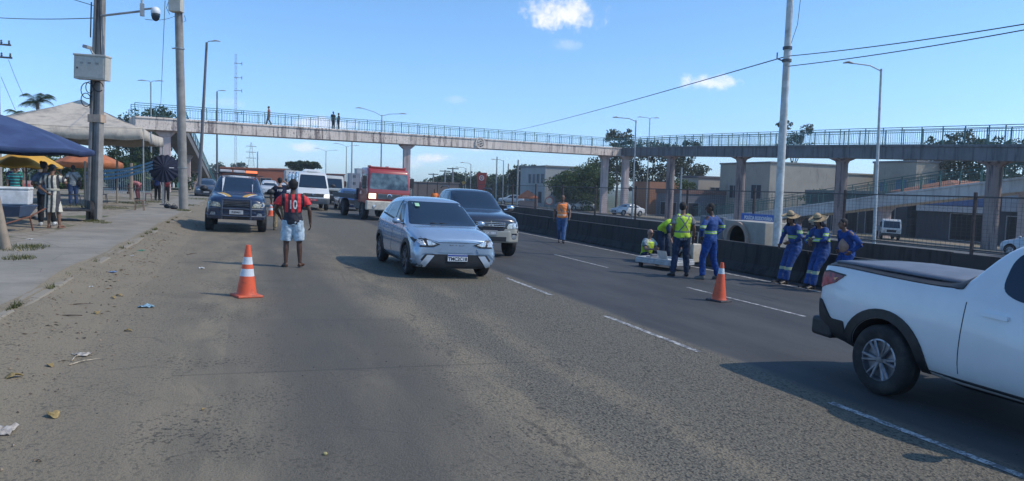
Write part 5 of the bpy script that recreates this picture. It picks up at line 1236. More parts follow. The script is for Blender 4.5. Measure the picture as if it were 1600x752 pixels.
def leaves(g, c, r, n, size, rnd, hole=.0, mi=0):
    for _ in range(n):
        d = Vector((rnd.gauss(0, 1), rnd.gauss(0, 1), rnd.gauss(0, 1))).normalized(); q = rnd.random()**.45
        p = Vector(c)+Vector((d.x*r[0], d.y*r[1], d.z*r[2]))*q*(1+.22*noise.noise(Vector(d)*2+Vector(c)))
        if noise.noise(p*(1.6/max(.6, r[2]**.5))) < hole-.25: continue
        a = Vector((rnd.gauss(0, 1), rnd.gauss(0, 1), rnd.gauss(0, .7))).normalized(); b = a.orthogonal().normalized(); b = Matrix.Rotation(rnd.random()*6.28, 3, a) @ b
        s = size*rnd.uniform(.6, 1.3); cc = a.cross(b)
        g.add([p-b*s*.5, p+cc*s*.28+a*s*.06, p+b*s*.5, p-cc*s*.28+a*s*.06], [(0, 1, 2, 3)], mi)
def tree(name, label, x, y, H, blobs, leaf, n, mat, tr=.25, group=None, hole=.0, seed=1, limbs=True):
    """blobs: (dx, dy, z, rx, ry, rz) foliage masses; the trunk forks to reach them"""
    rnd = random.Random(seed); z0 = gz(x)-.1; t = thing(name, label, 'tree', (x, y, z0), 0, group)
    g = G(); zb = min(b[2]-b[5]*.6 for b in blobs); zb = max(.5, min(zb, H*.6))
    g.tube([(0, 0, 0), (rnd.uniform(-.2, .2), rnd.uniform(-.2, .2), zb*.6), (rnd.uniform(-.2, .2), 0, zb)], [tr, tr*.8, tr*.65], 9)
    g.lathe([(tr*1.7, 0), (tr*1.2, .25), (tr, .6)], 9)
    if limbs:
        for b in blobs: g.tube([(0, 0, zb*.85), (b[0]*.5, b[1]*.5, (zb+b[2])*.5), (b[0], b[1], b[2]+b[5]*.3)], [tr*.5, tr*.3, tr*.1], 6)
    g.build('trunk', BARK, t, True)
    g = G(); tot = sum(b[3]*b[5] for b in blobs)
    for b in blobs:
        k = max(3, int(b[3]*1.6)+2); nb = int(n*b[3]*b[5]/tot)
        leaves(g, b[:3], [q*.82 for q in b[3:]], int(nb*.45), leaf, rnd, hole)
        for i in range(k*2):
            d = Vector((rnd.gauss(0, 1), rnd.gauss(0, 1), rnd.gauss(0, .9))).normalized(); c = Vector(b[:3])+Vector((d.x*b[3], d.y*b[4], d.z*b[5]))*rnd.uniform(.55, .95); rr = b[5]*rnd.uniform(.25, .5)
            leaves(g, c, (rr*1.2, rr*1.2, rr*.8), int(nb*.55/(2*k)), leaf, rnd, hole-.1)
    g.build('crown', mat, t); return t
def tree_px(name, label, px, py_top, d, blobs_px, leaf, n, mat, **kw):
    """blobs_px: (dx_m, height fraction, rx, rz)"""
    p = PDf(px, d); H = zat(p.x, p.y, py_top)-gz(p.x); cr = Vector((CR.x, CR.y, 0))
    bl = [(cr.x*a, cr.y*a, H*f-rz, rx, rx*.8, rz) for a, f, rx, rz in blobs_px]
    return tree(name, label, p.x, p.y, H, bl, leaf, n, mat, **kw)
G_far = 'trees along the far treeline'
tree_px('eucalyptus', 'slender eucalyptus with an open crown behind the bridge corner', 960, 198, 108, [(-.7, 1.0, 1.6, 1.1), (1.2, .97, 1.4, 1.2), (0, .86, 2.0, 1.2), (-1.2, .75, 1.6, 1.0), (.6, .68, 1.8, 1.2)], .34, 4200, L_EUC, tr=.2, seed=2, hole=.12)
tree_px('eucalyptus', 'wide eucalyptus clump behind the bridge just right of the pink pillars', 1015, 215, 116, [(-3.5, .98, 2.6, 2.0), (0, 1.0, 3.0, 2.0), (3.0, .97, 2.4, 2), (-2.5, .72, 3, 2.2), (1.5, .70, 3.2, 2.4), (4.5, .74, 2.2, 1.8), (-.5, .5, 4, 2)], .40, 10500, L_EUC, tr=.35, seed=3, hole=.06)
tree_px('eucalyptus', 'eucalyptus spreading behind the third bridge pillar', 1074, 216, 118, [(0, 1.0, 2.0, 1.4), (-1.2, .8, 2.0, 1.6), (1.2, .72, 2.3, 1.6)], .38, 3800, L_EUC, tr=.22, seed=4, hole=.14)
tree_px('round_bush', 'large round dark green tree between the two-storey building and the bridge pillars', 903, 251, 104, [(.3, 1.0, 3.2, 2.3), (-2.2, .84, 2.8, 2.2), (2.2, .88, 2.7, 2.3), (.2, .62, 4.0, 2.4)], .30, 16000, L_MID, tr=.4, seed=5, hole=-.2)
tree_px('dark_tree', 'dark tree behind the top of the round green one', 930, 240, 122, [(0, 1.0, 3.0, 2.4), (3, .9, 2.6, 2.2), (-2, .8, 3, 2)], .36, 5200, L_DARK, tr=.3, seed=6)
tree_px('spiky_tree', 'dark spiky-crowned tree left of the two-storey building', 822, 253, 150, [(0, 1.0, 3.6, 2.2), (-2.6, .88, 2.8, 1.9), (2.8, .93, 2.6, 2.1), (0, .7, 4, 2.6)], .55, 6500, L_DARK, tr=.35, seed=7, hole=.05)
for i, (px, py, rx, lab) in enumerate(((705, 277, 5, 'leftmost rounded tree of the far treeline'), (728, 274, 6, 'second rounded tree of the far treeline, behind the red totem'), (772, 277, 6.5, 'third tree of the far treeline, right of the red totem'), (798, 282, 5, 'fourth tree of the far treeline, beside the kiosk'), (845, 290, 5, 'low tree of the far treeline under the two-storey building'))):
    tree_px('far_tree', lab, px, py-9, 165, [(0, 1.0, rx*1.1, 2.4), (rx*.8, .86, rx*.8, 2.2), (-rx*.8, .84, rx*.8, 2.2), (0, .6, rx*1.5, 2.6)], .6, 7500, L_DARK, tr=.4, seed=10+i, group=G_far, hole=-.15)
tree_px('flat_topped_tree', 'dark flat-topped spreading tree above the white van', 471, 249, 118, [(-1.8, .95, 1.4, .55), (0, 1.0, 1.6, .7), (1.8, .98, 1.4, .55), (-.3, .86, 2.2, .6), (2.2, .88, 1.1, .4)], .36, 4200, L_DARK, tr=.3, seed=20, hole=-.05)
for i, (px, py, d, rx, lab) in enumerate(((342, 253, 260, 3, 'small round tree on the horizon right of the second dark lamp'), (375, 252, 270, 3.4, 'small round tree on the horizon under the radio mast'), (402, 261, 300, 6, 'low tree on the horizon at the foot of the transmission tower'), (432, 261, 300, 5, 'low tree on the horizon left of the flat-topped tree'), (352, 263, 280, 7, 'broad low tree on the horizon behind the parked car'))):
    tree_px('horizon_tree', lab, px, py, d, [(0, 1.0, rx, 2.2), (rx*.6, .7, rx*.8, 2.2), (-rx*.6, .7, rx*.8, 2.2)], .7, 2200, L_DARK, tr=.3, seed=30+i, group='small trees on the horizon')
tree_px('eucalyptus', 'thin-leaved eucalyptus peeking over the upper ramp by the white column', 1232, 186, 112, [(-1.6, 1.0, 1.4, .9), (1.8, .97, 1.4, 1.0), (0, .9, 1.9, 1.3), (-1, .8, 2, 1.4), (2, .8, 1.8, 1.2)], .34, 3600, L_EUC, tr=.2, seed=40, hole=.18)
for i, (px, py, d, rx, lab) in enumerate(((1450, 212, 92, 4.0, 'bushy tree seen through the upper ramp railing, leftmost of the four at the right'), (1493, 200, 90, 4.2, 'tallest bushy tree behind the upper ramp railing at the right'), (1540, 209, 88, 4.2, 'bushy tree directly behind the last round pillar'), (1590, 212, 86, 4.0, 'bushy tree at the right edge behind the ramps'))):
    tree_px('bushy_tree', lab, px, py, d, [(0, 1.0, rx*.6, 1.5), (1.8, .9, rx*.6, 1.6), (-1.8, .88, rx*.6, 1.6), (0, .7, rx, 2.2), (-1, .45, rx*1.1, 2.4), (2, .5, rx, 2.0)], .42, 7000, L_EUC if i % 2 else L_DARK, tr=.3, seed=50+i, hole=.02)
tree_px('bushy_tree', 'small bush in front of the beige flank of the grey warehouse', 1270, 292, 84, [(0, 1, 1.6, 1.0), (1, .7, 1.2, 1)], .25, 1500, L_MID, tr=.12, seed=60)
tree_px('bushy_tree', 'leafy tree standing left of the patchy plaster house', 1062, 275, 100, [(0, 1, 1.8, 1.6), (.3, .6, 1.6, 1.6)], .28, 2500, L_MID, tr=.15, seed=61)
tree_px('dark_tree', 'big dark tree behind the left end of the footbridge', 216, 164, 92, [(0, 1.0, 2.4, 2.0), (-1.5, .85, 2.2, 2), (1.5, .8, 2.8, 2.2), (-1, .6, 3.4, 2.5), (2, .5, 3.4, 2.5)], .34, 9000, L_DARK, tr=.35, seed=70, hole=-.1)
tree_px('dark_tree', 'dark tree rising over the landing at the left end of the bridge', 254, 161, 88, [(0, 1.0, 2.0, 1.6), (1.8, .88, 1.5, 1.4), (-1.2, .75, 2.4, 2), (0, .5, 3.4, 2.6)], .34, 7500, L_DARK, tr=.3, seed=71, hole=-.05)
tree_px('dark_tree', 'dark undergrowth tree behind the orange canopy and the bridge pillar', 230, 232, 76, [(0, 1.0, 2.2, 1.6), (-3, .95, 2.0, 1.5), (-1, .6, 3.4, 1.9), (2, .6, 2.2, 1.8)], .30, 8500, L_DARK, tr=.3, seed=72, hole=-.15)
tree_px('green_tree', 'mid green tree behind the standing shoppers and the yellow parasol', 104, 232, 62, [(0, 1.0, 1.8, 1.2), (-1.8, .9, 1.6, 1.2), (1.5, .8, 1.6, 1.2), (0, .55, 2.8, 1.5)], .26, 6500, L_MID, tr=.25, seed=73, hole=-.1)
tree_px('green_tree', 'hedge-like green tree at the far left behind the market', 30, 250, 66, [(-2, 1.0, 2.2, 1.3), (1.2, .95, 2.0, 1.2), (0, .6, 3.6, 1.6)], .26, 5000, L_MID, tr=.25, seed=74, hole=-.1)
tree_px('green_tree', 'loose banana-like bush behind the ribbons', 205, 248, 64, [(0, 1, 1.1, .9), (1.3, .85, 1.0, .9), (-1.4, .8, 1.2, .9), (0, .5, 2, 1)], .42, 2400, L_MID, tr=.12, seed=75, hole=.05)
def palm(label, px, py_top, d, H0, L, n, seed):
    rnd = random.Random(seed); p = PDf(px, d); zt = zat(p.x, p.y, py_top)-gz(p.x)-L*.45; t = thing('palm_tree', label, 'palm', (p.x, p.y, gz(p.x)-.1))
    g = G(); g.tube([(0, 0, 0), (.2, 0, zt*.5), (0, 0, zt)], [.2, .15, .12], 8); g.build('trunk', BARK, t, True)
    g = G()
    for i in range(n):
        q = 6.283*i/n+rnd.uniform(-.2, .2); up = rnd.uniform(.2, 1.5); d_ = Vector((math.cos(q), math.sin(q), 0)); pr = None
        for k in range(12):
            u = k/11; c = Vector((0, 0, zt))+d_*L*u*(1-.15*u)+Vector((0, 0, L*(up*u-(.55+up*.5)*u*u)))
            if pr is not None:
                ax = (c-pr).normalized(); s = Vector((0, 0, 1)).cross(ax).normalized(); ln = L*.32*math.sin(math.pi*min(1, .15+u*.85))
                for sg in (-1, 1):
                    for m in (0., .5):
                        b = pr+(c-pr)*m; e = b+s*sg*ln+ax*ln*.5-Vector((0, 0, ln*.45)); g.add([b, b+ax*L*.035, e], [(0, 1, 2)])
            pr = c
    g.build('crown', L_DARK, t)
palm('coconut palm silhouetted above the beige tent at the left', 62, 143, 58, 0, 1.7, 19, 5)
palm('lower palm frond cluster left of the coconut palm over the blue canopy', 38, 166, 56, 0, 1.5, 9, 6)
p = PDf(12, 95)

# ------------------------------------------------------------------ market on the left
CANV = PM('canvas_beige', lambda t, p, cs: (setcol(t, p, mix(t, nz(t, sc3(t, cs, 1, 1, .5), 1.6, 6, .7).ss(.45, .68)*.85, (.50, .44, .36), (.27, .24, .21))), setv(t, p, 'Roughness', .85), bump(t, p, nz(t, cs, 2.5, 4), .5, .05)))
BLUEC = PM('canvas_blue', lambda t, p, cs: (setcol(t, p, mix(t, nz(t, cs, 1.3, 5).ss(.35, .7), (.025, .045, .12), (.05, .085, .19))), setv(t, p, 'Roughness', .75), bump(t, p, nz(t, cs, 2.5, 4), .4, .04)))
def frame_tent(label, x0, y0, x1, y1, ze, za, val, mat, z0, legs=((0, 0), (1, 0), (1, 1), (0, 1)), name='market_tent'):
    t = thing(name, label, 'tent', (0, 0, 0)); cx, cy = (x0+x1)/2, (y0+y1)/2; g = G(); N = 14; C = [(x0, y0), (x1, y0), (x1, y1), (x0, y1)]
    vs, fs = [], []
    for s in range(4):
        a, b = Vector(C[s]), Vector(C[(s+1) % 4]); base = len(vs)
        for i in range(N+1):
            for j in range(N+1):
                u, v = i/N, j/N; e = a+(b-a)*u; q = e+(Vector((cx, cy))-e)*v
                z = ze+(za-ze)*v**1.12 - .10*math.sin(math.pi*u)*(1-v)*.8 - .06*math.sin(math.pi*v)+.02*noise.noise((q.x*2, q.y*2, s))
                vs.append((q.x, q.y, z))
        fs += [(base+i*(N+1)+j, base+(i+1)*(N+1)+j, base+(i+1)*(N+1)+j+1, base+i*(N+1)+j+1) for i in range(N) for j in range(N)]
    g.add(vs, fs)
    me = bake(g.mesh('c', [mat], True, 30), [('SOLIDIFY', dict(thickness=.02))]); link('canopy', me, t)
    g = G()
    for s in range(4):
        a, b = Vector(C[s]), Vector(C[(s+1) % 4]); n = Vector((b-a).to_3d().cross(Vector((0, 0, 1)))).normalized(); base = []
        vs = []
        for i in range(N*3+1):
            u = i/(N*3); e = a+(b-a)*u; z = ze-.10*math.sin(math.pi*u)*.8; w = .02*math.sin(u*40)
            vs += [(e.x, e.y, z-.003), (e.x+n.x*(.03+w), e.y+n.y*(.03+w), z-val*(1+.06*math.sin(u*23+s)))]
        g.add(vs, [(2*i, 2*i+2, 2*i+3, 2*i+1) for i in range(N*3)])
    me = bake(g.mesh('v', [mat], True, 60), [('SOLIDIFY', dict(thickness=.012))]); link('valance', me, t)
    for i, (a, b) in enumerate(legs):
        x, y = x0+(x1-x0)*a, y0+(y1-y0)*b; g = G(); g.tube([(x, y, z0(x)), (x, y, ze-.03)], .03, 8); g.box((x-.07, y-.07, z0(x)), (x+.07, y+.07, z0(x)+.02)); g.build('leg', GALV, t)
    g = G()
    for s in range(4):
        a, b = C[s], C[(s+1) % 4]; g.tube([(a[0], a[1], ze-.12), ((a[0]+b[0])/2, (a[1]+b[1])/2, ze-.2), (b[0], b[1], ze-.12)], .018, 5)
        g.tube([(a[0], a[1], ze-.05), (cx, cy, za-.1)], .015, 5)
    g.build('frame', GALV, t); return t
zf = lambda x: gz(x)+.1
zE = zat(-4.25, 35.1, 201); zA = zat(-7.2, 38.5, 155)
frame_tent('large weathered beige market tent with a peaked roof behind the H-section pole', -10.2, 35.0, -4.2, 42.6, zE, zA, .48, CANV, zf)
def parasol(name, label, px, py_top, py_rim, d, R, ribs, mat, base_px=None, rz=0., tilt=None, val=.14, col='pole'):
    p = PDf(px, d); z0 = gz(p.x)+.1; za = zat(p.x, p.y, py_top); zr_ = zat(p.x, p.y, py_rim); t = thing(name, label, 'parasol', (p.x, p.y, z0), rz)
    if tilt: za, zr_ = tilt[0]+z0, tilt[0]-.25+z0
    g = G(); n = ribs*6; K = 8; vs = [(0, 0, za-z0)]; fs = []
    for k in range(1, K+1):
        u = k/K
        for i in range(n):
            q = 2*math.pi*i/n; rib = abs((i % 6)-3)/3; rad = R*u*((1-.06*(1-rib)*u) if ribs > 4 else 1/max(abs(math.cos(((q+math.pi/4) % (math.pi/2))-math.pi/4)), .1)*.80)
            z = (za-z0)+(zr_-za)*u**1.25-.05*(1-rib)*u; vs.append((rad*math.cos(q), rad*math.sin(q), z))
    for i in range(n): fs.append((0, 1+i, 1+(i+1) % n))
    for k in range(K-1): fs += [(1+k*n+i, 1+(k+1)*n+i, 1+(k+1)*n+(i+1) % n, 1+k*n+(i+1) % n) for i in range(n)]
    b = 1+(K-1)*n; c = len(vs); vs += [(v[0]*1.0, v[1]*1.0, v[2]-val) for v in vs[b:b+n]]; fs += [(b+i, c+i, c+(i+1) % n, b+(i+1) % n) for i in range(n)]
    g.add(vs, fs); me = bake(g.mesh('c', mat, True, 30), [('SOLIDIFY', dict(thickness=.012))]); cn = link('canopy', me, t)
    g = G(); g.tube([(0, 0, 0), (0, 0, za-z0+.08)], .024, 8); g.lathe([(.22, 0), (.22, .07), (.05, .1)], 14); g.build('pole', STEEL, t, True, 40)
    g = G()
    for i in range(ribs): q = 2*math.pi*i/ribs; g.tube([(0, 0, za-z0-.05), (R*.97*math.cos(q), R*.97*math.sin(q), zr_-z0-.02)], .009, 4); g.tube([(0, 0, zr_-z0-.25), (R*.5*math.cos(q), R*.5*math.sin(q), (za+zr_)/2-z0-.07)], .008, 4)
    g.build('ribs', STEEL, t)
    return t, cn
parasol('blue_canopy', 'big navy blue market parasol cut off by the left edge', -22, 172, 229, 19.5, 2.55, 8, BLUEC, val=.12, rz=.2)
YEL = M('canvas_yellow', (.62, .34, .05), .75, ns=2, dirt=((.45, .30, .16), .5))
parasol('yellow_parasol', 'faded yellow parasol on a thin pole above the shoppers', 43, 232, 259, 22.4, .98, 8, YEL, rz=.3, val=.05)
parasol('orange_canopy', 'rusty orange market parasol partly behind the H-section pole', 141, 234, 254, 43, 1.75, 8, M('canvas_orange', (.45, .15, .06), .8, ns=2), val=.3, rz=.1)
t, cn = parasol('navy_parasol', 'dark navy round parasol tipped flat towards the camera under the bridge pillar', 257, 250, 262, 37, .74, 16, M('canvas_navy', (.007, .012, .035), .9), tilt=(2.0,), val=.02)
zc = zat(t.location.x, t.location.y, 262)-t.location.z
for ch in [o for o in S.objects if o.parent is t and o.name.split('.')[0] in ('canopy', 'ribs')]:
    ch.matrix_local = Matrix.Translation((0, 0, zc)) @ Matrix.Rotation(R_(74), 4, 'X') @ Matrix.Rotation(.2, 4, 'Z') @ Matrix.Translation((0, 0, -2.0+.1))
for ch in [o for o in S.objects if o.parent is t and o.name.startswith('pole')]: ch.scale = (1, 1, zc/2.08)
g = G(); g.box((-.02, -.01, -.02), (.2, .01, .02)); o = g.build('printed_mark', PLATE, t, loc=(.28, -.32, zc)); 
# cooler box, wheelbarrow, post, crate
pc = gnd(16, 362, .1); t = thing('wheelbarrow', 'rusty wheelbarrow with a small wheel carrying the white cooler', 'wheelbarrow', (pc.x, pc.y, gz(pc.x)+.1), -R_(100))
# local: wheel towards +X
g = G(); g.add([(-.62, -.36, .62), (.30, -.36, .62), (.30, .36, .62), (-.62, .36, .62), (-.42, -.24, .36), (.10, -.24, .36), (.10, .24, .36), (-.42, .24, .36)], [(0, 1, 5, 4), (1, 2, 6, 5), (2, 3, 7, 6), (3, 0, 4, 7), (4, 5, 6, 7)])
link('tray', bake(g.mesh('t', [M('barrow_blue', (.05, .09, .16), .5, dirt=((.15, .07, .04), .6))]), [('SOLIDIFY', dict(thickness=.02))]), t)
g = G()
for s in (-1, 1): g.tube([(-1.15, s*.30, .52), (-.3, s*.28, .34), (.62, s*.06, .18)], .018, 6); g.tube([(-.35, s*.28, .34), (-.45, s*.3, 0)], .018, 6)
g.build('frame', M('rust', (.16, .06, .035), .8), t, True)
g = G(); g.lathe([(.08, -.03), (.17, -.04), (.19, -.02), (.19, .02), (.17, .04), (.08, .03)], 24, 'y', (.62, 0, .19)); g.build('wheel', RUBBER, t, True, 40)
g = G(); g.lathe([(.01, -.035), (.09, -.03), (.09, .03), (.01, .035)], 14, 'y', (.62, 0, .19)); g.build('hub', M('rust', (.16, .06, .035), .8), t, True, 40)
zc_ = gz(pc.x)+.1
t = thing('cooler_box', 'white foam cooler box resting on the wheelbarrow', 'cooler', (pc.x-.02, pc.y+.28, zc_+.635), .08)
g = G(); g.box((-.38, -.27, 0), (.38, .27, .36), taper=-.05); g.build('box', M('foam_white', (.60, .60, .60), .8, dirt=((.35, .32, .28), .4)), t, bev=.03); g = G(); g.box((-.41, -.30, .362), (.41, .30, .43)); g.build('lid', M('foam_lid', (.64, .64, .62), .8, dirt=((.35, .32, .28), .3)), t, bev=.03)
pp = gnd(10, 392, .1); a_ = Vector((0, 0, 0)); zt = zat(pp.x, pp.y, 300)-gz(pp.x)-.1
g = G(); g.tube([(0, 0, 0), (-.19*CR.x, -.19*CR.y, zt)], [.085, .065], 10); o = g.build('wooden_post', M('old_wood', (.30, .24, .18), .9, ns=5, bs=.5, dirt=((.15, .12, .09), .5)), None, True, loc=(pp.x, pp.y, gz(pp.x)+.1)); tag(o, 'leaning weathered wooden post at the left edge by the grass patch', 'post')
pq = gnd(38, 322, .1); g = G(); g.box((-.30, -.03, .30), (.30, .03, 1.0)); t = thing('price_board', 'small faded pink notice board under the yellow parasol', 'notice board', (pq.x, pq.y, gz(pq.x)+.1), .2); g.build('board', M('board_pink', (.45, .28, .26), .7), t); g = G(); g.box((-.2, -.035, .45), (.2, -.031, .88)); g.build('paper', M('paper_red', (.45, .12, .12), .7), t); g = G()
for s in (-1, 1): g.tube([(s*.25, 0, 0), (s*.25, 0, .32)], .015, 5)
g.build('leg', STEEL, t)
# motor scooter tyre behind the striped dress
pt = gnd(103, 346, .1); t = thing('hand_cart', 'dark hand cart with two black tyres behind the woman in the striped dress', 'cart', (pt.x, pt.y+.6, gz(pt.x)+.1), .3)
for s in (-1, 1): g = G(); g.lathe([(.16, -.06), (.26, -.075), (.30, -.04), (.30, .04), (.26, .075), (.16, .06)], 26, 'x', (s*.55, 0, .30)); wv = g.build('wheel', RUBBER, t, True, 40); g = G(); g.lathe([(.001, -.03), (.17, -.03), (.17, .03), (.001, .03)], 16, 'x', (s*.55, 0, .30)); g.build('rim', STEEL, wv, True, 40)
g = G(); g.box((-.5, -.6, .30), (.5, .7, .36)); g.box((-.5, -.6, .36), (-.46, .7, .62)); g.box((.46, -.6, .36), (.5, .7, .62)); g.tube([(-.4, .7, .34), (-.4, 1.3, .75), (.4, 1.3, .75), (.4, .7, .34)], .02, 6); g.build('cart_bed', M('cart_dark', (.04, .04, .045), .7, var=.4), t)
def table(label, px, py, L, col, rz=0., H=.75, name='trestle_table', off=.1):
    p = gnd(px, py, off); t = thing(name, label, 'table', (p.x, p.y, gz(p.x)+off), rz)
    g = G(); g.box((-L/2, -.35, H-.03), (L/2, .35, H)); g.build('tabletop', M('top_'+label[:10], col, .6), t, bev=.01)
    for sx in (-1, 1):
        for sy in (-1, 1): g = G(); g.tube([(sx*(L/2-.08), sy*.3, 0), (sx*(L/2-.1), sy*.28, H-.03)], .02, 6); g.build('leg', STEEL, t)
    return t
tb = table('dark low market table between the two utility poles', 187, 316, 2.0, (.06, .055, .055), .15)
table('small stall table with bright goods beside the round concrete pole', 275, 312, 1.1, (.3, .3, .28), .1)
p = gnd(275, 312, .1); rnd = random.Random(4)
for i, (c, nm, lab) in enumerate((((.5, .08, .05), 'red_bottle', 'small red bottle on the stall table'), ((.6, .6, .55), 'white_bottle', 'white bottle on the stall table'), ((.08, .35, .25), 'green_bottle', 'green bottle on the stall table'), ((.6, .4, .1), 'yellow_bottle', 'yellow bottle on the stall table'))):
    g = G(); g.lathe([(.06, 0), (.065, .02), (.065, .22), (.03, .29), (.03, .33)], 10); tag(g.build(nm, M('bottle%d' % i, c, .3), None, True, loc=(p.x-.4+.26*i, p.y, gz(p.x)+.85)), lab, 'bottle')
for px, py, lab, c in ((161, 318, 'dark plastic stool left of the low market table', (.03, .035, .05)), (232, 315, 'red-brown crate-like stool in front of the dark parasol', (.2, .06, .05)), (218, 330, 'small wooden stool by the front tent leg', (.22, .13, .08)), (157, 305, 'dark blue stool behind the low market table', (.03, .06, .15))):
    p = gnd(px, py, .1); t = thing('plastic_stool', lab, 'stool', (p.x, p.y, gz(p.x)+.1)); g = G(); g.box((-.17, -.17, .42), (.17, .17, .45)); g.build('seat', M('stool_'+lab[:9], c, .5), t, bev=.01)
    for sx in (-1, 1):
        for sy in (-1, 1): g = G(); g.tube([(sx*.17, sy*.17, 0), (sx*.13, sy*.13, .42)], .016, 5); g.build('leg', M('stool_'+lab[:9], c, .5), t)
# fence panels and blue ribbons behind the market
p0 = PDf(150, 52); p1 = PDf(235, 52); t = thing('metal_fence', 'pale metal picket fence behind the market stalls', 'fence', (p0.x, p0.y, gz(p0.x)+.1)); g = G(); dvv = Vector((p1.x-p0.x, p1.y-p0.y, 0)); n = 26
for i in range(n+1): q = dvv*i/n; g.tube([q, q+Vector((0, 0, 1.7))], .022, 4)
g.build('pickets', M('fence_pale', (.25, .32, .36), .5), t); g = G()
for z in (.2, 1.6): g.tube([Vector((0, 0, z)), dvv+Vector((0, 0, z))], .03, 4)
g.build('rail', M('fence_pale', (.25, .32, .36), .5), t)
for i, lab in enumerate(('upper', 'middle', 'lower')):
    a_ = atY(150, 268+6*i, 41); b_ = atY(238, 253+5*i, 39); P_ = [a_+(b_-a_)*k/10-Vector((0, 0, .5*(k/10)*(1-k/10))) for k in range(11)]; g = G(); g.tube(P_, [(.05, .006)]*11, 6, ref=(0, 0, 1)); tag(g.build('blue_ribbon', M('ribbon', (.12, .3, .5), .5), None, True), lab+' pale blue ribbon strung between the stalls', 'ribbon')
for (px, py0, py1, w, lab) in ((183, 250, 318, .05, 'thin wooden stake holding the ribbons beside the low market table'), (133, 252, 322, .05, 'wooden stake standing just left of the H-section pole'), (205, 255, 312, .09, 'pale fence post left of the front tent leg')):
    p = gnd(px, py1, .1); zt = zat(p.x, p.y, py0)-gz(p.x)-.1; g = G(); g.tube([(0, 0, 0), (.02, 0, zt)], w, 7); tag(g.build('wooden_stake', M('old_wood', (.3, .24, .18), .9), None, True, loc=(p.x, p.y, gz(p.x)+.1)), lab, 'stake')
# small pile of black shoes / bags on the pavement
for px, py, lab in ((262, 326, 'black bag lying on the pavement, left one of two'), (272, 328, 'black bag lying on the pavement near the round pole, right one of two')):
    p = gnd(px, py, .1); g = G(); g.ell((0, 0, .09), (.17, .12, .10), 10, 6); g.tube([(-.1, 0, .16), (0, 0, .26), (.1, 0, .16)], .012, 5); tag(g.build('black_bag', BLACKPL, None, True, loc=(p.x, p.y, gz(p.x)+.12)), lab, 'bag')
# grass tufts (stuff)
def grass(name, spots, h, mat):
    rnd = random.Random(11); g = G()
    for (x, y, r, n) in spots:
        for _ in range(n):
            q = rnd.random()*6.28; rr = r*rnd.random()**.6; px_, py_ = x+rr*math.cos(q), y+rr*math.sin(q)*1.5; z = gz(px_)+(.11 if px_ < -2.4 else .04); a = rnd.random()*6.28; hh = h*rnd.uniform(.4, 1.2); w = .006+hh*.03
            d = Vector((math.cos(a), math.sin(a), 0)); s = Vector((-d.y, d.x, 0))*w
            g.add([Vector((px_, py_, z))-s, Vector((px_, py_, z))+s, Vector((px_, py_, z+hh))+d*hh*rnd.uniform(.1, .8)], [(0, 1, 2)])
    return tag(g.build(name, mat), kind='stuff')
GRASSM = leafmat('grass_blade', (.05, .065, .02), (.20, .19, .07))
sp = []
rnd = random.Random(8)
for _ in range(22): sp.append((-2.43+rnd.uniform(-.02, .03), rnd.uniform(6, 30), rnd.uniform(.03, .09), 40))
for px, py, r, n in ((26, 390, .45, 500), (55, 388, .25, 200), (147, 347, .3, 300), (160, 350, .25, 200), (288, 330, .35, 600), (205, 318, .8, 500), (150, 325, 1.2, 900), (30, 236+170, .25, 300), (240, 316, .9, 500), (300, 322, .4, 500), (320, 312, 1.5, 1500)):
    p = gnd(px, py, .1); sp.append((p.x, p.y, r, n))
grass('grass', sp, .075, GRASSM)
# ------------------------------------------------------------------ litter along the kerb
def bank_at(x, y): return gz(x)+(max(bankz(x, y), 0) if -2.5 < x < -1.25 else (.125 if x < -2.5 else .0))
def scrap(name, label, px, py, size, col, kind, cat, seed):
    size *= .68 if kind != 'stick' else .8
    rnd = random.Random(seed); p = gnd(px, py, .02); z = bank_at(p.x, p.y); g = G(); n = 7
    if kind == 'leaf':
        vs = []
        for i in range(n):
            u = i/(n-1); w = size*.28*math.sin(math.pi*(.08+.9*u))**.8; zz = size*.16*math.sin(u*3.0)+.006
            vs += [(u*size-size/2, -w, zz+w*.5*rnd.random()), (u*size-size/2, 0, zz-.004), (u*size-size/2, w, zz+w*.5*rnd.random())]
        g.add(vs, [(3*i+j, 3*i+3+j, 3*i+4+j, 3*i+1+j) for i in range(n-1) for j in (0, 1)])
    elif kind == 'stick': g.tube([(-size/2, 0, .008), (0, size*.05, .014), (size/2, -size*.03, .009)], [size*.012+.002, size*.016+.002, .002], 6)
    elif kind == 'stone': g.ell((0, 0, size*.25), (size*.5, size*.4, size*.32), 9, 6)
    else:
        m = 7; vs = [((i/m-.5)*size*(1+.2*rnd.random()), (j/m-.5)*size*.6*(1+.3*rnd.random()), size*.16*abs(noise.noise((i*.6+seed, j*.6, seed)))*2+.004) for i in range(m+1) for j in range(m+1)]
        g.add(vs, [(i*(m+1)+j, (i+1)*(m+1)+j, (i+1)*(m+1)+j+1, i*(m+1)+j+1) for i in range(m) for j in range(m)])
    me = g.mesh(name, [M('scrap_'+name, col, .7, var=.35, ns=30)], True, 60)
    if kind != 'stone' and kind != 'stick': me = bake(me, [('SOLIDIFY', dict(thickness=.003))])
    if kind == 'stone':
        for v in me.vertices: v.co *= 1+.25*noise.noise(v.co*30+Vector((seed, 0, 0)))
    o = link(name, me, None, 0, (p.x, p.y, z)); o.rotation_euler = (0, 0, rnd.random()*3.1); return tag(o, label, cat)
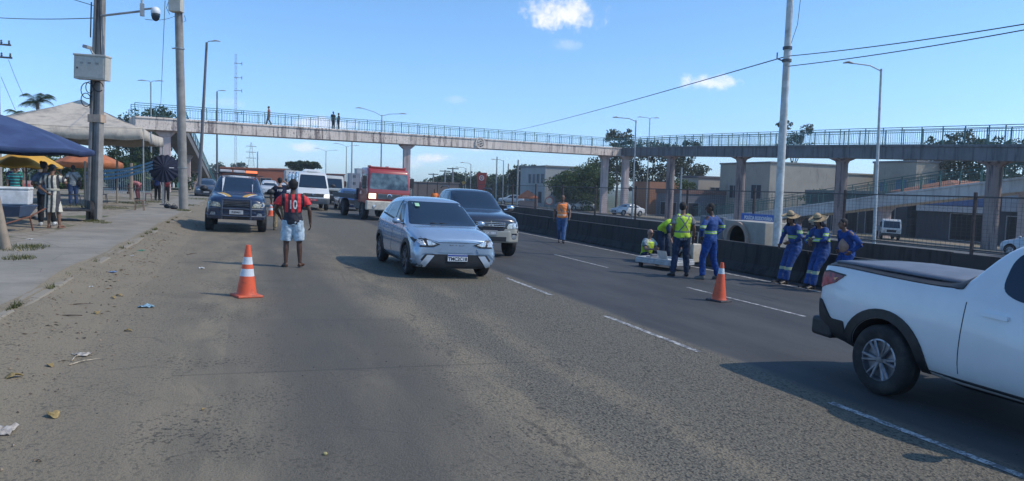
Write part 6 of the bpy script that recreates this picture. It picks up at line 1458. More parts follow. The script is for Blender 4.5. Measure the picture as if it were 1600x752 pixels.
LT = [('dry_leaf', 'large yellowish dry leaf nearest the camera, lower left', 83, 646, .20, (.38, .27, .10), 'leaf', 'leaf'), ('dry_leaf', 'brown curled leaf at the left edge on the sand', 22, 591, .20, (.28, .14, .05), 'leaf', 'leaf'),
      ('dry_leaf', 'dark green-brown leaf lying beside the kerb above the sticks', 152, 490, .17, (.10, .09, .05), 'leaf', 'leaf'), ('plastic_scrap', 'crumpled pale blue plastic on the asphalt left of the near cone', 228, 478, .24, (.22, .36, .45), 'rag', 'litter'),
      ('green_plastic', 'crumpled green plastic at the kerb, farthest of the litter', 220, 396, .18, (.03, .25, .17), 'rag', 'litter'), ('blue_wrapper', 'blue wrapper in the gutter halfway up the kerb', 176, 431, .20, (.14, .22, .38), 'rag', 'litter'),
      ('white_paper', 'white paper scrap at the foot of the kerb beside the green plastic', 207, 404, .14, (.5, .5, .48), 'rag', 'litter'), ('paper_scrap', 'pale torn paper on the sand by the sticks', 128, 552, .20, (.42, .38, .33), 'rag', 'litter'),
      ('dry_leaf', 'curled brown leaf among the flat palm strips', 78, 571, .13, (.24, .13, .06), 'leaf', 'leaf'), ('palm_strip', 'long flat pale palm strip, upper of the pair', 120, 556, .36, (.40, .33, .24), 'stick', 'litter'), ('palm_strip', 'long flat pale palm strip, lower of the pair', 132, 563, .36, (.40, .33, .24), 'stick', 'litter'),
      ('stick', 'dark thin stick lying between leaf and kerb', 122, 480, .40, (.10, .07, .05), 'stick', 'stick'), ('stick', 'thin stick on the sand near the left leaf', 108, 497, .34, (.14, .10, .07), 'stick', 'stick'),
      ('paper_scrap', 'greyish paper at the very left edge of the sand', 6, 670, .24, (.34, .38, .42), 'rag', 'litter'), ('white_paper', 'white wrapper in the grass by the wooden post', 46, 382, .16, (.55, .55, .55), 'rag', 'litter'),
      ('yellow_stone', 'small yellow stone on the asphalt at bottom centre', 508, 706, .055, (.36, .32, .14), 'stone', 'stone'), ('dry_leaf', 'small brown leaf on the asphalt left of the near cone', 318, 637, .06, (.13, .08, .05), 'leaf', 'leaf'),
      ('dry_leaf', 'light brown leaf against the kerb, third up from the camera', 200, 515, .12, (.30, .20, .10), 'leaf', 'leaf'), ('dry_leaf', 'pale leaf beside the broken kerb', 186, 462, .15, (.34, .28, .2), 'leaf', 'leaf'), ('dry_leaf', 'dark crumpled leaf under the blue wrapper', 177, 466, .14, (.12, .09, .06), 'leaf', 'leaf'),
      ('dry_leaf', 'dark leaf on the pavement near the left edge', 30, 402, .12, (.08, .06, .05), 'leaf', 'leaf'), ('white_paper', 'thin white scrap on the shoulder left of the barefoot man', 315, 418, .2, (.45, .45, .43), 'rag', 'litter'), ('stick', 'pale stick lying across the shoulder behind the near cone', 300, 330+66, .5, (.4, .35, .28), 'stick', 'stick'),
      ('white_paper', 'small white scrap close to the pavement joint', 142, 453, .10, (.5, .5, .48), 'rag', 'litter'), ('dry_leaf', 'brown leaf below the near cone on bare asphalt', 242, 432, .09, (.2, .13, .07), 'leaf', 'leaf')]
for i, a in enumerate(LT): scrap(*a, seed=i+3)
rnd = random.Random(21); g = G()
for _ in range(900):
    x = -2.42+rnd.random()**1.8*1.3; y = rnd.uniform(2.5, 30); s = rnd.uniform(.006, .022); z = bank_at(x, y); a = rnd.random()*6.28
    d = Vector((math.cos(a), math.sin(a), 0))*s; e = Vector((-d.y, d.x, 0))*.6; c = Vector((x, y, z+.004)); g.add([c-d, c-e, c+d, c+e, c+Vector((0, 0, s*.6))], [(0, 1, 4), (1, 2, 4), (2, 3, 4), (3, 0, 4)])
tag(g.build('gravel', M('gravel_mix', (.22, .17, .12), .9, var=.5, ns=9, kind='World')), kind='stuff')
g = G()
for _ in range(900):
    x = rnd.uniform(-1.6, 6); y = 2.0+rnd.random()**1.6*12; s = rnd.uniform(.004, .011); a = rnd.random()*6.28
    d = Vector((math.cos(a), math.sin(a), 0))*s; e = Vector((-d.y, d.x, 0))*.7; c = Vector((x, y, gz(x)+.001)); g.add([c-d, c-e, c+d, c+e, c+Vector((0, 0, s*.8))], [(0, 1, 4), (1, 2, 4), (2, 3, 4), (3, 0, 4)])
tag(g.build('loose_grit', M('grit_mix', (.12, .11, .10), .9, var=.6, ns=9, kind='World')), kind='stuff')
rnd = random.Random(33); g = G()
for _ in range(60):
    cy = 3+rnd.random()**1.3*26; cx = rnd.choice((-2.3, -1.95, -1.6))+rnd.uniform(-.12, .12)
    for _ in range(rnd.randint(3, 9)):
        x = cx+rnd.gauss(0, .09); y = cy+rnd.gauss(0, .28); s = rnd.uniform(.012, .042); a = rnd.random()*6.28; z = bank_at(x, y)+.004; up = rnd.uniform(.1, .45)*s
        d = Vector((math.cos(a), math.sin(a), 0))*s; e = Vector((-d.y, d.x, 0))*rnd.uniform(.25, .6); c = Vector((x, y, z)); g.add([c-d, c-e+Vector((0, 0, up)), c+d, c+e+Vector((0, 0, up*.6))], [(0, 1, 2, 3)])
tag(g.build('leaf_litter', PM('litter_mix', lambda t, p, cs: (setcol(t, p, mix(t, V(t, t.nodes.new('ShaderNodeNewGeometry').outputs['Random Per Island']), (.07, .045, .03), (.42, .30, .16))), setv(t, p, 'Roughness', .9)))), kind='stuff')
# ------------------------------------------------------------------ traffic cones
def cone_fn(h, bands):
    def fn(t, p, cs):
        z = xyz(t, cs)[2]; n = nz(t, cs, 9, 5, .65)
        m = None
        for a, b in bands:
            q = z.gt(a)*z.lt(b); m = q if m is None else m.mx(q)
        o = mix(t, n.ss(.5, .75)*.6, (.72, .10, .03), (.30, .055, .03)); w = mix(t, n.ss(.5, .75)*.6, (.62, .64, .66), (.30, .30, .30))
        c = mix(t, m, o, w); c = mix(t, z.ss(.12, .0)*.5*n, c, (.14, .10, .08)); setcol(t, p, c); setv(t, p, 'Roughness', .5)
    return fn
def cone(label, x, y, H, bands, key, base, tilt=0.):
    t = thing('traffic_cone', label, 'traffic cone', (x, y, gz(x)), .35, 'orange traffic cones on the road'); m = PM('cone_'+key, cone_fn(H, bands))
    r0_, r1_ = H*.185, H*.042; prof = [(r0_+.012, .03), (r0_, .055)]
    for a, b in bands: prof += []
    for i in range(1, 14): u = i/13; prof.append((r0_+(r1_-r0_)*u, .055+(H-.055)*u))
    prof += [(r1_*.7, H+.004), (r1_*.68, H-.05), (.001, H-.05)]
    g = G(); g.lathe(prof, 32); g.build('cone_body', m, t, True, 40)
    g = G(); b = H*.245; g.box((-b, -b, 0), (b, b, .035), taper=.04); g.build('base', M('cone_base_'+key, base, .6, ns=9, dirt=((.12, .08, .06), .6)), t, bev=.012); t.rotation_euler = (tilt, CROSS, .35)
p = gnd(385, 465); cone('orange traffic cone with two white bands nearest the camera, left of the barefoot man', p.x, p.y+.1, .745, [(.30, .405), (.47, .575)], 'a', (.62, .10, .04))
p = gnd(1128, 472); cone('orange cone with one white band and black base by the crew on the right', p.x, p.y+.1, .70, [(.50, .60)], 'b', (.025, .025, .03), .03)
p = gnd(423, 338); cone('small distant orange cone between the police pickup and the officer', p.x, p.y, .72, [(.28, .40), (.46, .56)], 'c', (.5, .09, .04))
# ------------------------------------------------------------------ people
def skinmat(name, col): return M('skin_'+name, col, .5, var=.12, ns=14, spec=.4)
SK_D = skinmat('dark', (.085, .042, .026)); SK_B = skinmat('brown', (.20, .105, .065)); SK_L = skinmat('light', (.38, .22, .155))
HAIRM = M('hair_black', (.012, .010, .010), .75, ns=60, var=.5, bs=.9, bsc=140); EYEM = M('eye_dark', (.015, .012, .012), .25); MOUTH = M('lip', (.16, .055, .05), .5)
def cloth(name, col, var=.22, rough=.85): return M('cloth_'+name, col, rough, var=var, ns=9, bs=.5, bsc=22, spec=.2)
DJ = dict(hip=(0, 0, .94), waist=(0, .0, 1.08), chest=(0, -.005, 1.28), neck=(0, -.01, 1.465), head=(0, .025, 1.625),
          shL=(-.185, -.005, 1.41), shR=(.185, -.005, 1.41), elL=(-.245, -.03, 1.13), elR=(.245, -.03, 1.13), wrL=(-.265, .04, .885), wrR=(.265, .04, .885),
          hpL=(-.09, 0, .92), hpR=(.09, 0, .92), knL=(-.105, .02, .50), knR=(.105, .02, .50), anL=(-.11, -.02, .085), anR=(.11, -.02, .085), toL=(-.135, .16, .03), toR=(.135, .16, .03))
def voxel(g, vs_, sm, name, mat):
    me = bake(g.mesh(name, [mat]), [('REMESH', dict(mode='VOXEL', voxel_size=vs_)), ('SMOOTH', dict(factor=.5, iterations=sm))])
    me.materials.clear(); me.materials.append(mat); me.polygons.foreach_set('use_smooth', [True]*len(me.polygons)); return me
def person(label, x, y, face, h=1.75, J=None, skin=None, top=None, sleeve='short', bottom=None, bkind='trousers', vest=None, hair='short', hat=None, shoes=None, build=1.0, look=(0, 0), vx=.013, z=None, extras=None, group=None, belly=0., name='person', fold=.012):
    s = h/1.75; P = {k: Vector(v) for k, v in DJ.items()}
    for k, v in (J or {}).items(): P[k] = Vector(v)
    P = {k: v*s for k, v in P.items()}; skin = skin or SK_B; vx = vx*max(.6, s); bw = build
    t = thing(name, label, 'person', (x, y, (gz(x) if z is None else z)+.004), math.atan2(-face[0], face[1]), group)
    X = (P['shR']-P['shL']).normalized()
    def T(extra, top_=True, low=None):
        """torso rings between hip and neck"""
        h_, w_, c_, n_ = P['hip'], P['waist'], P['chest'], P['neck']; e = extra
        pts = [h_-(w_-h_)*.35, h_, w_, w_+(c_-w_)*.5, c_, c_+(n_-c_)*.55, c_+(n_-c_)*.82, n_]
        rad = [(.145, .10), (.162, .115), (.138, .105+belly*.6), (.152, .110+belly*.5), (.172, .115), (.172, .10), (.12, .075), (.058, .056)]
        if low is not None: pts = [h_+(h_-w_).normalized()*low] + pts[1:]; 
        return pts, [((a*bw+e)*s, (b*bw+e)*s) for a, b in rad]
    g = G(); pts, rad = T(0); g.tube(pts, rad, 20, ref=X)
    if belly: g.ell(P['waist']+Vector((0, .07*s, -.01)), (.13*s, .11*s, .13*s))
    N = P['neck']; Hd = P['head']; g.tube([N-Vector((0, 0, .04*s)), N+(Hd-N)*.55], .052*s, 12)
    HM = Matrix.Rotation(look[0], 4, 'Z') @ Matrix.Rotation(look[1], 4, 'X'); H3 = HM.to_3x3()
    def hp(a, b, c): return Hd+H3 @ (Vector((a, b, c))*s)
    g.ell(hp(0, -.01, .02), (.074*s, .093*s, .10*s), 18, 12, M3=H3); g.ell(hp(0, .022, -.045), (.056*s, .062*s, .068*s), 16, 10, M3=H3)
    for sd in 'LR':
        sg = -1 if sd == 'L' else 1
        a, b, c = P['sh'+sd], P['el'+sd], P['wr'+sd]
        g.tube([P['chest']+(N-P['chest'])*.5, a, a+(b-a)*.25, b], [(.07*s, .06*s), .056*s*bw, .050*s*bw, .038*s], 12); g.tube([b-(b-a)*.05, b, b+(c-b)*.3, c, c+(c-b).normalized()*.03*s], [.036*s, .039*s, .040*s, .026*s, .024*s], 12)
        a, b, c, d = P['hp'+sd], P['kn'+sd], P['an'+sd], P['to'+sd]
        g.tube([a+Vector((0, 0, .03*s)), a+(b-a)*.3, b], [.092*s*bw, .085*s*bw, .056*s], 14); g.ell(b, (.056*s, .058*s, .06*s))
        g.tube([b, b+(c-b)*.3, c], [.052*s, .056*s, .034*s], 12); hl_ = c-(d-c)*.28; hl_.z = c.z-.045*s
        g.tube([hl_, c*.55+d*.45+Vector((0, 0, -.005)), d], [(.036*s, .036*s), (.042*s, .034*s), (.046*s, .018*s)], 12)
    me = voxel(g, vx, 2, 'body', skin)
    # face relief, ears, hands with five fingers, joined into the one body mesh
    b2_ = G(); b2_.v = [v.co.copy() for v in me.vertices]; b2_.f = [tuple(p_.vertices) for p_ in me.polygons]; b2_.m = [0]*len(b2_.f)
    b2_.tube([hp(0, .078, .03), hp(0, .098, -.012), hp(0, .078, -.022)], [.008*s, .016*s, .012*s], 8)
    for sg in (-1, 1): b2_.ell(hp(sg*.076, -.005, 0), (.012*s, .022*s, .034*s), 8, 6, M3=H3)
    for sd in 'LR':
        sg = -1 if sd == 'L' else 1; e, w = P['el'+sd], P['wr'+sd]; d = (w-e).normalized(); inw = Vector((-sg, 0, 0)); inw = (inw-d*inw.dot(d)).normalized(); fw = d.cross(inw)
        if fw.y < 0: fw = -fw
        c = w+d*.06*s
        b2_.tube([w-d*.01*s, w+d*.03*s, w+d*.085*s], [(.026*s, .018*s), (.040*s, .016*s), (.040*s, .013*s)], 10, ref=fw)
        for i, L in enumerate((.068, .078, .073, .056)):
            o = w+d*.08*s+fw*(.030-.020*i)*s; k1 = o+d*L*.45*s+inw*.008*s; k2 = o+d*L*.8*s+inw*.026*s; k3 = o+d*L*.95*s+inw*.045*s
            b2_.tube([o-d*.01*s, k1, k2, k3], [.0095*s, .009*s, .008*s, .006*s], 7)
        o = w+d*.025*s+fw*.03*s; b2_.tube([o, o+d*.025*s+fw*.025*s, o+d*.06*s+fw*.035*s+inw*.012*s], [.012*s, .011*s, .008*s], 7)
    me2 = b2_.mesh('body', [skin], True, 180); link('body', me2, t); bpy.data.meshes.remove(me)
    g = G()
    for sg in (-1, 1): g.ell(hp(sg*.030, .080, .018), (.012*s, .008*s, .008*s), 8, 6, M3=H3); g.tube([hp(sg*.014, .088, .036), hp(sg*.048, .078, .038)], .005*s, 5)
    g.build('eyes', EYEM, t, True); g = G(); g.ell(hp(0, .078, -.056), (.024*s, .010*s, .007*s), 8, 6, M3=H3); g.build('mouth', MOUTH, t, True)
    def dress(g, nm, mat, sm=3, f=None, vxx=None):
        me = voxel(g, vxx or vx, sm, nm, mat); f = fold if f is None else f; rnd_ = random.Random(len(label)+len(nm)); o_ = Vector((rnd_.random()*9, 0, 0))
        new = []
        for v in me.vertices:
            c_ = v.co; q_ = c_ + v.normal*(f*noise.noise(Vector((c_.x*7, c_.y*7, c_.z*3.5))+o_)+f*.7*noise.noise(c_*18+o_))*s; new += (q_.x, q_.y, q_.z)
        me.vertices.foreach_set('co', new); me.update(); return link(nm, me, t)
    res = {}
    if bottom and bkind != 'dress':
        g = G(); h_ = P['hip']; w_ = P['waist']; up = (w_-h_).normalized()
        g.tube([h_-up*.10*s, h_-up*.03*s, h_+up*.09*s], [(.14*bw*s, .11*bw*s), (.168*bw*s, .124*bw*s), (.140*bw*s, .108*bw*s)], 20, ref=X)
        for sd in 'LR':
            a, b, c = P['hp'+sd], P['kn'+sd], P['an'+sd]
            if bkind == 'shorts': g.tube([a+Vector((0, 0, .02)), a+(b-a)*.35, a+(b-a)*.93], [.105*bw*s, .108*bw*s, .098*bw*s], 16)
            else: g.tube([a+Vector((0, 0, .02)), a+(b-a)*.35, b, b+(c-b)*.5, c+(c-b)*(-.02)], [.105*bw*s, .102*bw*s, .078*s, .074*s, .068*s], 16)
        res['bottom'] = dress(g, 'shorts' if bkind == 'shorts' else 'trousers', bottom)
    if top:
        g = G(); pts, rad = T(.020, low=(.085 if bkind != 'dress' else .05)); g.tube(pts[:-1]+[N*.6+pts[-2]*.4], rad[:-1]+[(.075*s, .068*s)], 22, ref=X)
        if belly: g.ell(P['waist']+Vector((0, .075*s, 0)), (.145*s, .12*s, .14*s))
        for sd in 'LR':
            a, b, c = P['sh'+sd], P['el'+sd], P['wr'+sd]; i0 = P['chest']+(N-P['chest'])*.45
            if sleeve == 'short': g.tube([i0, a-(a-i0)*.1, a+(b-a)*.25, a+(b-a)*.68], [.075*s, .070*s*bw, .072*s*bw, .074*s*bw], 14)
            elif sleeve == 'long': g.tube([i0, a-(a-i0)*.1, a+(b-a)*.4, b], [.075*s, .068*s*bw, .064*s*bw, .056*s], 14); g.tube([b-(c-b)*.04, b, b+(c-b)*.5, c], [.050*s, .056*s, .048*s, .040*s], 14)
        if bkind == 'dress':
            h_ = P['hip']; g.tube([h_+Vector((0, 0, .10*s)), h_-Vector((0, 0, .02*s)), h_-Vector((0, 0, .25*s)), h_-Vector((0, 0, .50*s))], [(.15*s, .125*s), (.185*s, .145*s), (.21*s, .16*s), (.245*s, .19*s)], 24, ref=X)
        res['top'] = dress(g, 'dress' if bkind == 'dress' else 'shirt', top)
    if vest:
        g = G(); pts, rad = T(.034, low=.03); g.tube(pts[:-1], rad[:-2]+[(.115*s*bw, .088*s)], 22, ref=X)
        for sd in 'LR': a = P['sh'+sd]; g.tube([P['chest']+(N-P['chest'])*.3, a*.86+N*.14], [(.10*s, .09*s), (.075*s, .082*s)], 14)
        res['vest'] = dress(g, 'safety_vest', vest)
    if hair in ('short', 'afro', 'bun', 'cropped'):
        g = G(); e = {'short': .008, 'afro': .026, 'bun': .012, 'cropped': .004}[hair]; g.ell(hp(0, -.024, .042), ((.074+e)*s, (.086+e)*s, (.082+e)*s), 16, 10, M3=H3); g.ell(hp(0, -.045, -.005), ((.066+e)*s, (.052+e)*s, (.062+e)*s), 14, 8, M3=H3)
        if hair == 'bun': g.ell(hp(0, -.10, .10), (.045*s, .045*s, .045*s), 10, 8)
        link('hair', voxel(g, vx*.9, 1, 'hair', HAIRM), t)
    if hat == 'straw':
        g = G(); Mh = Matrix.Translation(hp(0, -.005, .065)) @ HM @ Matrix.Rotation(-.12, 4, 'X')
        g.lathe([(.001, .12*s), (.05*s, .118*s), (.078*s, .095*s), (.098*s, .01*s), (.12*s, .0), (.16*s, -.004), (.205*s, .012*s), (.213*s, .004*s), (.16*s, -.014*s), (.10*s, -.012*s), (.001, -.01*s)], 26, M4=Mh)
        me = g.mesh('straw_hat', [PM('straw', lambda t_, p_, cs: (setcol(t_, p_, mix(t_, nz(t_, sc3(t_, cs, 1, 1, 6), 22, 4).ss(.35, .65), (.24, .16, .085), (.50, .37, .21))), setv(t_, p_, 'Roughness', .85)))], True, 50)
        for v in me.vertices: v.co.z += .016*math.sin(v.co.x*13+v.co.y*7)
        hh_ = link('straw_hat', me, t); g = G(); g.lathe([(.099*s, .02*s), (.094*s, .045*s), (.089*s, .045*s), (.094*s, .02*s)], 20, M4=Mh); g.build('hat_band', BLACKPL, hh_, True)
        g = G(); g.tube([hp(0, -.03, .02), hp(0, -.055, -.08), hp(0, -.075, -.17)], [(.086*s, .08*s), (.09*s, .07*s), (.13*s, .06*s)], 14); g.tube([hp(-.07, .02, 0), hp(-.075, 0, -.1)], .02*s, 6); g.tube([hp(.07, .02, 0), hp(.075, 0, -.1)], .02*s, 6); link('neck_flap', voxel(g, vx, 2, 'n', cloth('navy_flap', (.012, .015, .03))), t)
    if hat == 'cap':
        g = G(); g.ell(hp(0, -.012, .05), (.084*s, .10*s, .075*s), 16, 10, M3=H3); g.tube([hp(0, .06, .05), hp(0, .15, .035)], [(.07*s, .012*s), (.055*s, .008*s)], 10, ref=H3 @ Vector((1, 0, 0))); link('cap', voxel(g, vx*.9, 1, 'cap', extras.get('capmat') if extras and extras.get('capmat') else cloth('cap_dark', (.03, .035, .05))), t)
    if shoes:
        for sd in 'LR':
            c, d = P['an'+sd], P['to'+sd]; hl_ = c-(d-c)*.30; hl_.z = c.z-.048*s; g = G()
            g.tube([hl_, (c*.6+d*.4)-Vector((0, 0, .012*s)), d+(d-c).normalized()*.02*s], [(.044*s, .044*s), (.050*s, .042*s), (.046*s, .026*s)], 14); g.tube([c-Vector((0, 0, .04*s)), c+Vector((0, 0, .03*s))], .046*s, 12)
            link('shoe', voxel(g, vx, 1, 'shoe', shoes), t)
    res['t'] = t; res['P'] = P; res['s'] = s; return res
def stick_text(nm, s, size, mat, on, sgn, x, z, parent, sx=1., bold=.004):
    """lettering laid on the front (+1) or back (-1) of a garment"""
    bv_ = bvh(on.data); me = text_me(s, size, 0.0, bold)
    bm = bmesh.new(); bm.from_mesh(me); bmesh.ops.triangulate(bm, faces=bm.faces)
    for _ in range(2): bmesh.ops.subdivide_edges(bm, edges=[e for e in bm.edges if e.calc_length() > size*.12], cuts=1)
    for v in bm.verts:
        px_ = x-sgn*v.co.x*sx; pz_ = z+v.co.y; h_, n_, i_, d_ = bv_.ray_cast(Vector((px_, sgn*3, pz_)), Vector((0, -sgn, 0)))
        v.co = (h_+Vector((0, sgn*.006, 0))) if h_ else Vector((px_, sgn*.15, pz_))
    bm.to_mesh(me); bm.free(); me.materials.clear(); me.materials.append(mat); return link(nm, me, parent)
def toward(x, y, sgn=1): v = Vector((-x, -y)).normalized()*sgn; return (v.x, v.y)

def jersey_fn(t, p, cs):
    x, y, z = xyz(t, cs); n = nz(t, cs, 9, 4)
    st = ((x+.0275+.5).mod(.11)).gt(.055); st = ((x.abs()+.03).mod(.12)).lt(.06)
    blk = (st*-1.0+1.0).mx(z.lt(1.09)); 
    slv = x.abs().gt(.235); blk = blk*(slv*-1.0+1.0); trim = slv*(z.gt(1.215))*(z.lt(1.24)); blk = blk.mx(trim)
    setcol(t, p, mix(t, blk, mix(t, n, (.55, .025, .03), (.70, .04, .045)), (.018, .018, .03))); setv(t, p, 'Roughness', .75); bump(t, p, nz(t, cs, 16, 3), .5, .015)
DENIML = cloth('light_denim', (.42, .52, .60)); NAVY = cloth('navy', (.018, .028, .06)); DENIM = cloth('denim', (.035, .06, .13)); DENIM2 = cloth('blue_denim', (.07, .13, .26)); BLACKC = cloth('black', (.016, .017, .022))
KHAKI = cloth('khaki', (.30, .24, .15)); OVER = cloth('overall_blue', (.016, .06, .23)); SHOEB = M('shoe_black', (.018, .018, .02), .5); SHOEG = M('shoe_grey', (.12, .11, .10), .7); WHITEC = cloth('white', (.55, .55, .54))
p = gnd(457, 418)
J10 = dict(elL=(-.33, .04, 1.15), wrL=(-.25, .24, 1.0), elR=(.315, -.03, 1.14), wrR=(.335, .03, .885), shL=(-.20, -.005, 1.41), shR=(.20, -.005, 1.41), knL=(-.125, .03, .50), knR=(.125, .02, .50), anL=(-.13, -.01, .085), anR=(.14, -.01, .085), toL=(-.19, .14, .025), toR=(.21, .13, .025))
m10 = person('barefoot man from behind in a red and black striped jersey numbered 10', p.x, p.y, toward(p.x, p.y, -1), 1.74, J10, SK_D, PM('jersey', jersey_fn), 'short', DENIML, 'shorts', hair='afro', build=1.08, vx=.011, look=(.1, 0))
stick_text('shirt_number', '10', .235, M('number_white', (.62, .62, .60), .6), [o for o in S.objects if o.parent is m10['t'] and o.name.startswith('shirt')][0], -1, 0, 1.235, m10['t'], .72, .006)
# water pack on his head
mt = m10['t']; hz = mt.location.z+1.74*.985
WAT = PM('water_plastic', lambda t, p_, cs: (setcol(t, p_, mix(t, nz(t, cs, 22, 3).ss(.4, .6), (.25, .42, .60), (.62, .74, .82))), setv(t, p_, 'Roughness', .12), setv(t, p_, 'Alpha', .85), setv(t, p_, 'Coat Weight', .8)))
wt_ = thing('water_pack', 'clear pack of small water bottles carried on top of the barefoot man’s head', 'water bottles', (mt.location.x, mt.location.y, hz-.03), mt.rotation_euler.z)
for i in range(3):
    for j in range(2): g = G(); g.lathe([(.026, 0), (.031, .01), (.031, .07), (.028, .08), (.031, .09), (.031, .135), (.012, .165), (.012, .175)], 12, c=((i-1)*.064, (j-.5)*.064, 0)); bo_ = g.build('bottle', WAT, wt_, True, 60); g = G(); g.lathe([(.014, .172), (.014, .19), (.001, .19)], 10, c=((i-1)*.064, (j-.5)*.064, 0)); g.build('cap', M('cap_blue', (.05, .15, .4), .4), bo_, True, 40)
# officer
p = gnd(437, 360)
o_ = person('police officer in dark vest and khaki trousers, one hand raised to his head', p.x, p.y, toward(p.x, p.y, -1), 1.80, dict(elR=(.33, .12, 1.45), wrR=(.14, .14, 1.62), elL=(-.29, -.02, 1.14), wrL=(-.27, .10, .93), knL=(-.13, .02, .50), anL=(-.15, 0, .085), knR=(.13, .02, .5), anR=(.15, 0, .085), toL=(-.18, .15, .03), toR=(.18, .15, .03)),
            SK_L, BLACKC, 'short', KHAKI, 'trousers', vest=cloth('police_vest', (.012, .018, .045)), hat='cap', hair='cropped', shoes=M('boot_tan', (.26, .20, .13), .7), build=1.08)
stick_text('vest_lettering', 'PRF', .09, WHITEC, [q for q in S.objects if q.parent is o_['t'] and q.name.startswith('safety')][0], -1, 0, 1.36, o_['t'], 1.2)
g = G(); g.box((-.17, -.16, .94), (.17, -.12, 1.0)); g.box((.15, -.12, .78), (.21, .05, .98)); g.build('duty_belt', BLACKPL, o_['t'], bev=.01)
# orange vested walker
ORV = PM('vest_orange', lambda t, p_, cs: (setcol(t, p_, mix(t, (xyz(t, cs)[2]-1.05).abs().lt(.03).mx((xyz(t, cs)[2]-1.17).abs().lt(.02)*.6), (1.0, .26, .06), (.9, .5, .32))), setv(t, p_, 'Roughness', .7)))
p = gnd(877, 380)
person('man in an orange vest and jeans walking towards the camera along the barrier', p.x, p.y, toward(p.x, p.y), 1.80, dict(knL=(-.09, .10, .50), anL=(-.07, .22, .10), toL=(-.08, .38, .05), knR=(.10, .02, .50), anR=(.08, -.22, .13), toR=(.09, -.07, .03), elL=(-.28, .06, 1.14), wrL=(-.27, .2, .95), elR=(.29, -.08, 1.14), wrR=(.30, -.05, .90)), SK_B, cloth('grey_shirt', (.25, .25, .25)), 'short', DENIM2, vest=ORV, hair='cropped', shoes=SHOEB, build=1.05)
p = gnd(678, 352); p = PDf(678, 52)
person('distant man in an orange vest beyond the dark pickup roof', p.x, p.y, toward(p.x, p.y), 1.75, None, SK_B, cloth('orange', (.75, .14, .03)), 'short', NAVY, vest=ORV, hair='short', vx=.02)
# crew with yellow vests
def yv(cross):
    def fn(t, p_, cs):
        x, y, z = xyz(t, cs); n = nz(t, cs, 8, 4)
        c = mix(t, n, (.42, .62, .03), (.56, .78, .06)); tape = (z-1.03).abs().lt(.022).mx((z-1.16).abs().lt(.022)) if not cross else (z-1.06).abs().lt(.02)
        if cross: tape = tape.mx(((x.abs()-(z-1.24).abs()*.72).abs().lt(.018))*z.gt(1.06)*z.lt(1.45)*y.lt(0)).mx((x.abs()-.12).abs().lt(.022)*z.gt(1.0)*y.gt(0))
        else: tape = tape.mx((x.abs()-.12).abs().lt(.02))
        setcol(t, p_, mix(t, tape, c, (.16, .18, .17) if cross else (.45, .5, .42))); setv(t, p_, 'Roughness', .7); bump(t, p_, nz(t, cs, 14, 3), .4, .015)
    return PM('vest_yellow_%d' % cross, fn)
p = gnd(1063, 432)
xr = person('standing crew man in a yellow vest with a dark X on its back', p.x, p.y, (.25, .97), 1.76, dict(elL=(-.25, -.03, 1.14), wrL=(-.22, .12, .98), elR=(.27, -.03, 1.14), wrR=(.30, .05, .9), knL=(-.14, .02, .50), anL=(-.19, -.01, .085), toL=(-.25, .13, .03), knR=(.12, .02, .50), anR=(.15, 0, .085), toR=(.17, .16, .03)), SK_B, cloth('grey_shirt', (.25, .25, .25)), 'short', cloth('dark_jeans', (.028, .045, .085)), vest=yv(True), hair='short', shoes=SHOEB, build=1.05, look=(-.7, 0), vx=.012)
p = gnd(1036, 412)
person('crew man in a yellow vest bending down over the equipment tray', p.x+.1, p.y, (.15, -.99), 1.76, dict(hip=(0, -.18, .95), waist=(0, -.06, 1.06), chest=(0, .13, 1.12), neck=(0, .30, 1.08), head=(0, .42, 1.0), shL=(-.18, .24, 1.05), shR=(.18, .24, 1.05), elL=(-.2, .33, .80), elR=(.2, .33, .80), wrL=(-.15, .42, .56), wrR=(.15, .42, .56), hpL=(-.09, -.18, .92), hpR=(.09, -.18, .92), knL=(-.1, -.08, .5), knR=(.1, -.08, .5), anL=(-.11, -.12, .085), anR=(.11, -.12, .085), toL=(-.12, .05, .03), toR=(.12, .05, .03)), SK_L, cloth('navy_top', (.03, .045, .09)), 'short', cloth('dark_jeans', (.028, .045, .085)), vest=cloth('plain_yellow', (.50, .70, .05)), hair='short', shoes=SHOEB, look=(0, -.8), vx=.012)
p = gnd(1012, 408)
ps = person('bald man in a yellow vest sitting on the road behind the white tray', p.x, p.y+.1, (.35, -.94), 1.76, dict(hip=(0, 0, .12), waist=(0, .02, .26), chest=(0, .05, .46), neck=(0, .08, .64), head=(0, .12, .80), shL=(-.18, .07, .59), shR=(.18, .07, .59), elL=(-.25, .16, .36), elR=(.25, .16, .36), wrL=(-.14, .36, .36), wrR=(.14, .36, .36), hpL=(-.1, 0, .12), hpR=(.1, 0, .12), knL=(-.32, .28, .22), knR=(.32, .28, .22), anL=(.06, .36, .08), anR=(-.06, .44, .08), toL=(.2, .36, .04), toR=(-.2, .44, .04)), SK_L, cloth('pale_blue', (.30, .36, .42)), 'short', NAVY, vest=PM('vest_sit', lambda t, p_, cs: (setcol(t, p_, mix(t, (xyz(t, cs)[0].abs()-.11).abs().lt(.022), (.5, .7, .05), (.45, .5, .42))), setv(t, p_, 'Roughness', .7))), hair='none', shoes=SHOEB, look=(-.1, -.25), vx=.012, build=1.1)
sp_ = ps['P']; g = G()
Hd = sp_['head']
for sg in (-1, 1): g.ell(Hd+Vector((sg*.032, .094, .016)), (.026, .006, .018), 8, 6)
g.tube([Hd+Vector((-.08, .0, .02)), Hd+Vector((-.055, .092, .02)), Hd+Vector((.055, .092, .02)), Hd+Vector((.08, .0, .02))], .004, 5); g.build('sunglasses', BLACKPL, ps['t'], True)
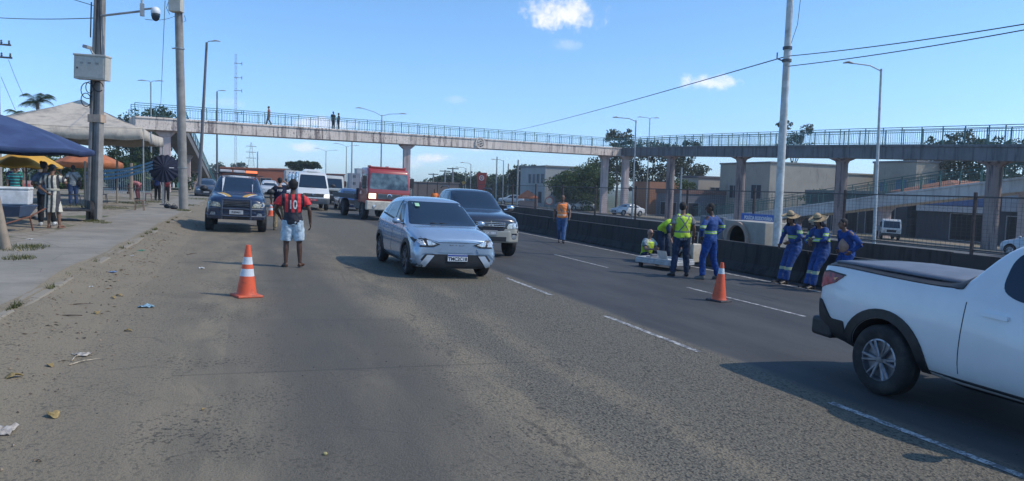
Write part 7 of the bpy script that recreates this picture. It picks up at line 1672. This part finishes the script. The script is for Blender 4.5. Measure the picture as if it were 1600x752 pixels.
# blue overall men: one builder, three poses
def ovfn(t, p_, cs):
    x, y, z = xyz(t, cs); n = nz(t, cs, 7, 5, .6); arm = x.abs().gt(.215)
    b_ = ((z-1.10).abs().lt(.035))*(arm*-1.0+1.0); b_ = b_.mx(arm*((z-1.23).abs().lt(.032)))
    core = ((z-1.10).abs().lt(.013))*(arm*-1.0+1.0); core = core.mx(arm*((z-1.23).abs().lt(.012)))
    c = mix(t, n.ss(.3, .7), (.010, .038, .150), (.020, .080, .28)); c = mix(t, b_, c, (.38, .62, .06)); c = mix(t, core, c, (.5, .52, .5)); setcol(t, p_, c); setv(t, p_, 'Roughness', .8); bump(t, p_, nz(t, cs, 14, 4), .6, .02)
def ovl(t, p_, cs):
    x, y, z = xyz(t, cs); n = nz(t, cs, 7, 5, .6); b_ = (z-.37).abs().lt(.035); c = mix(t, n.ss(.3, .7), (.010, .038, .150), (.020, .080, .28)); c = mix(t, b_, c, (.38, .45, .30)); setcol(t, p_, c); setv(t, p_, 'Roughness', .8); bump(t, p_, nz(t, cs, 14, 4), .6, .02)
OVT = PM('overall_top', ovfn); OVB = PM('overall_legs', ovl)
p = gnd(1107, 437)
w8 = person('worker in blue overalls with hands on hips, left of the black-based cone', p.x, p.y, (-.45, .89), 1.77, dict(elR=(.40, -.10, 1.20), wrR=(.235, .02, 1.02), elL=(-.36, .02, 1.17), wrL=(-.20, .12, 1.0), knL=(-.14, .10, .50), anL=(-.18, .06, .085), toL=(-.26, .2, .03), knR=(.13, -.02, .50), anR=(.20, -.12, .085), toR=(.26, .02, .03), head=(-.02, .04, 1.63)), SK_D, OVT, 'long', OVER, hair='cropped', shoes=SHOEG, look=(.6, -.1), build=1.02, vx=.012, fold=.012)
g = G(); g.tube([(.1, .3, 0)]*2, .01, 4)
lean = dict(hip=(0, -.12, .88), waist=(0, -.14, 1.03), chest=(0, -.10, 1.24), neck=(0, -.02, 1.41), head=(0, .05, 1.55), shL=(-.18, -.03, 1.36), shR=(.18, -.03, 1.36), hpL=(-.09, -.12, .86), hpR=(.09, -.12, .86), knL=(-.1, .10, .50), knR=(.12, .05, .47), anL=(-.11, .22, .085), anR=(.13, .16, .085), toL=(-.13, .40, .03), toR=(.17, .34, .03))
L1 = dict(lean); L1.update(elL=(-.30, .02, 1.10), wrL=(-.12, .16, 1.0), elR=(.31, -.06, 1.10), wrR=(.24, .10, .92))
person('worker in blue overalls and a tilted straw hat leaning on the barrier, left of two', 11.95, 13.95, (-.93, -.1), 1.72, L1, SK_B, OVT, 'long', OVB, hair='cropped', hat='straw', shoes=SHOEB, look=(.5, -.15), build=1.08, vx=.012, fold=.013)
L2 = dict(lean); L2.update(elL=(-.30, .12, 1.12), wrL=(-.05, .22, 1.10), elR=(.30, .08, 1.10), wrR=(.06, .24, 1.04))
person('worker in blue overalls and wide straw hat with folded arms by the barrier', 12.0, 13.12, (-.95, -.05), 1.70, L2, SK_B, OVT, 'long', OVB, hair='cropped', hat='straw', shoes=SHOEB, look=(.15, -.3), build=1.1, vx=.012, fold=.013)
L3 = dict(lean); L3.update(elL=(-.36, -.18, 1.12), wrL=(-.22, -.05, .95), elR=(.34, -.2, 1.12), wrR=(.22, -.05, .95))
b9 = person('man in an open blue shirt, bare belly showing, behind the white pickup', 12.05, 12.45, (-.88, .1), 1.68, L3, SK_B, OVER, 'long', OVER, hair='short', shoes=SHOEB, look=(-.2, 0), build=1.05, belly=.0, vx=.012)
g = G(); g.ell(b9['P']['waist']+Vector((0, .10, .03)), (.125, .12, .17)); g.ell(b9['P']['chest']+Vector((0, .07, 0)), (.08, .07, .14)); link('bare_belly', voxel(g, .014, 2, 'b', SK_L), b9['t'])
# equipment tray, case, laptop, wheel
a = gnd(992, 416); b = gnd(1051, 425); c = gnd(1070, 418); u = Vector((b.x-a.x, b.y-a.y, 0)); L = u.length; rzt = math.atan2(u.y, u.x)
t = thing('equipment_trolley', 'low white metal equipment tray on the road in front of the sitting man', 'equipment tray', (a.x, a.y, gz(a.x)), rzt)
MW = M('metal_white', (.55, .57, .58), .4, .2, dirt=((.25, .24, .22), .4))
g = G(); g.box((0, 0, .12), (L, .85, .22)); g.build('tray', MW, t, bev=.01); g = G(); g.box((.02, .02, .221), (L-.02, .05, .27)); g.box((.02, .05, .221), (.05, .8, .27)); g.box((L-.05, .05, .221), (L-.02, .8, .27)); g.box((.02, .8, .221), (L-.02, .83, .27)); g.build('tray_rim', MW, t, bev=.004)
for x_ in (.12, L-.12):
    for y_ in (.1, .75): g = G(); g.box((x_-.05, y_-.03, .0), (x_+.05, y_+.03, .12)); g.build('foot', BLACKPL, t)
zt_ = gz(a.x)+.27; q = u.normalized(); w_ = Vector((-q.y, q.x, 0)); 
c_ = Vector((a.x, a.y, 0))+q*L*.55+w_*.45; t = thing('laptop', 'open pale laptop on the equipment tray', 'laptop', (c_.x, c_.y, zt_-.045), rzt+math.pi*.95)
g = G(); g.box((-.18, -.12, 0), (.18, .12, .02)); g.build('base', MW, t, bev=.004); g = G(); g.box((-.18, 0, 0), (.18, .012, .23)); o = g.build('screen', M('laptop_lid', (.5, .5, .48), .4), t, bev=.004, loc=(0, .12, .02)); o.rotation_euler = (-.35, 0, 0)
c_ = Vector((a.x, a.y, 0))+q*L*.22+w_*.4; g = G(); g.box((-.16, -.12, 0), (.16, .12, .05)); g.box((-.08, -.05, .05), (.1, .05, .11)); tag(g.build('instrument', M('instrument_grey', (.2, .2, .22), .5), None, bev=.01, loc=(c_.x, c_.y, zt_-.045)), 'small grey measuring instrument at the left end of the equipment tray', 'instrument')
c_ = gnd(1082, 416); t = thing('equipment_case', 'beige upright panel box with a spoked wheel beside the equipment tray', 'equipment box', (c_.x-.12, c_.y+.35, gz(c_.x)), rzt)
g = G(); g.box((-.42, -.05, .10), (.42, .30, .62)); g.build('case', M('case_beige', (.52, .47, .38), .6, dirt=((.25, .2, .15), .3)), t, bev=.02); g = G(); g.lathe([(.17, -.03), (.20, -.03), (.215, 0), (.20, .03), (.17, .03)], 28, 'y', (.16, -.10, .22), loop=True); w2 = g.build('wheel', RUBBER, t, True, 40); g = G()
for i in range(8): g.tube([(.16, -.10, .22), (.16+.18*math.cos(i*.785), -.10, .22+.18*math.sin(i*.785))], .005, 4)
g.lathe([(.001, -.035), (.03, -.03), (.03, .03)], 10, 'y', (.16, -.10, .22)); g.build('spokes', GALV, w2)
g = G(); g.tube([(.35, .2, .6), (.35, .22, .95), (.12, .22, .95), (.12, .2, .6)], .012, 6); g.build('handle', GALV, t, True)
# market people
DRS = PM('striped_dress', lambda t, p_, cs: (setcol(t, p_, mix(t, ((xyz(t, cs)[0]+.5).mod(.115)).gt(.058), (.58, .54, .44), (.045, .045, .055))), setv(t, p_, 'Roughness', .8), bump(t, p_, nz(t, cs, 10, 3), .5, .02)))
p = gnd(83, 357, .1); zg = gz(p.x)+.105
wd = person('woman in a long cream and dark striped dress with a phone at her ear', p.x, p.y, (.25, .95), 1.66, dict(elL=(-.30, -.10, 1.12), wrL=(-.07, -.19, .98), elR=(.33, .08, 1.22), wrR=(.16, .12, 1.46), knL=(-.10, 0, .5), knR=(.13, .02, .5), anL=(-.11, 0, .085), anR=(.17, 0, .085), toL=(-.14, .14, .03), toR=(.21, .14, .03)), SK_B, DRS, 'short', bkind='dress', hair='short', hat='cap', extras=dict(capmat=cloth('cap_grey_blue', (.10, .13, .18))), z=zg, vx=.013, look=(-.4, 0))
g = G(); P_ = wd['P']; hz_ = P_['hip'].z+.12; g.tube([(.163*math.cos(q), .128*math.sin(q), hz_-.01) for q in [6.283*i/24 for i in range(25)]], [(.03, .01)]*25, 6, ref=(0, 0, 1)); g.build('belt', cloth('cream', (.5, .47, .38)), wd['t'], True)
for sd in 'LR':
    c, d = P_['an'+sd], P_['to'+sd]; g = G(); g.tube([(c.x, c.y-.07, .012), (d.x, d.y+.03, .012)], [(.04, .012), (.045, .012)], 8, ref=(1, 0, 0)); g.build('sandal', M('sandal', (.25, .12, .08), .6), wd['t'], True)
g = G(); wv = P_['wrR']; g.box((wv.x-.02, wv.y-.02, wv.z+.02), (wv.x, wv.y+.05, wv.z+.16)); tag(g.build('mobile_phone', BLACKPL, None, bev=.004), 'dark mobile phone held at the ear of the woman in the striped dress', 'phone').matrix_world = wd['t'].matrix_world if False else Matrix.Translation(wd['t'].location) @ Matrix.Rotation(wd['t'].rotation_euler.z, 4, 'Z')
p = gnd(66, 354, .1)
person('shopper with dark tied-up hair in a grey-blue top and black trousers beside the striped dress', p.x, p.y+.35, (-.2, .95), 1.72, dict(elL=(-.3, .04, 1.13), wrL=(-.16, .22, 1.10), elR=(.29, .04, 1.13), wrR=(.16, .2, 1.15), anR=(.2, .05, .085), toR=(.25, .2, .03), knR=(.14, .05, .5)), SK_B, cloth('slate', (.11, .15, .22)), 'short', BLACKC, hair='bun', shoes=WHITEC, z=gz(p.x)+.105, look=(-.9, 0))
p = gnd(115, 322, .1)
pg = person('shopper in a grey shirt with a shoulder bag and jeans standing beyond the hand cart', p.x, p.y, (-.3, .95), 1.72, None, SK_D, cloth('heather', (.22, .24, .25)), 'short', DENIM, hair='short', shoes=SHOEB, z=gz(p.x)+.105)
g = G(); g.tube([(-.14, -.03, 1.43), (0, -.16, 1.25), (.17, -.13, 1.02)], .012, 5); g.ell((.20, -.12, .96), (.10, .06, .13), 10, 8); g.build('shoulder_bag', BLACKC, pg['t'], True)
p = gnd(141, 314, .1)
person('shopper in a pale blue patterned shirt behind the H-section pole under the orange parasol', p.x, p.y, (.2, -.95), 1.74, None, SK_B, cloth('pattern_blue', (.16, .25, .42), .6), 'short', cloth('grey_trousers', (.12, .12, .13)), hair='short', shoes=SHOEB, z=gz(p.x)+.105)
for px, py, col, lab, f in ((28, 326, (.03, .15, .10), 'seated-height shopper in a green top by the left edge behind the cooler', (.6, .8)), (22, 322, (.02, .03, .06), 'shopper in a dark top nearest the left edge under the yellow parasol', (.2, .9))):
    p = gnd(px, py, .1); person(lab, p.x, p.y, f, 1.62, None, SK_B, cloth(lab[:12], col), 'short', BLACKC, hair='short', shoes=SHOEB, z=gz(p.x)+.105)
TEALS = PM('teal_stripes', lambda t, p_, cs: (setcol(t, p_, mix(t, (xyz(t, cs)[2]).mod(.11).gt(.06), (.02, .035, .05), (.03, .28, .26))), setv(t, p_, 'Roughness', .8)))
p = gnd(24+2, 318, .1); p = gnd(23, 320, .1)
p = gnd(52, 328, .1); person('child-height shopper in a teal striped shirt with crossed arms near the cooler', p.x-.55, p.y, (.1, -.95), 1.55, None, SK_B, TEALS, 'short', BLACKC, hair='afro', shoes=SHOEB, z=gz(p.x)+.105)
p = gnd(243, 314, .1)
person('person in dark blue clothes standing under the tipped navy parasol', p.x, p.y+1.0, (.3, .9), 1.72, None, SK_D, cloth('deep_blue', (.02, .04, .14)), 'short', BLACKC, hair='short', shoes=SHOEB, z=gz(p.x)+.105)
p = gnd(258, 315, .1)
person('stallholder in a dark red top beside the stall table under the navy parasol', p.x, p.y+.6, (.2, -.9), 1.66, dict(wrL=(-.16, .25, 1.0), wrR=(.16, .25, 1.0)), SK_D, cloth('wine', (.14, .02, .03)), 'short', BLACKC, hair='afro', shoes=SHOEB, z=gz(p.x)+.105)
p = gnd(213, 312, .1)
bend = dict(hip=(0, -.18, .90), waist=(0, -.05, 1.0), chest=(0, .14, 1.0), neck=(0, .32, .92), head=(0, .44, .84), shL=(-.18, .27, .9), shR=(.18, .27, .9), elL=(-.2, .33, .66), elR=(.2, .33, .66), wrL=(-.15, .42, .45), wrR=(.15, .42, .45), hpL=(-.09, -.18, .88), hpR=(.09, -.18, .88), knL=(-.1, -.05, .5), knR=(.1, -.05, .5), anL=(-.11, -.12, .085), anR=(.11, -.12, .085), toL=(-.12, .05, .03), toR=(.12, .05, .03))
person('person in a faded pink top bending over behind the low market table', p.x, p.y, (-.9, .2), 1.65, bend, SK_B, cloth('pinkish', (.42, .17, .17)), 'short', cloth('maroon', (.16, .05, .06)), hair='short', shoes=SHOEB, z=gz(p.x)+.105)
# people on the footbridge
def on_bridge(px):
    lo, hi = 0., 1.
    for _ in range(40):
        m = (lo+hi)/2
        if proj(main_pt(m, .6))[0] < px: lo = m
        else: hi = m
    return main_pt(m, .6)
for px, f, h, col, bc, lab, kw in ((420, (-1, .1), 1.74, (.42, .14, .10), (.16, .13, .11), 'lone person in a reddish top walking on the footbridge', dict(knL=(-.09, .12, .5), anL=(-.09, .2, .09), toL=(-.09, .36, .04), knR=(.1, .0, .5), anR=(.1, -.2, .11), toR=(.1, -.05, .03))),
                             (520.5, (.5, -.8), 1.72, (.015, .02, .035), (.02, .03, .05), 'person in dark clothes on the footbridge, left of the close pair', {}), (529, (-.9, .2), 1.62, (.015, .018, .03), (.02, .02, .03), 'person in dark clothes on the footbridge, right of the close pair', dict(wrL=(-.2, .25, 1.1)))):
    q = on_bridge(px); person(lab, q.x, q.y, f, h, kw, SK_B, cloth(lab[:20], col), 'short', cloth(lab[:20]+'b', bc), hair='short', shoes=SHOEB, z=q.z, vx=.02)

bpy.data.scenes.remove(BENCH)
